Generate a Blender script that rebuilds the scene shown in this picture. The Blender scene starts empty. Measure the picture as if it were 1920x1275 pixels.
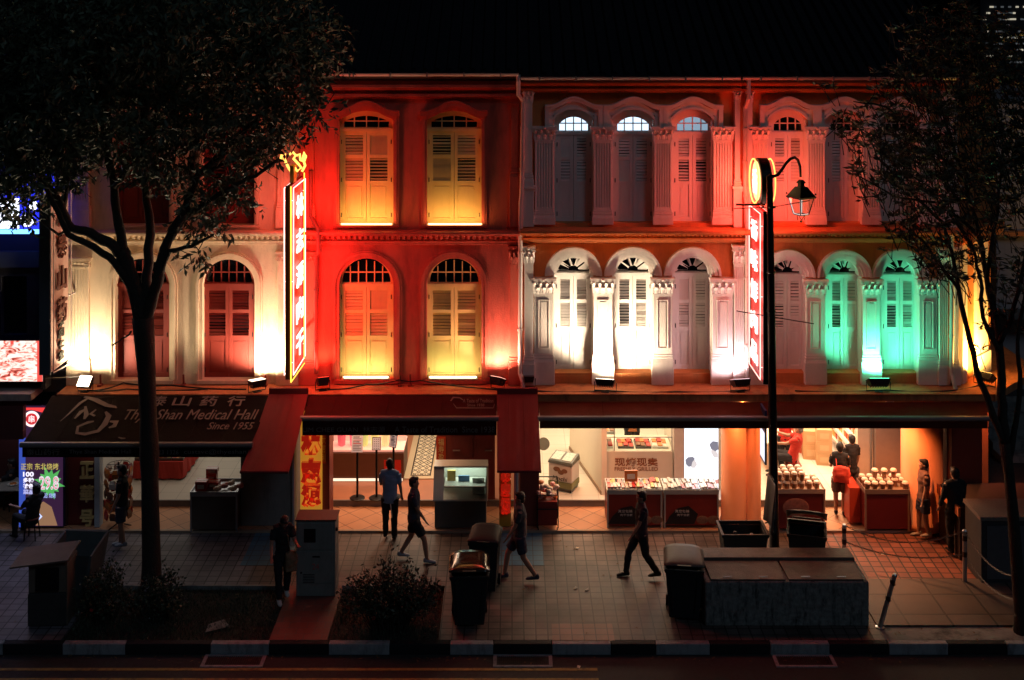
import bpy, bmesh, math, random
import numpy as np
from mathutils import Vector, Matrix, Euler
R = math.radians
random.seed(7)
SC = bpy.context.scene
COL = SC.collection

# ------------------------------------------------------------------ camera
F = 2160.0            # focal length in pixels of the 1920 px wide photograph
HY = 20.0             # row of the horizon
CH = 11.0             # camera height above the walkway
CD = 24.63            # distance camera - facade plane (Y = 0)
cam = bpy.data.cameras.new('camera')
cam.sensor_width = 36.0
cam.lens = F / 1920 * 36.0
cam.shift_y = -(637.5 - HY) / 1920
cam.clip_end = 2000
co = bpy.data.objects.new('camera', cam); COL.objects.link(co)
co.location = (0, -CD, CH); co.rotation_euler = (R(90), 0, 0)
SC.camera = co
SC.view_settings.view_transform = 'Standard'
SC.view_settings.look = 'None'
SC.view_settings.exposure = 0.0
SC.view_settings.gamma = 1.0
SC.cycles.use_denoising = True
SC.cycles.max_bounces = 6
SC.cycles.sample_clamp_indirect = 4.0
SC.cycles.sample_clamp_direct = 0.0

# ------------------------------------------------------------------ night sky and a last faint moon-like key
w = bpy.data.worlds.new('World'); SC.world = w; w.use_nodes = True
nt = w.node_tree; bg = nt.nodes['Background']
sky = nt.nodes.new('ShaderNodeTexSky'); sky.sky_type = 'NISHITA'; sky.sun_disc = False
sky.sun_elevation = R(-4.0); sky.sun_rotation = R(200); sky.air_density = 1.0; sky.dust_density = 0.5
nt.links.new(sky.outputs[0], bg.inputs[0]); bg.inputs[1].default_value = 0.10
sl = bpy.data.lights.new('sun', 'SUN'); sl.energy = 0.12; sl.angle = R(12); sl.color = (0.52, 0.74, 1.0)
so = bpy.data.objects.new('sun', sl); COL.objects.link(so)
so.rotation_euler = (R(50), R(0), R(28))

# ------------------------------------------------------------------ helpers
def WX(px, Y=0.0): return (px - 960.0) * (CD + Y) / F
def WZ(py, Y=0.0): return CH - (py - HY) * (CD + Y) / F
def P(px, py, Y=0.0): return Vector((WX(px, Y), Y, WZ(py, Y)))
def G(px, py, Z=-0.05):
    D = (CH - Z) * F / (py - HY)
    return Vector(((px - 960.0) * D / F, D - CD, Z))
def on_plane(px, py, p0, n):
    d = Vector(((px - 960.0) / F, 1.0, -(py - HY) / F)); o = Vector((0, -CD, CH))
    t = (p0 - o).dot(n) / d.dot(n)
    return o + d * t

MATS = {}
def mat(name, col, rough=0.7, metal=0.0, var=0.12, scale=6.0, bump=0.0, bscale=40.0, spec=0.4, emit=None, es=0.0, coat=0.0, dirt=0.0, dirtcol=(0.03, 0.025, 0.02)):
    if name in MATS: return MATS[name]
    m = bpy.data.materials.new(name); m.use_nodes = True; t = m.node_tree; b = t.nodes['Principled BSDF']
    b.inputs['Roughness'].default_value = rough; b.inputs['Metallic'].default_value = metal
    b.inputs['Specular IOR Level'].default_value = spec
    b.inputs['Coat Weight'].default_value = coat
    tc = t.nodes.new('ShaderNodeTexCoord')
    if var > 0 or dirt > 0:
        no = t.nodes.new('ShaderNodeTexNoise'); no.inputs['Scale'].default_value = scale; no.inputs['Detail'].default_value = 6
        t.links.new(tc.outputs['Object'], no.inputs['Vector'])
        mx = t.nodes.new('ShaderNodeMix'); mx.data_type = 'RGBA'
        mx.inputs[6].default_value = (*[c * (1 - var) for c in col], 1); mx.inputs[7].default_value = (*[min(1, c * (1 + var)) for c in col], 1)
        t.links.new(no.outputs['Fac'], mx.inputs[0]); out = mx.outputs[2]
        if dirt > 0:
            n2 = t.nodes.new('ShaderNodeTexNoise'); n2.inputs['Scale'].default_value = scale * 0.35; n2.inputs['Detail'].default_value = 10; n2.inputs['Roughness'].default_value = .7
            mp = t.nodes.new('ShaderNodeMapping'); mp.inputs['Scale'].default_value = (2.2, 2.2, .6)
            t.links.new(tc.outputs['Object'], mp.inputs[0]); t.links.new(mp.outputs[0], n2.inputs['Vector'])
            rp = t.nodes.new('ShaderNodeMapRange'); rp.inputs[1].default_value = .48; rp.inputs[2].default_value = .68; rp.inputs[3].default_value = 0; rp.inputs[4].default_value = dirt
            t.links.new(n2.outputs['Fac'], rp.inputs[0])
            m2 = t.nodes.new('ShaderNodeMix'); m2.data_type = 'RGBA'; m2.inputs[7].default_value = (*dirtcol, 1)
            t.links.new(rp.outputs[0], m2.inputs[0]); t.links.new(out, m2.inputs[6]); out = m2.outputs[2]
        t.links.new(out, b.inputs['Base Color'])
    else:
        b.inputs['Base Color'].default_value = (*col, 1)
    if bump > 0:
        nb = t.nodes.new('ShaderNodeTexNoise'); nb.inputs['Scale'].default_value = bscale; nb.inputs['Detail'].default_value = 5
        t.links.new(tc.outputs['Object'], nb.inputs['Vector'])
        bp = t.nodes.new('ShaderNodeBump'); bp.inputs['Strength'].default_value = bump; bp.inputs['Distance'].default_value = 0.02
        t.links.new(nb.outputs['Fac'], bp.inputs['Height']); t.links.new(bp.outputs[0], b.inputs['Normal'])
    if emit:
        b.inputs['Emission Color'].default_value = (*emit, 1); b.inputs['Emission Strength'].default_value = es
    MATS[name] = m
    return m
def emis(name, col, s): return mat(name, (.02, .02, .02), emit=col, es=s, var=0)
def tilemat(name, c1, c2, grout, size, rot=0.0, gap=0.03, rough=.6, var=.25, ratio=1.0, offset=0.0, bump=.3, nscale=.6):
    m = bpy.data.materials.new(name); m.use_nodes = True; t = m.node_tree; b = t.nodes['Principled BSDF']; b.inputs['Roughness'].default_value = rough
    tc = t.nodes.new('ShaderNodeTexCoord'); mp = t.nodes.new('ShaderNodeMapping'); mp.inputs['Rotation'].default_value = (0, 0, rot)
    t.links.new(tc.outputs['Object'], mp.inputs[0])
    br = t.nodes.new('ShaderNodeTexBrick'); br.offset = offset; br.squash = 1.0
    br.inputs['Color1'].default_value = (*c1, 1); br.inputs['Color2'].default_value = (*c2, 1); br.inputs['Mortar'].default_value = (*grout, 1)
    br.inputs['Scale'].default_value = 1.0; br.inputs['Mortar Size'].default_value = gap * size; br.inputs['Brick Width'].default_value = size * ratio; br.inputs['Row Height'].default_value = size
    br.inputs['Mortar Smooth'].default_value = .2
    t.links.new(mp.outputs[0], br.inputs[0])
    no = t.nodes.new('ShaderNodeTexNoise'); no.inputs['Scale'].default_value = nscale; no.inputs['Detail'].default_value = 9; no.inputs['Roughness'].default_value = .65
    t.links.new(tc.outputs['Object'], no.inputs['Vector'])
    rp = t.nodes.new('ShaderNodeMapRange'); rp.inputs[1].default_value = .3; rp.inputs[2].default_value = .7; rp.inputs[3].default_value = 1 - var; rp.inputs[4].default_value = 1 + var
    t.links.new(no.outputs['Fac'], rp.inputs[0])
    mu = t.nodes.new('ShaderNodeMix'); mu.data_type = 'RGBA'; mu.blend_type = 'MULTIPLY'; mu.inputs[0].default_value = 1
    t.links.new(br.outputs['Color'], mu.inputs[6]); t.links.new(rp.outputs[0], mu.inputs[7]); t.links.new(mu.outputs[2], b.inputs['Base Color'])
    bp = t.nodes.new('ShaderNodeBump'); bp.inputs['Strength'].default_value = bump; bp.inputs['Distance'].default_value = .01; bp.invert = True
    t.links.new(br.outputs['Fac'], bp.inputs['Height']); t.links.new(bp.outputs[0], b.inputs['Normal'])
    return m

def tag(o, label=None, cat=None, group=None, kind=None):
    if label: o['label'] = label
    if cat: o['category'] = cat
    if group: o['group'] = group
    if kind: o['kind'] = kind
    return o
BASE = {}
def thing(name, loc, label, cat, group=None, rz=0.0):
    o = bpy.data.objects.new(name, None); COL.objects.link(o); o.empty_display_size = .2
    o.location = loc; o.rotation_euler = (0, 0, rz)
    BASE[o.name] = Vector(loc)
    return tag(o, label, cat, group)
def base_of(p):
    while p is not None:
        if p.name in BASE: return BASE[p.name]
        p = p.parent
    return Vector((0, 0, 0))
def copy_tree(o, parent=None):
    c = o.copy(); COL.objects.link(c)
    if parent is not None: c.parent = parent
    for ch in list(o.children): copy_tree(ch, c)
    return c
def link(name, me, m, parent=None, local=False, smooth=False):
    o = bpy.data.objects.new(name, me); COL.objects.link(o)
    if m is not None:
        for x in (m if isinstance(m, (list, tuple)) else [m]): me.materials.append(x)
    if parent is not None:
        o.parent = parent
        if not local:
            b = base_of(parent); me.transform(Matrix.Translation(-b))
    if smooth: me.shade_smooth()
    me.update()
    return o

class MB:
    def __init__(s): s.v = []; s.f = []; s.mi = []; s.k = 0
    def add(s, vs, fs):
        n = len(s.v); s.v.extend([tuple(v) for v in vs]); s.f.extend([tuple(i + n for i in f) for f in fs]); s.mi.extend([s.k] * len(fs)); return s
    def box(s, x0, x1, y0, y1, z0, z1, M=None):
        if x0 > x1: x0, x1 = x1, x0
        if y0 > y1: y0, y1 = y1, y0
        if z0 > z1: z0, z1 = z1, z0
        vs = [Vector((x, y, z)) for z in (z0, z1) for y in (y0, y1) for x in (x0, x1)]
        if M: vs = [M @ v for v in vs]
        return s.add(vs, [(0, 2, 3, 1), (4, 5, 7, 6), (0, 1, 5, 4), (2, 6, 7, 3), (0, 4, 6, 2), (1, 3, 7, 5)])
    def hexa(s, b, t):
        return s.add(list(b) + list(t), [(3, 2, 1, 0), (4, 5, 6, 7), (0, 1, 5, 4), (1, 2, 6, 5), (2, 3, 7, 6), (3, 0, 4, 7)])
    def slab(s, pts, th):   # planar polygon pts given thickness vector th
        n = len(pts); th = Vector(th); a = [Vector(p) for p in pts]; b = [p + th for p in a]
        return s.add(a + b, [tuple(range(n))[::-1], tuple(range(n, 2 * n))] + [(i, (i + 1) % n, n + (i + 1) % n, n + i) for i in range(n)])
    def tube(s, pts, rad, n=8, caps=True):
        pts = [Vector(p) for p in pts]; m = len(pts)
        if not hasattr(rad, '__len__'): rad = [rad] * m
        base = len(s.v); up = None; vs = []
        for i, p in enumerate(pts):
            d = (pts[min(i + 1, m - 1)] - pts[max(i - 1, 0)])
            d = d.normalized() if d.length > 1e-9 else Vector((0, 0, 1))
            if up is None: up = Vector((0, 0, 1)) if abs(d.z) < .8 else Vector((0, 1, 0))
            a = d.cross(up)
            a = a.normalized() if a.length > 1e-6 else d.orthogonal().normalized()
            b = a.cross(d).normalized(); up = b
            r = rad[i]; rx, ry = (r if hasattr(r, '__len__') else (r, r))
            for k in range(n):
                t = 2 * math.pi * k / n; vs.append(p + a * (math.cos(t) * rx) + b * (math.sin(t) * ry))
        fs = [(i * n + k, i * n + (k + 1) % n, (i + 1) * n + (k + 1) % n, (i + 1) * n + k) for i in range(m - 1) for k in range(n)]
        if caps: fs += [tuple(range(n))[::-1], tuple(range((m - 1) * n, m * n))]
        return s.add(vs, fs)
    def lathe(s, c, prof, n=16, M=None):  # prof: list of (r, z)
        c = Vector(c); vs = []
        for r, z in prof:
            for k in range(n):
                t = 2 * math.pi * k / n; v = Vector((math.cos(t) * r, math.sin(t) * r, z))
                if M: v = M @ v
                vs.append(c + v)
        m = len(prof)
        fs = [(i * n + k, i * n + (k + 1) % n, (i + 1) * n + (k + 1) % n, (i + 1) * n + k) for i in range(m - 1) for k in range(n)]
        fs += [tuple(range(n))[::-1], tuple(range((m - 1) * n, m * n))]
        return s.add(vs, fs)
    def blob(s, c, r, n=8, m=5, M=None):
        r = r if hasattr(r, '__len__') else (r, r, r)
        pr = [(math.sin(math.pi * (i + .02) / (m + .04)), -math.cos(math.pi * (i + .02) / (m + .04))) for i in range(m + 1)]
        S = Matrix.Diagonal((r[0], r[1], r[2])).to_4x4()
        return s.lathe(c, pr, n, (M @ S) if M else S)
    def build(s, name, m, parent=None, local=False, smooth=False, bevel=0.0):
        me = bpy.data.meshes.new(name); me.from_pydata(s.v, [], s.f)
        if any(s.mi): me.polygons.foreach_set('material_index', s.mi)
        o = link(name, me, m, parent, local, smooth)
        if bevel > 0:
            md = o.modifiers.new('bevel', 'BEVEL'); md.width = bevel; md.segments = 2; md.limit_method = 'ANGLE'; md.angle_limit = R(50)
        return o

def plate(outer, holes, yf, depth, name, m, parent=None, local=False, frame=None):
    """flat board in the XZ plane with holes, front at Y = yf, going back by depth; outlines as (x, z) lists"""
    c = bpy.data.curves.new(name, 'CURVE'); c.dimensions = '2D'; c.fill_mode = 'BOTH'; c.extrude = depth / 2
    for loop in [outer] + list(holes):
        sp = c.splines.new('POLY'); sp.points.add(len(loop) - 1)
        for i, (x, z) in enumerate(loop): sp.points[i].co = (x, z, 0, 1)
        sp.use_cyclic_u = True
    o = bpy.data.objects.new('tmp', c); me = bpy.data.meshes.new_from_object(o); me.name = name
    bpy.data.objects.remove(o); bpy.data.curves.remove(c)
    M = frame if frame is not None else Matrix.Translation((0, yf + depth / 2, 0)) @ Matrix.Rotation(R(90), 4, 'X')
    me.transform(M)
    me.materials.clear()
    return link(name, me, m, parent, local)

def textmesh(s, size, M, name, m, parent, ext=0.006, align='LEFT', shear=0.0, sx=1.0, fit=None, bold=0.0, ls=1.0, local=False, valign='TOP_BASELINE', vertical=False):
    c = bpy.data.curves.new(name, 'FONT'); c.body = s; c.size = size; c.extrude = ext; c.align_x = align; c.shear = shear; c.offset = bold; c.space_line = ls
    c.resolution_u = 3; c.align_y = valign
    o = bpy.data.objects.new('tmp', c); me = bpy.data.meshes.new_from_object(o); me.name = name
    bpy.data.objects.remove(o); bpy.data.curves.remove(c)
    n = len(me.vertices)
    if fit and n:
        a = np.empty(n * 3); me.vertices.foreach_get('co', a); a = a.reshape(-1, 3)
        lo, hi = a.min(0), a.max(0)
        if len(fit) == 2: fx, fz = fit[0] / max(1e-6, hi[0] - lo[0]), (fit[1] / max(1e-6, hi[1] - lo[1]) if fit[1] else None)
        if fz is None: fz = fx
        a[:, 0] = (a[:, 0] - (lo[0] + hi[0]) / 2) * fx; a[:, 1] = (a[:, 1] - (lo[1] + hi[1]) / 2) * fz
        me.vertices.foreach_set('co', a.ravel())
    me.transform(M); me.materials.clear()
    return link(name, me, m, parent, local)
def frameM(o, u, v):   # matrix: text x->u, y->v, z->u x v, at o
    u = Vector(u).normalized(); v = Vector(v).normalized(); n = u.cross(v)
    M = Matrix((u, v, n)).transposed().to_4x4(); M.translation = Vector(o); return M
FRONT = lambda o: frameM(o, (1, 0, 0), (0, 0, 1))
def light(kind, name, loc, target, power, col, size=.2, size2=None, angle=120, blend=.8, parent=None, spread=None):
    l = bpy.data.lights.new(name, kind); l.energy = power; l.color = col
    if kind == 'AREA':
        l.shape = 'RECTANGLE'; l.size = size; l.size_y = size2 or size
        if spread: l.spread = R(spread)
    elif kind == 'SPOT': l.spot_size = R(angle); l.spot_blend = blend; l.shadow_soft_size = size
    else: l.shadow_soft_size = size
    o = bpy.data.objects.new(name, l); COL.objects.link(o); o.location = loc
    d = Vector(target) - Vector(loc); o.rotation_euler = d.to_track_quat('-Z', 'Y').to_euler()
    if parent is not None: o.parent = parent; o.location = Vector(loc) - base_of(parent)
    return o
# ------------------------------------------------------------------ materials
M_cream = mat('cream_plaster', (.72, .58, .40), .8, var=.10, scale=3, bump=.3, bscale=30, dirt=.4, dirtcol=(.22, .15, .09))
M_coral = mat('coral_plaster', (.56, .11, .07), .8, var=.14, scale=3, bump=.3, bscale=30, dirt=.5)
M_orange = mat('orange_plaster', (.62, .22, .07), .8, var=.12, scale=3, bump=.25, bscale=30, dirt=.35)
M_white = mat('white_plaster', (.74, .70, .66), .75, var=.06, scale=4, bump=.2, bscale=35, dirt=.2, dirtcol=(.2, .18, .15))
M_whitep = mat('white_shutter_paint', (.74, .70, .68), .5, var=.05, scale=5, dirt=.15, dirtcol=(.2, .18, .15))
M_redp = mat('red_shutter_paint', (.20, .024, .015), .55, var=.18, scale=5)
M_yelp = mat('yellow_shutter_paint', (.76, .58, .22), .5, var=.07, scale=5, dirt=.15, dirtcol=(.2, .14, .06))
M_glassd = mat('dark_window_glass', (.004, .005, .008), .15, var=0, spec=.5)
M_glasslit = emis('lit_window_glass', (.62, .82, 1.0), 1.6)
M_glassdim = emis('dimly_lit_window_glass', (.45, .65, .85), .55)
M_roof = mat('dark_roof_tile', (.012, .012, .017), .95, var=.3, scale=9, bump=.4)
M_gutter = mat('painted_gutter_metal', (.32, .31, .29), .45, metal=.3, var=.15, scale=5)
M_pipe = mat('downpipe_paint', (.62, .58, .54), .5, var=.12, scale=4, dirt=.4)
M_black = mat('black_metal', (.012, .012, .013), .45, metal=.4, var=.2)
M_maroon = mat('maroon_paint', (.20, .035, .025), .5, var=.12, scale=4)
M_gold = mat('gold_leaf', (.80, .60, .24), .28, metal=.15, var=.1, coat=.5)
M_ledge = mat('ledge_top_paint', (.52, .20, .08), .85, var=.2, scale=4, dirt=.6, bump=.3)

# ------------------------------------------------------------------ architectural pieces
def arch_pts(xc, hw, zs, rise, n=18):   # from right springing over the crown to the left springing
    if abs(rise - hw) < 1e-4 or rise >= hw:
        return [(xc + hw * math.cos(math.pi * i / n), zs + rise * math.sin(math.pi * i / n)) for i in range(n + 1)]
    r = (hw * hw + rise * rise) / (2 * rise); a = math.asin(hw / r)
    return [(xc + r * math.sin(a - 2 * a * i / n), zs + rise - r + r * math.cos(a - 2 * a * i / n)) for i in range(n + 1)]
def opening(xc, hw, zb, zs, rise): return [(xc - hw, zb), (xc + hw, zb)] + arch_pts(xc, hw, zs, rise)
def ogee(xc, hw, z0, zc):    # moulding centre line: flat ears, sweeping hump; returns (x,z) left->right
    pts = []
    for i in range(25):
        t = -1 + 2 * i / 24; x = xc + hw * t
        h = .5 + .5 * math.cos(math.pi * min(1, abs(t) / .86))
        pts.append((x, z0 + (zc - z0) * h))
    return pts
def band_along(mb, pts, h, y0, y1):     # strip following pts (x,z), height h upward, from y0 (front) to y1
    for (xa, za), (xb, zb) in zip(pts[:-1], pts[1:]):
        mb.hexa([(xa, y0, za), (xb, y0, zb), (xb, y1, zb), (xa, y1, za)], [(xa, y0, za + h), (xb, y0, zb + h), (xb, y1, zb + h), (xa, y1, za + h)])
def arch_band(mb, xc, r0, r1, zs, y0, y1, n=24, rise0=None, rise1=None, zleg=None):
    a = arch_pts(xc, r0, zs, rise0 if rise0 else r0, n); b = arch_pts(xc, r1, zs, rise1 if rise1 else r1, n)
    if zleg is not None:
        a = [(xc + r0, zleg)] + a + [(xc - r0, zleg)]; b = [(xc + r1, zleg)] + b + [(xc - r1, zleg)]
    for i in range(len(a) - 1):
        (ax, az), (bx, bz), (cx, cz), (dx, dz) = a[i], b[i], b[i + 1], a[i + 1]
        mb.hexa([(ax, y0, az), (bx, y0, bz), (bx, y1, bz), (ax, y1, az)], [(dx, y0, dz), (cx, y0, cz), (cx, y1, cz), (dx, y1, dz)])

def shutter_leaf(x0, x1, z0, z1, y, m, parent, win_rand, split=.50):
    mb = MB(); st = .07; rl = .075; t = .045
    zl = z0 + (z1 - z0) * .44; zm = (zl + z1) / 2 + .02
    mb.box(x0, x0 + st, y, y + t, z0, z1); mb.box(x1 - st, x1, y, y + t, z0, z1)
    for a, b in ((z0, z0 + rl * 1.2), (zl - rl / 2, zl + rl / 2), (zm - rl / 2, zm + rl / 2), (z1 - rl, z1)):
        mb.box(x0 + st, x1 - st, y + .002, y + t - .002, a, b)
    # bottom raised panel
    mb.box(x0 + st, x1 - st, y + .022, y + .034, z0 + rl * 1.2, zl - rl / 2)
    mb.box(x0 + st + .035, x1 - st - .035, y + .012, y + .023, z0 + rl * 1.2 + .05, zl - rl / 2 - .05)
    for (a, b) in ((zl + rl / 2, zm - rl / 2), (zm + rl / 2, z1 - rl)):
        n = max(5, int((b - a) / .062)); h = (b - a) / n; tilt = win_rand.choice([.9, .9, 1.15, .6])
        for i in range(n):
            zc = a + h * (i + .5); tt = tilt * win_rand.uniform(.85, 1.12)
            dz = math.cos(tt) * h * .62; dy = math.sin(tt) * h * .55
            mb.hexa([(x0 + st, y + .012 - dy * .0, zc - dz), (x1 - st, y + .012, zc - dz), (x1 - st, y + .022, zc - dz), (x0 + st, y + .022, zc - dz)],
                    [(x0 + st, y + .012 + dy, zc + dz), (x1 - st, y + .012 + dy, zc + dz), (x1 - st, y + .022 + dy, zc + dz), (x0 + st, y + .022 + dy, zc + dz)])
    o = mb.build('shutter', m, parent, bevel=0.0)
    hb = MB()
    side = x0 if win_rand.random() < .0 else None
    return o

RW = random.Random(3)
def window(parent, px0, px1, pyb, pyt, pyc, pys, yr, m, glass, style, name='window'):
    """px0..px1 opening, pyb sill row, pyt transom row, pyc crown row of the glazed head, pys springing row; yr depth of the frame front"""
    x0, x1 = WX(px0, yr), WX(px1, yr); zb, zt, zc, zs = (WZ(p, yr) for p in (pyb, pyt, pyc, pys)); xc = (x0 + x1) / 2; hw = (x1 - x0) / 2
    fw = .075
    ztp = (zc if style != 'fan' else zs + hw) + .06; outer = [(x0 - .03, zb), (x1 + .03, zb), (x1 + .03, ztp), (x0 - .03, ztp)]
    holes = [[(x0 + fw, zb + .05), (x1 - fw, zb + .05), (x1 - fw, zt - .05), (x0 + fw, zt - .05)]]
    if style == 'grid':       # glazed head with bars
        top = arch_pts(xc, hw - fw, max(zs, zt + .06), max(.04, (zc - zs) - fw))
        head = [(x0 + fw, zt + .05), (x1 - fw, zt + .05)] + top
        holes.append(head)
    elif style == 'seg':
        head = [(x0 + fw * 1.5, zt + .05), (x1 - fw * 1.5, zt + .05)] + arch_pts(xc, hw - fw * 1.5, zs - .02, max(.03, zc - zs - fw))
        holes.append(head)
    else:
        holes.append([(x0 + fw, zt + .05), (x1 - fw, zt + .05)] + arch_pts(xc, hw - fw, zs + .05, hw - fw - .03))
    fr = plate(outer, holes, yr, .07, name, m, parent)
    if style == 'fan':
        cz = zt + .075; R0, R1 = .10, .345; pets = []; q = hw - .012
        for k in range(5):
            a = math.pi * (k + .5) / 5; rr = R1 - .055; wdt = math.pi / 5 * .43 * rr; pet = []
            for j in range(9):
                ph = math.pi * j / 8; pet.append((-math.cos(ph) * wdt, rr + math.sin(ph) * wdt * .9))
            pet += [(.016, R0 + .01), (-.016, R0 + .01)]
            ca, sa = math.cos(a - math.pi / 2), math.sin(a - math.pi / 2)
            pets.append([(xc + u * ca - v * sa, cz + u * sa + v * ca) for u, v in pet])
        plate([(xc - q, zt + .045), (xc + q, zt + .045)] + arch_pts(xc, q, zs + .0, q - .03), pets, yr - .022, .02, 'petal_panel', m, fr)
    # transom shelf + bars
    mb = MB(); mb.box(x0 + .01, x1 - .01, yr - .035, yr - .003, zt - .035, zt + .03)
    if style in ('grid', 'seg'):
        hwid = x1 - x0 - 2 * fw; nb = 6 if style == 'grid' else 4
        ztop = lambda x: (zs + (zc - zs - fw) * max(0, 1 - ((x - xc) / (hw - fw * .9)) ** 2) ** .5) if style == 'grid' else (zs - .0 + (zc - zs - fw) * max(0, 1 - ((x - xc) / (hw - fw)) ** 2))
        for k in range(1, nb):
            x = x0 + fw + hwid * k / nb; mb.box(x - .012, x + .012, yr + .008, yr + .04, zt + .04, ztop(x) + .03)
        zm = zt + (zc - zt) * .47
        mb.box(x0 + fw, x1 - fw, yr + .006, yr + .042, zm - .012, zm + .012)
    else:
        mb.box(x0 + .01, x1 - .01, yr - .05, yr - .036, zt + .0, zt + .03)
    mb.build('transom', m, fr)
    g = MB(); g.box(x0 + .03, x1 - .03, yr + .055, yr + .065, zt + .02, zc - .02 if style != 'fan' else zt + .09 + .4)
    g.build('pane', glass, fr)
    s = MB(); s.box(x0 + .02, x1 - .02, yr + .072, yr + .08, zb + .02, zt)   # dark board behind the louvres
    s.build('backing', M_glassd, fr)
    shutter_leaf(x0 + fw, xc - .004, zb + .05, zt - .05, yr + .006, m, fr, RW)
    shutter_leaf(xc + .004, x1 - fw, zb + .05, zt - .05, yr + .006, m, fr, RW)
    for xx in (x0 + fw - .012, x1 - fw + .012):
        for q in (.08, .45, .85):
            z = zb + (zt - zb) * q; mb = MB(); mb.tube([(xx, yr - .006, z), (xx, yr - .006, z + .09)], .009, 6); mb.build('hinge', M_black, fr)
    return fr

def capital(mb, x0, x1, yf, yb, z0, z1):
    """leafy capital between z0 and z1 on a shaft x0..x1 with front yf"""
    h = z1 - z0; w = x1 - x0; fl = min(.06, w * .17)
    mb.box(x0 - .012, x1 + .012, yf - .012, yb, z0 - .02, z0 + .012)
    mb.hexa([(x0 + .01, yf + .012, z0 + .012), (x1 - .01, yf + .012, z0 + .012), (x1, yb, z0 + .012), (x0, yb, z0 + .012)], [(x0 - fl * .1, yf - fl * .05, z1 - .07), (x1 + fl * .1, yf - fl * .05, z1 - .07), (x1 + fl * .6, yb, z1 - .07), (x0 - fl * .6, yb, z1 - .07)])
    mb.box(x0 - fl - .01, x1 + fl + .01, yf - fl - .02, yb, z1 - .045, z1)
    mb.box(x0 - fl + .005, x1 + fl - .005, yf - fl + .0, yb, z1 - .075, z1 - .046)
    def leaf(xc, zb, lh, lw, out):
        y = yf - .006
        pts = [(xc, y, zb), (xc, y - .012, zb + lh * .55), (xc, y - out * .8, zb + lh * .9), (xc, y - out * 1.15, zb + lh)]
        mb.tube(pts, [(lw * .5, .012), (lw * .62, .014), (lw * .5, .014), (lw * .2, .012)], 6)
    n = 3 if w > .3 else 2
    for i in range(n): leaf(x0 + w * (i + .5) / n, z0 + .01, h * .42, w / n * .62, .05)
    for i in range(n + 1): leaf(x0 + w * i / n, z0 + .02, h * .68, w / n * .42, .075)
    for sx in (-1, 1):      # volutes
        xc = x0 if sx < 0 else x1; c = Vector((xc + sx * fl * .35, yf - fl * .6, z1 - .11)); pr = []
        for k in range(12):
            a = k / 11 * 2.6 * math.pi; r = .042 * (1 - k / 15); pr.append(c + Vector((sx * math.cos(a) * r, -.006, math.sin(a) * r)))
        mb.tube(pr, .011, 5)
        mb.tube([c + Vector((-sx * w * .42, .01, -.05)), c + Vector((-sx * w * .2, -.004, .01)), c + Vector((0, -.01, .035))], .012, 5)
    mb.blob(((x0 + x1) / 2, yf - fl - .028, z1 - .03), (.035, .02, .028), 8, 4)
def ionic(mb, x0, x1, yf, yb, z0, z1):
    w = x1 - x0
    mb.box(x0 - .05, x1 + .05, yf - .05, yb, z1 - .04, z1); mb.box(x0 - .03, x1 + .03, yf - .035, yb, z1 - .075, z1 - .041)
    mb.box(x0, x1, yf - .015, yb, z0, z1 - .076); mb.box(x0 - .02, x1 + .02, yf - .02, yb, z0 - .02, z0 + .012)
    for i in range(5):
        mb.blob((x0 + w * (i + .5) / 5, yf - .02, z1 - .1), (w * .08, .02, .03), 8, 4)
    for sx in (-1, 1):
        c = Vector((x0 + .03 if sx < 0 else x1 - .03, yf - .04, z1 - .14)); pr = []
        for k in range(18):
            a = math.pi / 2 - sx * k / 17 * 4.2 * math.pi; r = .068 * (1 - k / 20); pr.append(c + Vector((math.cos(a) * r, 0, math.sin(a) * r)))
        mb.tube(pr, .012, 5)
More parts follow.
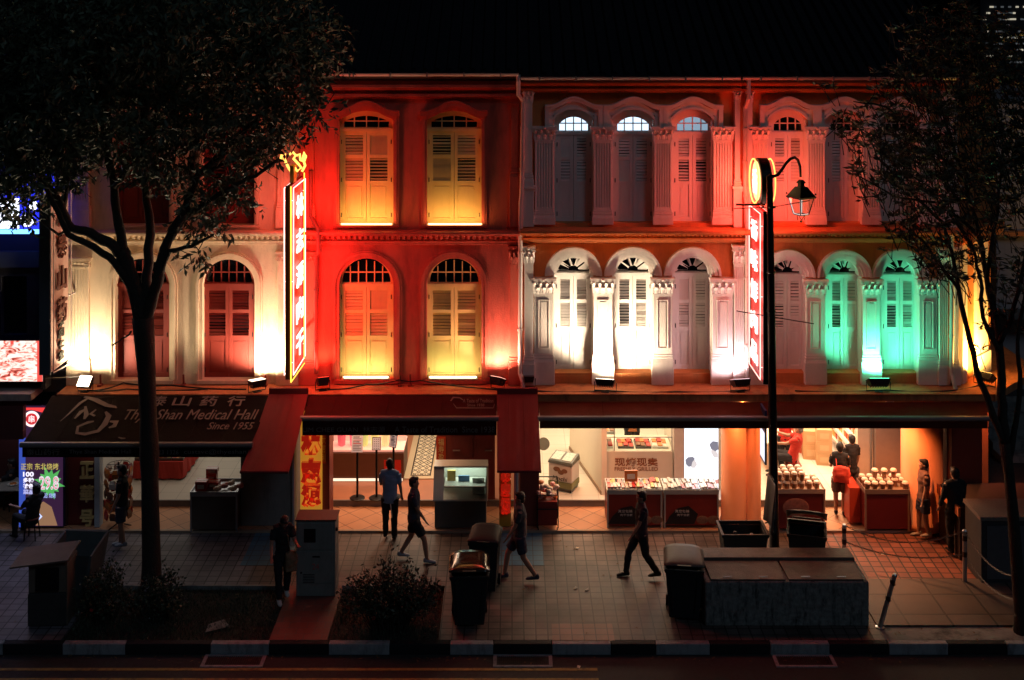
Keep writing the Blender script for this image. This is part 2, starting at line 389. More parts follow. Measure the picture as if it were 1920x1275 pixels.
def pilaster(parent, px0, px1, ycap, ycapb, ybasetop, ybase, yf, yb, m, fluted=False, style='cor', panel=True):
    """rows: ycap capital top, ycapb capital bottom, ybasetop pedestal top, ybase foot"""
    x0, x1 = WX(px0, yf), WX(px1, yf); zc, zcb, zbt, zb = (WZ(p, yf) for p in (ycap, ycapb, ybasetop, ybase)); w = x1 - x0
    mb = MB()
    if fluted:
        n = 6 if w > .36 else 4; ew = w * .07; fwid = (w - 2 * ew) / n
        mb.box(x0, x1, yf + .025, yb, zbt, zcb)
        for i in range(n + 1):
            xx = x0 + ew + i * fwid; hwf = fwid * .24
            a0 = x0 if i == 0 else xx - hwf; a1 = x1 if i == n else xx + hwf
            mb.box(a0, a1, yf, yf + .026, zbt, zcb)
        mb.box(x0 + .001, x1 - .001, yf + .001, yf + .025, zcb - .07, zcb - .001); mb.box(x0 + .001, x1 - .001, yf + .001, yf + .025, zbt + .001, zbt + .06)
    else:
        mb.box(x0, x1, yf, yb, zbt, zcb)
        if panel and w > .2:
            q = w * .2; t = .014; za, zb2 = zbt + .12, zcb - .12
            for (a, b, c, d) in ((x0 + q, x0 + q + t * 1.6, za, zb2), (x1 - q - t * 1.6, x1 - q, za, zb2), (x0 + q + t * 1.6, x1 - q - t * 1.6, za, za + t * 1.6), (x0 + q + t * 1.6, x1 - q - t * 1.6, zb2 - t * 1.6, zb2)):
                mb.box(a, b, yf - .018, yf - .0005, c, d)
            mb.box(x0 + q + .05, x1 - q - .05, yf - .009, yf - .0005, za + .05, zb2 - .05)
    sh = mb.build('pilaster', m, parent, bevel=.006)
    b = MB(); e = .035
    b.box(x0 - e, x1 + e, yf - e, yb, zb, zbt - .16)
    b.hexa([(x0 - e, yf - e, zbt - .159), (x1 + e, yf - e, zbt - .159), (x1 + e, yb, zbt - .159), (x0 - e, yb, zbt - .159)], [(x0 - .01, yf - .01, zbt - .10), (x1 + .01, yf - .01, zbt - .10), (x1 + .01, yb, zbt - .10), (x0 - .01, yb, zbt - .10)])
    b.box(x0 - .025, x1 + .025, yf - .025, yb, zbt - .099, zbt - .055)
    b.box(x0 - .012, x1 + .012, yf - .012, yb, zbt - .054, zbt - .001)
    b.build('pedestal', m, sh, bevel=.008)
    c = MB()
    if style == 'cor': capital(c, x0, x1, yf, yb, zcb + .001, zc)
    elif style == 'ion': ionic(c, x0, x1, yf, yb, zcb + .001, zc)
    if style: c.build('capital', m, sh)
    return sh
def cornice(parent, px0, px1, rows, m, name='cornice', yb=0.0, dent=None):
    """rows: list of (row_top, row_bottom, projection)"""
    mb = MB()
    for (a, b, pr) in rows:
        mb.box(WX(px0), WX(px1), -pr, yb + .001, WZ(b), WZ(a) - .0005)
    if dent:
        a, b, pr, step = dent; n = int((px1 - px0) / step)
        for i in range(n):
            x = WX(px0 + (i + .3) * (px1 - px0) / n); mb.box(x, x + step / 87.7 * .5, -pr, yb, WZ(b), WZ(a) - .001)
    return mb.build(name, m, parent, bevel=.005)
# ------------------------------------------------------------------ ground, road, pavements
ZP, ZW, ZR, ZS = -0.05, 0.0, -0.22, 0.14
def sheet(name, pts, z, m, th=.05, kind='structure', label=None, cat=None):
    mb = MB(); mb.slab([(x, y, z - th) for x, y in pts][::-1], (0, 0, th)); o = mb.build(name, m)
    # slab() keeps outward faces for counter clockwise outlines
    return tag(o, label, cat, kind=kind)
def rect(x0, x1, y0, y1): return [(x0, y0), (x1, y0), (x1, y1), (x0, y1)]
def gy(py, Z=ZP): return G(960, py, Z).y
def gx(px, py, Z=ZP): return G(px, py, Z).x
M_asph = mat('asphalt', (.040, .040, .042), .85, var=.35, scale=14, bump=.5, bscale=160, dirt=.3)
M_pave = tilemat('pavement_tile', (.115, .088, .08), (.08, .06, .055), (.012, .010, .010), .212, gap=.055, var=.75, nscale=.9)
M_paveL = tilemat('pavement_tile_grey', (.17, .15, .165), (.12, .105, .118), (.018, .016, .018), .212, gap=.055, var=.6, nscale=.9)
M_paveR = tilemat('terracotta_pavement_tile', (.22, .075, .045), (.15, .05, .032), (.018, .010, .008), .212, rot=R(2), gap=.08, var=.35, nscale=1.3)
M_blue = tilemat('blue_paving_tile', (.07, .17, .26), (.05, .13, .22), (.05, .05, .06), .212, gap=.035)
M_pink = tilemat('pink_paving_tile', (.22, .12, .10), (.18, .10, .08), (.05, .04, .04), .212, gap=.05)
M_brick = tilemat('red_brick_path', (.17, .05, .038), (.13, .04, .032), (.09, .07, .065), .2, gap=.04, ratio=1.6, offset=.5)
M_walk = tilemat('walkway_tile', (.55, .27, .14), (.46, .22, .11), (.12, .06, .04), .42, rot=R(45), gap=.018, var=.2, bump=.15)
M_slabs = tilemat('concrete_slab', (.085, .07, .06), (.06, .052, .046), (.012, .012, .012), .72, gap=.03, var=.4, ratio=1.1)
M_kblack = mat('black_kerb_paint', (.012, .013, .016), .8, var=.4, scale=12, bump=.5)
M_kwhite = mat('white_kerb_paint', (.30, .32, .34), .8, var=.25, scale=9, bump=.5, dirt=.6, dirtcol=(.05, .05, .05))
M_conc = mat('rough_concrete', (.22, .225, .215), .9, var=.35, scale=3, bump=.8, bscale=14, dirt=.85, dirtcol=(.015, .015, .017))
M_earth = mat('dark_soil', (.035, .028, .02), .95, var=.4, scale=10, bump=1, bscale=30)
M_yline = mat('worn_yellow_road_paint', (.30, .22, .06), .8, var=.4, scale=10, dirt=.8, dirtcol=(.05, .045, .04))

g = MB(); g.add([(-250, -60, -.32), (250, -60, -.32), (250, 400, -.32), (-250, 400, -.32)], [(0, 1, 2, 3)])
tag(g.build('ground', M_asph), kind='structure')
yk = gy(1208)
sheet('road', rect(-60, 60, -40, yk - .02), ZR, M_asph)
for (a, b) in ((1253, 1258), (1272, 1277)):
    ya, yb_ = gy(b, ZR), gy(a, ZR); mb = MB(); mb.box(-20, gx(1120, 1255, ZR), ya, yb_, ZR + .003, ZR + .006)
    tag(mb.build('road_marking', M_yline), kind='structure')
# pavement with planting strip
ystrip = gy(1098)
sheet('pavement', rect(-14, gx(476, 1060), ystrip, gy(996)), ZP, M_paveL)
sheet('pavement', rect(gx(476, 1060), gx(1590, 1090), ystrip, gy(996)), ZP, M_pave)
sheet('pavement', rect(gx(1590, 1090), 14, gy(1088), gy(996)), ZP, M_paveR)
sheet('pavement', rect(gx(828, 1150), gx(1630, 1150), yk + .14, ystrip), ZP, M_pave)
sheet('pavement', rect(-14, gx(150, 1150), yk + .14, ystrip), ZP, M_paveL)
sheet('path', rect(gx(520, 1160), gx(625, 1160), yk + .14, ystrip), ZP, M_brick)
sheet('planting_bed', rect(gx(150, 1150), gx(520, 1160), yk + .14, ystrip - .05), ZP - .06, M_earth)
sheet('planting_bed', rect(gx(625, 1160), gx(828, 1150), yk + .14, ystrip - .05), ZP - .06, M_earth)
mb = MB()
for a, b in ((150, 520), (625, 828)): mb.box(gx(a, 1150) + .01, gx(b, 1160) - .01, ystrip - .05, ystrip - .002, ZP - .1, ZP + .02)
tag(mb.build('kerb', M_conc), kind='structure')
sheet('pavement', rect(gx(1630, 1150), 14, yk + .14, gy(1175)), ZP, M_conc)
sheet('pavement', rect(gx(1630, 1150), 14, gy(1175), gy(1088)), ZP + .03, M_slabs)
for (xa, xb) in (((400, 1005), (505, 1005)), ((930, 1000), (1019, 1000))):
    sheet('paving_patch', rect(gx(xa[0] + 50 if xa[0] == 400 else 930, 1060 if xa[0] == 400 else 1030), gx(540 if xa[0] == 400 else 1019, 1060 if xa[0] == 400 else 1030), gy(1060), gy(999)), ZP + .004, M_blue, th=.003)
sheet('paving_patch', rect(gx(1035, 1185), gx(1150, 1185), gy(1202), gy(1170)), ZP + .004, M_pink, th=.003)
# kerb stones, alternately black and white
edges = [-120, 3, 115, 233, 393, 503, 615, 730, 843, 925, 1035, 1146, 1230, 1332, 1445, 1557, 1668, 1780, 1890, 2000, 2110]
kb, kw = MB(), MB()
for i, (a, b) in enumerate(zip(edges[:-1], edges[1:])):
    x0, x1 = gx(a, 1210), gx(b, 1210); q = kb if i % 2 == 1 else kw
    q.box(x0 + .004, x1 - .004, yk, yk + .135, ZR - .05, ZP + .004)
tag(kb.build('kerb', M_kblack, bevel=.015), kind='structure'); tag(kw.build('kerb', M_kwhite, bevel=.015), kind='structure')
# five-foot walkway and its kerb
sheet('walkway', rect(WX(-60), WX(1800), -.20, .93), ZW, M_walk, th=.04)
mb = MB(); mb.box(WX(-60), WX(1800), -.27, -.202, ZP - .02, ZW + .003)
tag(mb.build('kerb', mat('walkway_edge_stone', (.34, .25, .18), .7, var=.2)), kind='structure')
sheet('side_street', rect(WX(1800) + .5, 60, .3, 60), ZP - .02, M_asph)
# drain gratings set in the gutter
M_iron = mat('cast_iron', (.03, .032, .035), .6, metal=.6, var=.3)
for k, (a, b) in enumerate(((385, 500), (925, 1035), (1447, 1560))):
    x0, x1 = gx(a, 1230, ZR), gx(b, 1230, ZR); y1, y0 = yk - .04, yk - .42
    t = thing('drain_grating', ((x0 + x1) / 2, y0, ZR), ('iron drain grating in the gutter below the red brick path', 'iron drain grating in the gutter below the wheelie bin with shiny lid', 'iron drain grating in the gutter below the concrete planter')[k], 'drain', 'drain gratings along the kerb')
    mb = MB(); mb.box(x0, x1, y0, y0 + .05, ZR + .001, ZR + .02); mb.box(x0, x1, y1 - .05, y1, ZR + .001, ZR + .02); mb.box(x0, x0 + .06, y0 + .051, y1 - .051, ZR + .001, ZR + .02); mb.box(x1 - .06, x1, y0 + .051, y1 - .051, ZR + .001, ZR + .02)
    mb.build('frame', M_kwhite, t)
    mb = MB()
    for i in range(26):
        x = x0 + .07 + (x1 - x0 - .14) * i / 25; mb.box(x - .008, x + .008, y0 + .05, y1 - .05, ZR + .002, ZR + .014)
    mb.build('grille', M_iron, t)

# ------------------------------------------------------------------ the four shophouses
ZL = WZ(720) ; YL = -.62; LTH = .16
def gutter(parent, px0, px1, row, hops):
    z = WZ(row, -.42); mb = MB()
    pts = []
    x0, x1 = WX(px0, -.42), WX(px1, -.42)
    n = 8; outer = [(-.07 * math.cos(math.pi * i / n), -.07 * math.sin(math.pi * i / n)) for i in range(n + 1)]
    inner = [(-.06 * math.cos(math.pi * i / n), -.06 * math.sin(math.pi * i / n)) for i in range(n + 1)][::-1]
    prof = outer + inner
    vs = [(x0, -.42 + a, z + b) for a, b in prof] + [(x1, -.42 + a, z + b) for a, b in prof]; m = len(prof)
    mb.add(vs, [(i, (i + 1) % m, m + (i + 1) % m, m + i) for i in range(m)] + [tuple(range(m))[::-1], tuple(range(m, 2 * m))])
    k = int((px1 - px0) / 60)
    for i in range(k):
        x = x0 + (i + .5) * (x1 - x0) / k; mb.box(x - .012, x + .012, -.505, -.33, z - .085, z + .012)
    return mb.build('gutter', M_gutter, parent)
def roof(parent, px0, px1, row):
    z = WZ(row, -.42); mb = MB(); x0, x1 = WX(px0), WX(px1); dy, dz = 6.0, 3.3
    mb.slab([(x0, -.40, z + .01), (x1, -.40, z + .01), (x1, dy, z + dz), (x0, dy, z + dz)], (0, 0, -.1))
    n = int((x1 - x0) / .24)
    for i in range(n + 1):
        x = x0 + (x1 - x0) * i / n
        mb.tube([(x, -.41, z + .03), (x, dy, z + dz + .02)], .06, 6)
    o = mb.build('roof', M_roof, parent)
    s = MB(); s.box(x0 + .01, x1 - .01, -.38, .2, z - .16, z - .105); s.build('soffit', mat('soffit_board', (.12, .08, .06), .8), o)
    return o
def body(parent, px0, px1, m):
    mb = MB(); x0, x1 = WX(px0) + .005, WX(px1) - .005
    mb.box(x0, x1, .62, 6, ZL - .1, WZ(150)); 
    return mb.build('rear_body', m, parent)
def ground_floor(parent, px0, px1, mwall, mfloor, yb=6.0):
    x0, x1 = WX(px0), WX(px1)
    mb = MB(); mb.box(x0 + .01, x1 - .01, .95, yb, ZS - .3, ZS); mb.build('shop_floor', mfloor, parent)
    mb = MB(); mb.box(x0 + .01, x1 - .01, .925, .948, -.05, ZS - .012); mb.box(x0 + .01, x1 - .01, .91, .948, ZS - .011, ZS + .004); mb.build('step', mat('step_stone', (.16, .15, .145), .6, var=.2), parent)
    mb = MB(); mb.box(x0 + .005, x0 + .10, 1.0, yb, ZS, 2.75); mb.box(x1 - .10, x1 - .005, 1.0, yb, ZS, 2.75); mb.box(x0 + .11, x1 - .11, yb - .1, yb, ZS, 2.75); mb.build('shop_wall', mwall, parent)
    mb = MB(); mb.box(x0 + .02, x1 - .02, .96, yb - .01, 2.76, 2.82); mb.build('ceiling', mat('ceiling_paint', (.6, .58, .55), .8, var=.05), parent)
def ledge(parent, px0, px1, m, x1w=None):
    mb = MB(); x0 = WX(px0); x1 = WX(px1) if x1w is None else x1w
    mb.box(x0, x1, YL, .6, ZL - LTH, ZL - .03); mb.box(x0, x1, YL - .03, .6, ZL - .029, ZL)
    mb.box(x0 + .005, x1 - .005, -.28, -.2, ZL - LTH - .32, ZL - LTH - .002)
    return mb.build('ledge', m, parent, bevel=.01)
def downpipe(parent, px, rows, y=-.1, m=None):
    mb = MB(); pts = [(WX(a if isinstance(a, (int, float)) else a[0], yy), yy, WZ(r, yy)) for (a, r, yy) in rows]
    mb.tube(pts, .045, 10)
    for (p, q) in zip(pts[:-1], pts[1:]):
        L = (Vector(q) - Vector(p)).length
        for t in ([.3, .75] if L > 1 else []):
            c = Vector(p).lerp(Vector(q), t); mb.lathe((c.x, c.y, c.z), [(.056, 0), (.056, .05)], 10)
    return mb.build('downpipe', m or M_pipe, parent)

def seg_trim(parent, px0, px1, pyb, ear, crown, m, hwx=12):
    """raised surround of an upper window: legs and a humped hood"""
    x0, x1 = WX(px0), WX(px1); mb = MB(); lw = .11
    zb, ze, zc = WZ(pyb), WZ(ear), WZ(crown)
    mb.box(x0 - lw, x0, -.05, .001, zb, ze); mb.box(x1, x1 + lw, -.05, .001, zb, ze)
    mb.box(x0 - lw * .62, x0 - lw * .3, -.065, -.051, zb, ze - .001); mb.box(x1 + lw * .3, x1 + lw * .62, -.065, -.051, zb, ze - .001)
    xc = (x0 + x1) / 2; hw = (x1 - x0) / 2 + lw + .02
    pts = ogee(xc, hw, ze, zc); band_along(mb, pts, .085, -.12, .001)
    band_along(mb, [(x, z + .0855) for x, z in pts], .035, -.15, .001)
    band_along(mb, [(x, z - .055) for x, z in pts[1:-1]], .054, -.075, .001)
    return mb.build('hood_moulding', m, parent)

def house_left(px0, px1, wins, mw, mshut, mtrim, label, key, rows):
    (c_top, up_crn) = rows
    h = thing('shophouse', (WX((px0 + px1) / 2), 0, 0), label, 'shophouse', 'shophouses in the terrace')
    x0, x1 = WX(px0), WX(px1)
    holes = [opening((WX(a) + WX(b)) / 2, (WX(b) - WX(a)) / 2, WZ(711), WZ(535), (WX(b) - WX(a)) / 2) for a, b in wins]
    up = [opening((WX(a) + WX(b)) / 2, (WX(b) - WX(a)) / 2, WZ(421), WZ(226), WZ(208) - WZ(226)) for a, b in wins]
    plate([(x0 + .003, ZL - .02), (x1 - .003, ZL - .02), (x1 - .003, WZ(150)), (x0 + .003, WZ(150))], holes + up, 0.0, .5, 'wall', mw, h)
    for i, (a, b) in enumerate(wins):
        window(h, a - 1, b + 1, 711, 534, 484, 535, .14, mshut, M_glassd, 'grid')
        window(h, a - 1, b + 1, 421, 243, 209, 226, .14, mshut, M_glassd, 'seg6' if False else 'seg')
        mb = MB(); xc = (WX(a) + WX(b)) / 2; hw = (WX(b) - WX(a)) / 2
        arch_band(mb, xc, hw, hw + .07, WZ(535), -.03, .001, zleg=WZ(711)); arch_band(mb, xc, hw + .0705, hw + .13, WZ(535), -.06, .001, zleg=WZ(711)); arch_band(mb, xc, hw + .1305, hw + .17, WZ(535), -.035, .001, zleg=WZ(711))
        mb.build('arch_moulding', mtrim, h)
        seg_trim(h, a, b, 421, 217, 198, mtrim)
        mb = MB(); mb.box(WX(a) - .1, WX(b) + .1, -.09, .15, WZ(718), WZ(711) - .002); mb.box(WX(a) - .12, WX(b) + .12, -.1, .1, WZ(425), WZ(421) - .002); mb.build('sill', mtrim, h, bevel=.006)
    cornice(h, px0 + .3, px1 - .3, [(430, 434, .36), (434, 438, .28), (438, 449, .08), (449, 452, .14), (452, 457, .10)], mtrim, dent=(439, 446, .15, 10))
    cornice(h, px0 + .3, px1 - .3, [(150, 157, .20), (157, 163, .28), (163, 168, .16), (168, 175, .04), (175, 180, .16), (180, 184, .10)], mtrim, name='eaves_cornice')
    roof(h, px0, px1, 134); gutter(h, px0, px1 - 2, 137, 5); body(h, px0, px1, mw)
    ledge(h, px0, px1, M_ledge if key else M_ledge)
    return h

H1 = house_left(128, 560, [(217, 318), (380, 478)], M_cream, M_redp, M_cream, 'cream shophouse with red louvred shutters behind the big tree', 0, (0, 0))
H2 = house_left(560, 975, [(636, 738), (800, 903)], M_coral, M_yelp, M_coral, 'coral red shophouse with two yellow shuttered windows on each floor', 1, (0, 0))
# pilasters of the two left houses
pilaster(H1, 128, 166, 484, 500, 672, 722, -.09, .001, M_cream, fluted=True, style='ion')
pilaster(H1, 128, 166, 166, 185, 380, 426, -.09, .001, M_cream, fluted=True, style='cor')
pilaster(H1, 520, 558, 472, 490, 675, 722, -.09, .001, M_cream, style='ion', panel=False)
pilaster(H1, 520, 556, 186, 205, 380, 427, -.09, .001, M_cream, style=None)
pilaster(H2, 562, 592, 472, 490, 675, 722, -.09, .001, M_coral, style='ion', panel=False)
pilaster(H2, 562, 588, 186, 205, 380, 427, -.09, .001, M_coral, style=None)
pilaster(H2, 956, 972, 462, 496, 670, 722, -.09, .001, M_coral, style='cor')
pilaster(H2, 958, 972, 192, 193, 316, 425, -.07, .001, M_coral, style=None)
downpipe(H2, 975, [(972, 140, -.42), (972, 152, -.42), (972, 178, -.35), (981, 190, -.18), (978, 362, -.18), (976, 380, -.18), (975, 700, -.18), (980, 716, -.3), (981, 730, -.3)])
downpipe(H2, 590, [(583, 320, -.1), (583, 405, -.1), (597, 430, -.33), (597, 470, -.33), (593, 480, -.12), (593, 700, -.12)], m=M_maroon)

M_petalglass = M_glassd
def house_right(px0, px1, pil, pilu, cents, centu, ugl, label, chamfer=False, drop=0):
    h = thing('shophouse', (WX((px0 + px1) / 2), 0, 0), label, 'shophouse', 'shophouses in the terrace')
    x0, x1 = WX(px0), WX(px1)
    holes = []
    for i, c in enumerate(cents):
        a, b = pil[i][1], pil[i + 1][0]; xc = WX((a + b) / 2); hw = (WX(b) - WX(a)) / 2 - .002
        holes.append(opening(xc, hw, WZ(706), WZ(516 + drop), hw))
    for i, c in enumerate(centu):
        a, b = pilu[i][1], pilu[i + 1][0]; xc = WX((a + b) / 2); hw = (WX(b) - WX(a)) / 2 - .002
        holes.append(opening(xc, hw, WZ(419), WZ(224), WZ(205) - WZ(224)))
    plate([(x0 + .003, ZL - .02), (x1 - .003, ZL - .02), (x1 - .003, WZ(150)), (x0 + .003, WZ(150))], holes, .04, .34, 'wall', M_orange, h)
    for i, c in enumerate(cents):
        a, b = pil[i][1], pil[i + 1][0]; xc = WX((a + b) / 2); hw = (WX(b) - WX(a)) / 2 - .002
        window(h, a + 1, b - 1, 697, 513 + drop, 470 + drop, 516 + drop, .33, M_whitep, M_glassd, 'fan')
        mb = MB(); zs = WZ(516 + drop)
        arch_band(mb, xc, hw - .01, hw + .045, zs, -.02, .039); arch_band(mb, xc, hw + .0455, hw + .13, zs, -.055, .039); arch_band(mb, xc, hw + .1305, hw + .18, zs, -.09, .039)
        arch_band(mb, xc, hw - .07, hw - .0105, zs, .05, .32)
        mb.build('arch_moulding', M_white, h)
        mb = MB(); mb.box(WX(a) + .01, WX(b) - .01, .05, .40, WZ(706) - .1, WZ(701)); mb.build('sill', M_orange, h)
        mb = MB()
        for (qa, qb) in ((WX(a) - .002, WX(a) + .022), (WX(b) - .022, WX(b) + .002)): mb.box(qa, qb, .045, .325, WZ(701), WZ(516 + drop))
        mb.build('jamb', M_white, h)
    for i, c in enumerate(centu):
        a, b = pilu[i][1], pilu[i + 1][0]; xc = WX((a + b) / 2); hw = (WX(b) - WX(a)) / 2 - .002
        window(h, a + 1, b - 1, 418, 249, 211, 231, .28, M_whitep, ugl[i], 'seg')
        mb = MB(); ze, zc = WZ(205), WZ(189); W = hw + .19
        pts = ogee(xc, W, ze, zc); band_along(mb, pts, .07, -.12, .039); band_along(mb, [(x, z + .0705) for x, z in pts], .03, -.16, .039)
        pts2 = ogee(xc, W - .075, ze - .13, zc - .13); band_along(mb, pts2, .129, -.04, .039)
        arch_band(mb, xc, hw - .01, hw + .05, WZ(224), -.055, .039, rise0=WZ(205) - WZ(224), rise1=WZ(205) - WZ(224) + .05)
        mb.box(xc - W, xc - W + .09, -.10, .039, WZ(240), ze - .001); mb.box(xc + W - .09, xc + W, -.10, .039, WZ(240), ze - .001)
        mb.box(xc - W + .0905, xc - hw - .012, -.035, .039, WZ(240), ze - .131); mb.box(xc + hw + .012, xc + W - .0905, -.035, .039, WZ(240), ze - .131)
        mb.build('hood_moulding', M_white, h)
        mb = MB()
        for (qa, qb) in ((WX(a) - .002, WX(a) + .022), (WX(b) - .022, WX(b) + .002)): mb.box(qa, qb, .045, .27, WZ(418), WZ(226))
        mb.build('jamb', M_white, h)
    for (a, b) in pil: pilaster(h, a, b, 521 + drop, 551 + drop, 664 + drop * .5, 721, -.06, .039, M_white)
    for (a, b) in pilu: pilaster(h, a, b, 237, 263, 394, 421, -.06, .039, M_white, fluted=True)
    cornice(h, px0 + .3, px1 - .3, [(425, 430, .50), (430, 434, .42), (434, 443, .12), (443, 447, .22), (447, 452, .14)], M_orange, yb=.04, dent=(434.5, 441, .2, 8))
    cornice(h, px0 + .3, px1 - .3, [(150, 156, .30), (156, 160, .20), (160, 165, .10), (165, 169, .20), (169, 173, .1)], M_orange, name='eaves_cornice', yb=.04)
    roof(h, px0, px1, 141); gutter(h, px0 + 2, px1 - 2, 144, 5); body(h, px0, px1, M_orange)
    ledge(h, px0, px1, M_ledge, x1w=(10.05 if chamfer else None))
    return h
H3 = house_right(975, 1390, [(1002, 1037), (1113, 1148), (1225, 1260), (1336, 1374)], [(1003, 1038), (1113, 1147), (1227, 1259), (1338, 1373)], [0, 1, 2], [0, 1, 2],
                 [M_glasslit, M_glasslit, M_glassdim], 'orange shophouse with white columns and cold lit fanlights on its upper floor')
H4 = house_right(1390, 1800, [(1408, 1440), (1512, 1547), (1618, 1650), (1724, 1757)], [(1408, 1440), (1514, 1547), (1618, 1650), (1724, 1757)], [0, 1, 2], [0, 1, 2],
                 [M_glassd, M_glassd, M_glassd], 'corner orange shophouse with green lit arches behind the right tree', chamfer=True, drop=3)
pilaster(H3, 983, 1000, 462, 494, 668, 722, -.12, .039, M_white)
pilaster(H3, 983, 998, 166, 192, 325, 425, -.12, .039, M_white)
pilaster(H3, 1377, 1396, 460, 494, 682, 722, -.12, .039, M_white, fluted=True)
pilaster(H3, 1378, 1388, 164, 190, 335, 426, -.12, .039, M_white)
pilaster(H4, 1401, 1411, 164, 190, 335, 426, -.12, .039, M_white)
pilaster(H4, 1762, 1778, 466, 494, 675, 722, -.12, .039, M_white, fluted=True)
pilaster(H4, 1790, 1798, 466, 494, 675, 722, -.12, .039, M_white)
pilaster(H4, 1765, 1795, 166, 192, 335, 426, -.12, .039, M_white)
downpipe(H3, 1402, [(1404, 146, -.42), (1404, 185, -.36), (1397, 203, -.2), (1397, 340, -.2), (1401, 440, -.2), (1401, 720, -.2)])
downpipe(H4, 1785, [(1785, 430, -.2), (1784, 700, -.2), (1790, 722, -.3), (1793, 732, -.3)])
for hh, a, b in ((H3, 983, 1000), (H3, 1376, 1396), (H4, 1762, 1798)):       # small brackets low on the upper piers
    mb = MB(); x0, x1 = WX(a), WX(b); mb.box(x0 - .06, x1 + .06, -.2, .03, WZ(352), WZ(347)); mb.box(x0 - .03, x1 + .03, -.165, .03, WZ(357), WZ(352) - .001); mb.build('bracket', M_white, hh)
# chamfered corner of the last house
xa, ya, xb, yb2 = WX(1800), 0.04, WX(1800) + 1.15, 1.19
def chamfer_box(t0, t1, proud, back, z0, z1, mb):
    u = Vector((.7071, .7071, 0)); n = Vector((.7071, -.7071, 0)); o = Vector((xa, ya, 0)); L = 1.626
    a, b = o + u * (L * t0), o + u * (L * t1)
    q = [a + n * proud, b + n * proud, b - n * back, a - n * back]
    mb.hexa([(p.x, p.y, z0) for p in q], [(p.x, p.y, z1) for p in q])
mb = MB(); chamfer_box(0, .995, 0, .3, ZL - .02, WZ(150), mb); mb.build('corner_wall', M_orange, H4)
mb = MB(); chamfer_box(.45, .8, .08, -.001, ZL, WZ(460), mb); chamfer_box(.0, .14, .08, -.001, ZL, WZ(460), mb); chamfer_box(.42, .84, .12, -.001, ZL, WZ(680), mb); mb.build('corner_pier', M_white, H4)
mb = MB(); chamfer_box(0, 1.0, .3, 0, WZ(452), WZ(430), mb); mb.build('corner_cornice', M_orange, H4); mb = MB(); chamfer_box(0, 1, .2, 0, WZ(173), WZ(152), mb); mb.build('corner_cornice', M_orange, H4)
mb = MB(); mb.add([(10.051, YL - .03, ZL), (11.7, 1.0, ZL), (11.7, 5, ZL), (10.051, 5, ZL), (10.051, YL - .03, ZL - LTH), (11.7, 1.0, ZL - LTH), (11.7, 5, ZL - LTH), (10.051, 5, ZL - LTH)], [(0, 1, 2, 3), (7, 6, 5, 4), (0, 4, 5, 1), (1, 5, 6, 2), (2, 6, 7, 3), (3, 7, 4, 0)])
mb.build('corner_ledge', M_ledge, H4)
mb = MB(); mb.box(WX(1800) + .02, WX(1800) + 1.1, 1.2, 8, -.05, ZL - LTH - .01); mb.box(WX(1800) + .02, WX(1800) + 1.1, 1.6, 8, ZL, WZ(150)); mb.build('side_wall', M_orange, H4)

# ground floors
M_shopw = mat('shop_wall_white', (.70, .66, .60), .6, var=.05)
M_floorb = tilemat('beige_shop_floor', (.52, .46, .38), (.48, .42, .35), (.20, .18, .15), .45, gap=.01, var=.08, bump=.05, rough=.35)
M_floorw = tilemat('white_shop_floor', (.66, .62, .55), (.62, .58, .52), (.35, .32, .28), .6, gap=.008, var=.06, bump=.05, rough=.3)
M_floorr = mat('terracotta_shop_floor', (.42, .17, .09), .5, var=.12, scale=4)
ground_floor(H1, 128, 560, M_shopw, M_floorb); ground_floor(H2, 560, 975, mat('brown_shop_wall', (.22, .10, .07), .6), M_floorr)
ground_floor(H3, 975, 1390, M_shopw, M_floorw); ground_floor(H4, 1390, 1800, M_shopw, M_floorw)
# columns and piers carrying the front
M_col = mat('orange_column_paint', (.60, .22, .09), .6, var=.12, scale=3, dirt=.25)
def column(h, px, r, m, z1=None):
    mb = MB(); z1 = z1 or ZL - LTH - .002; mb.lathe((WX(px), .02, 0), [(r + .02, .001), (r + .02, .12), (r, .13), (r, z1)], 28)
    return mb.build('column', m, h, smooth=False)
o = column(H3, 1376, .27, M_col); o2 = column(H4, 1412, .17, M_col); o3 = column(H4, 1729, .43, M_col)
mb = MB(); mb.box(WX(1772), WX(1838), -.12, .5, .001, ZL - LTH - .002); mb.build('pier', M_maroon, H4, bevel=.02)
mb = MB(); mb.tube([(WX(1776), -.16, .02), (WX(1776), -.16, 2.8)], .035, 8); mb.build('conduit', M_col, H4)
mb = MB(); mb.box(WX(975), WX(1011), -.05, .55, .001, ZL - LTH - .002); mb.build('pier', M_maroon, H3, bevel=.015)
mb = MB(); mb.box(WX(452), WX(556), -.05, .5, .001, ZL - LTH - .002); mb.build('pier', mat('grey_pier', (.20, .19, .18), .8, var=.2, dirt=.3), H1, bevel=.02)
mb = MB(); mb.tube([(WX(968), -.08, .01), (WX(968), -.08, 2.7)], .05, 10); mb.build('conduit', mat('grey_conduit', (.3, .32, .34), .5), H2)
mb = MB(); mb.tube([(WX(552), -.1, .01), (WX(552), -.1, 2.7)], .04, 10); mb.build('conduit', MATS['grey_conduit'], H1)
for o_ in (o, o2, o3): o_.data.shade_smooth()
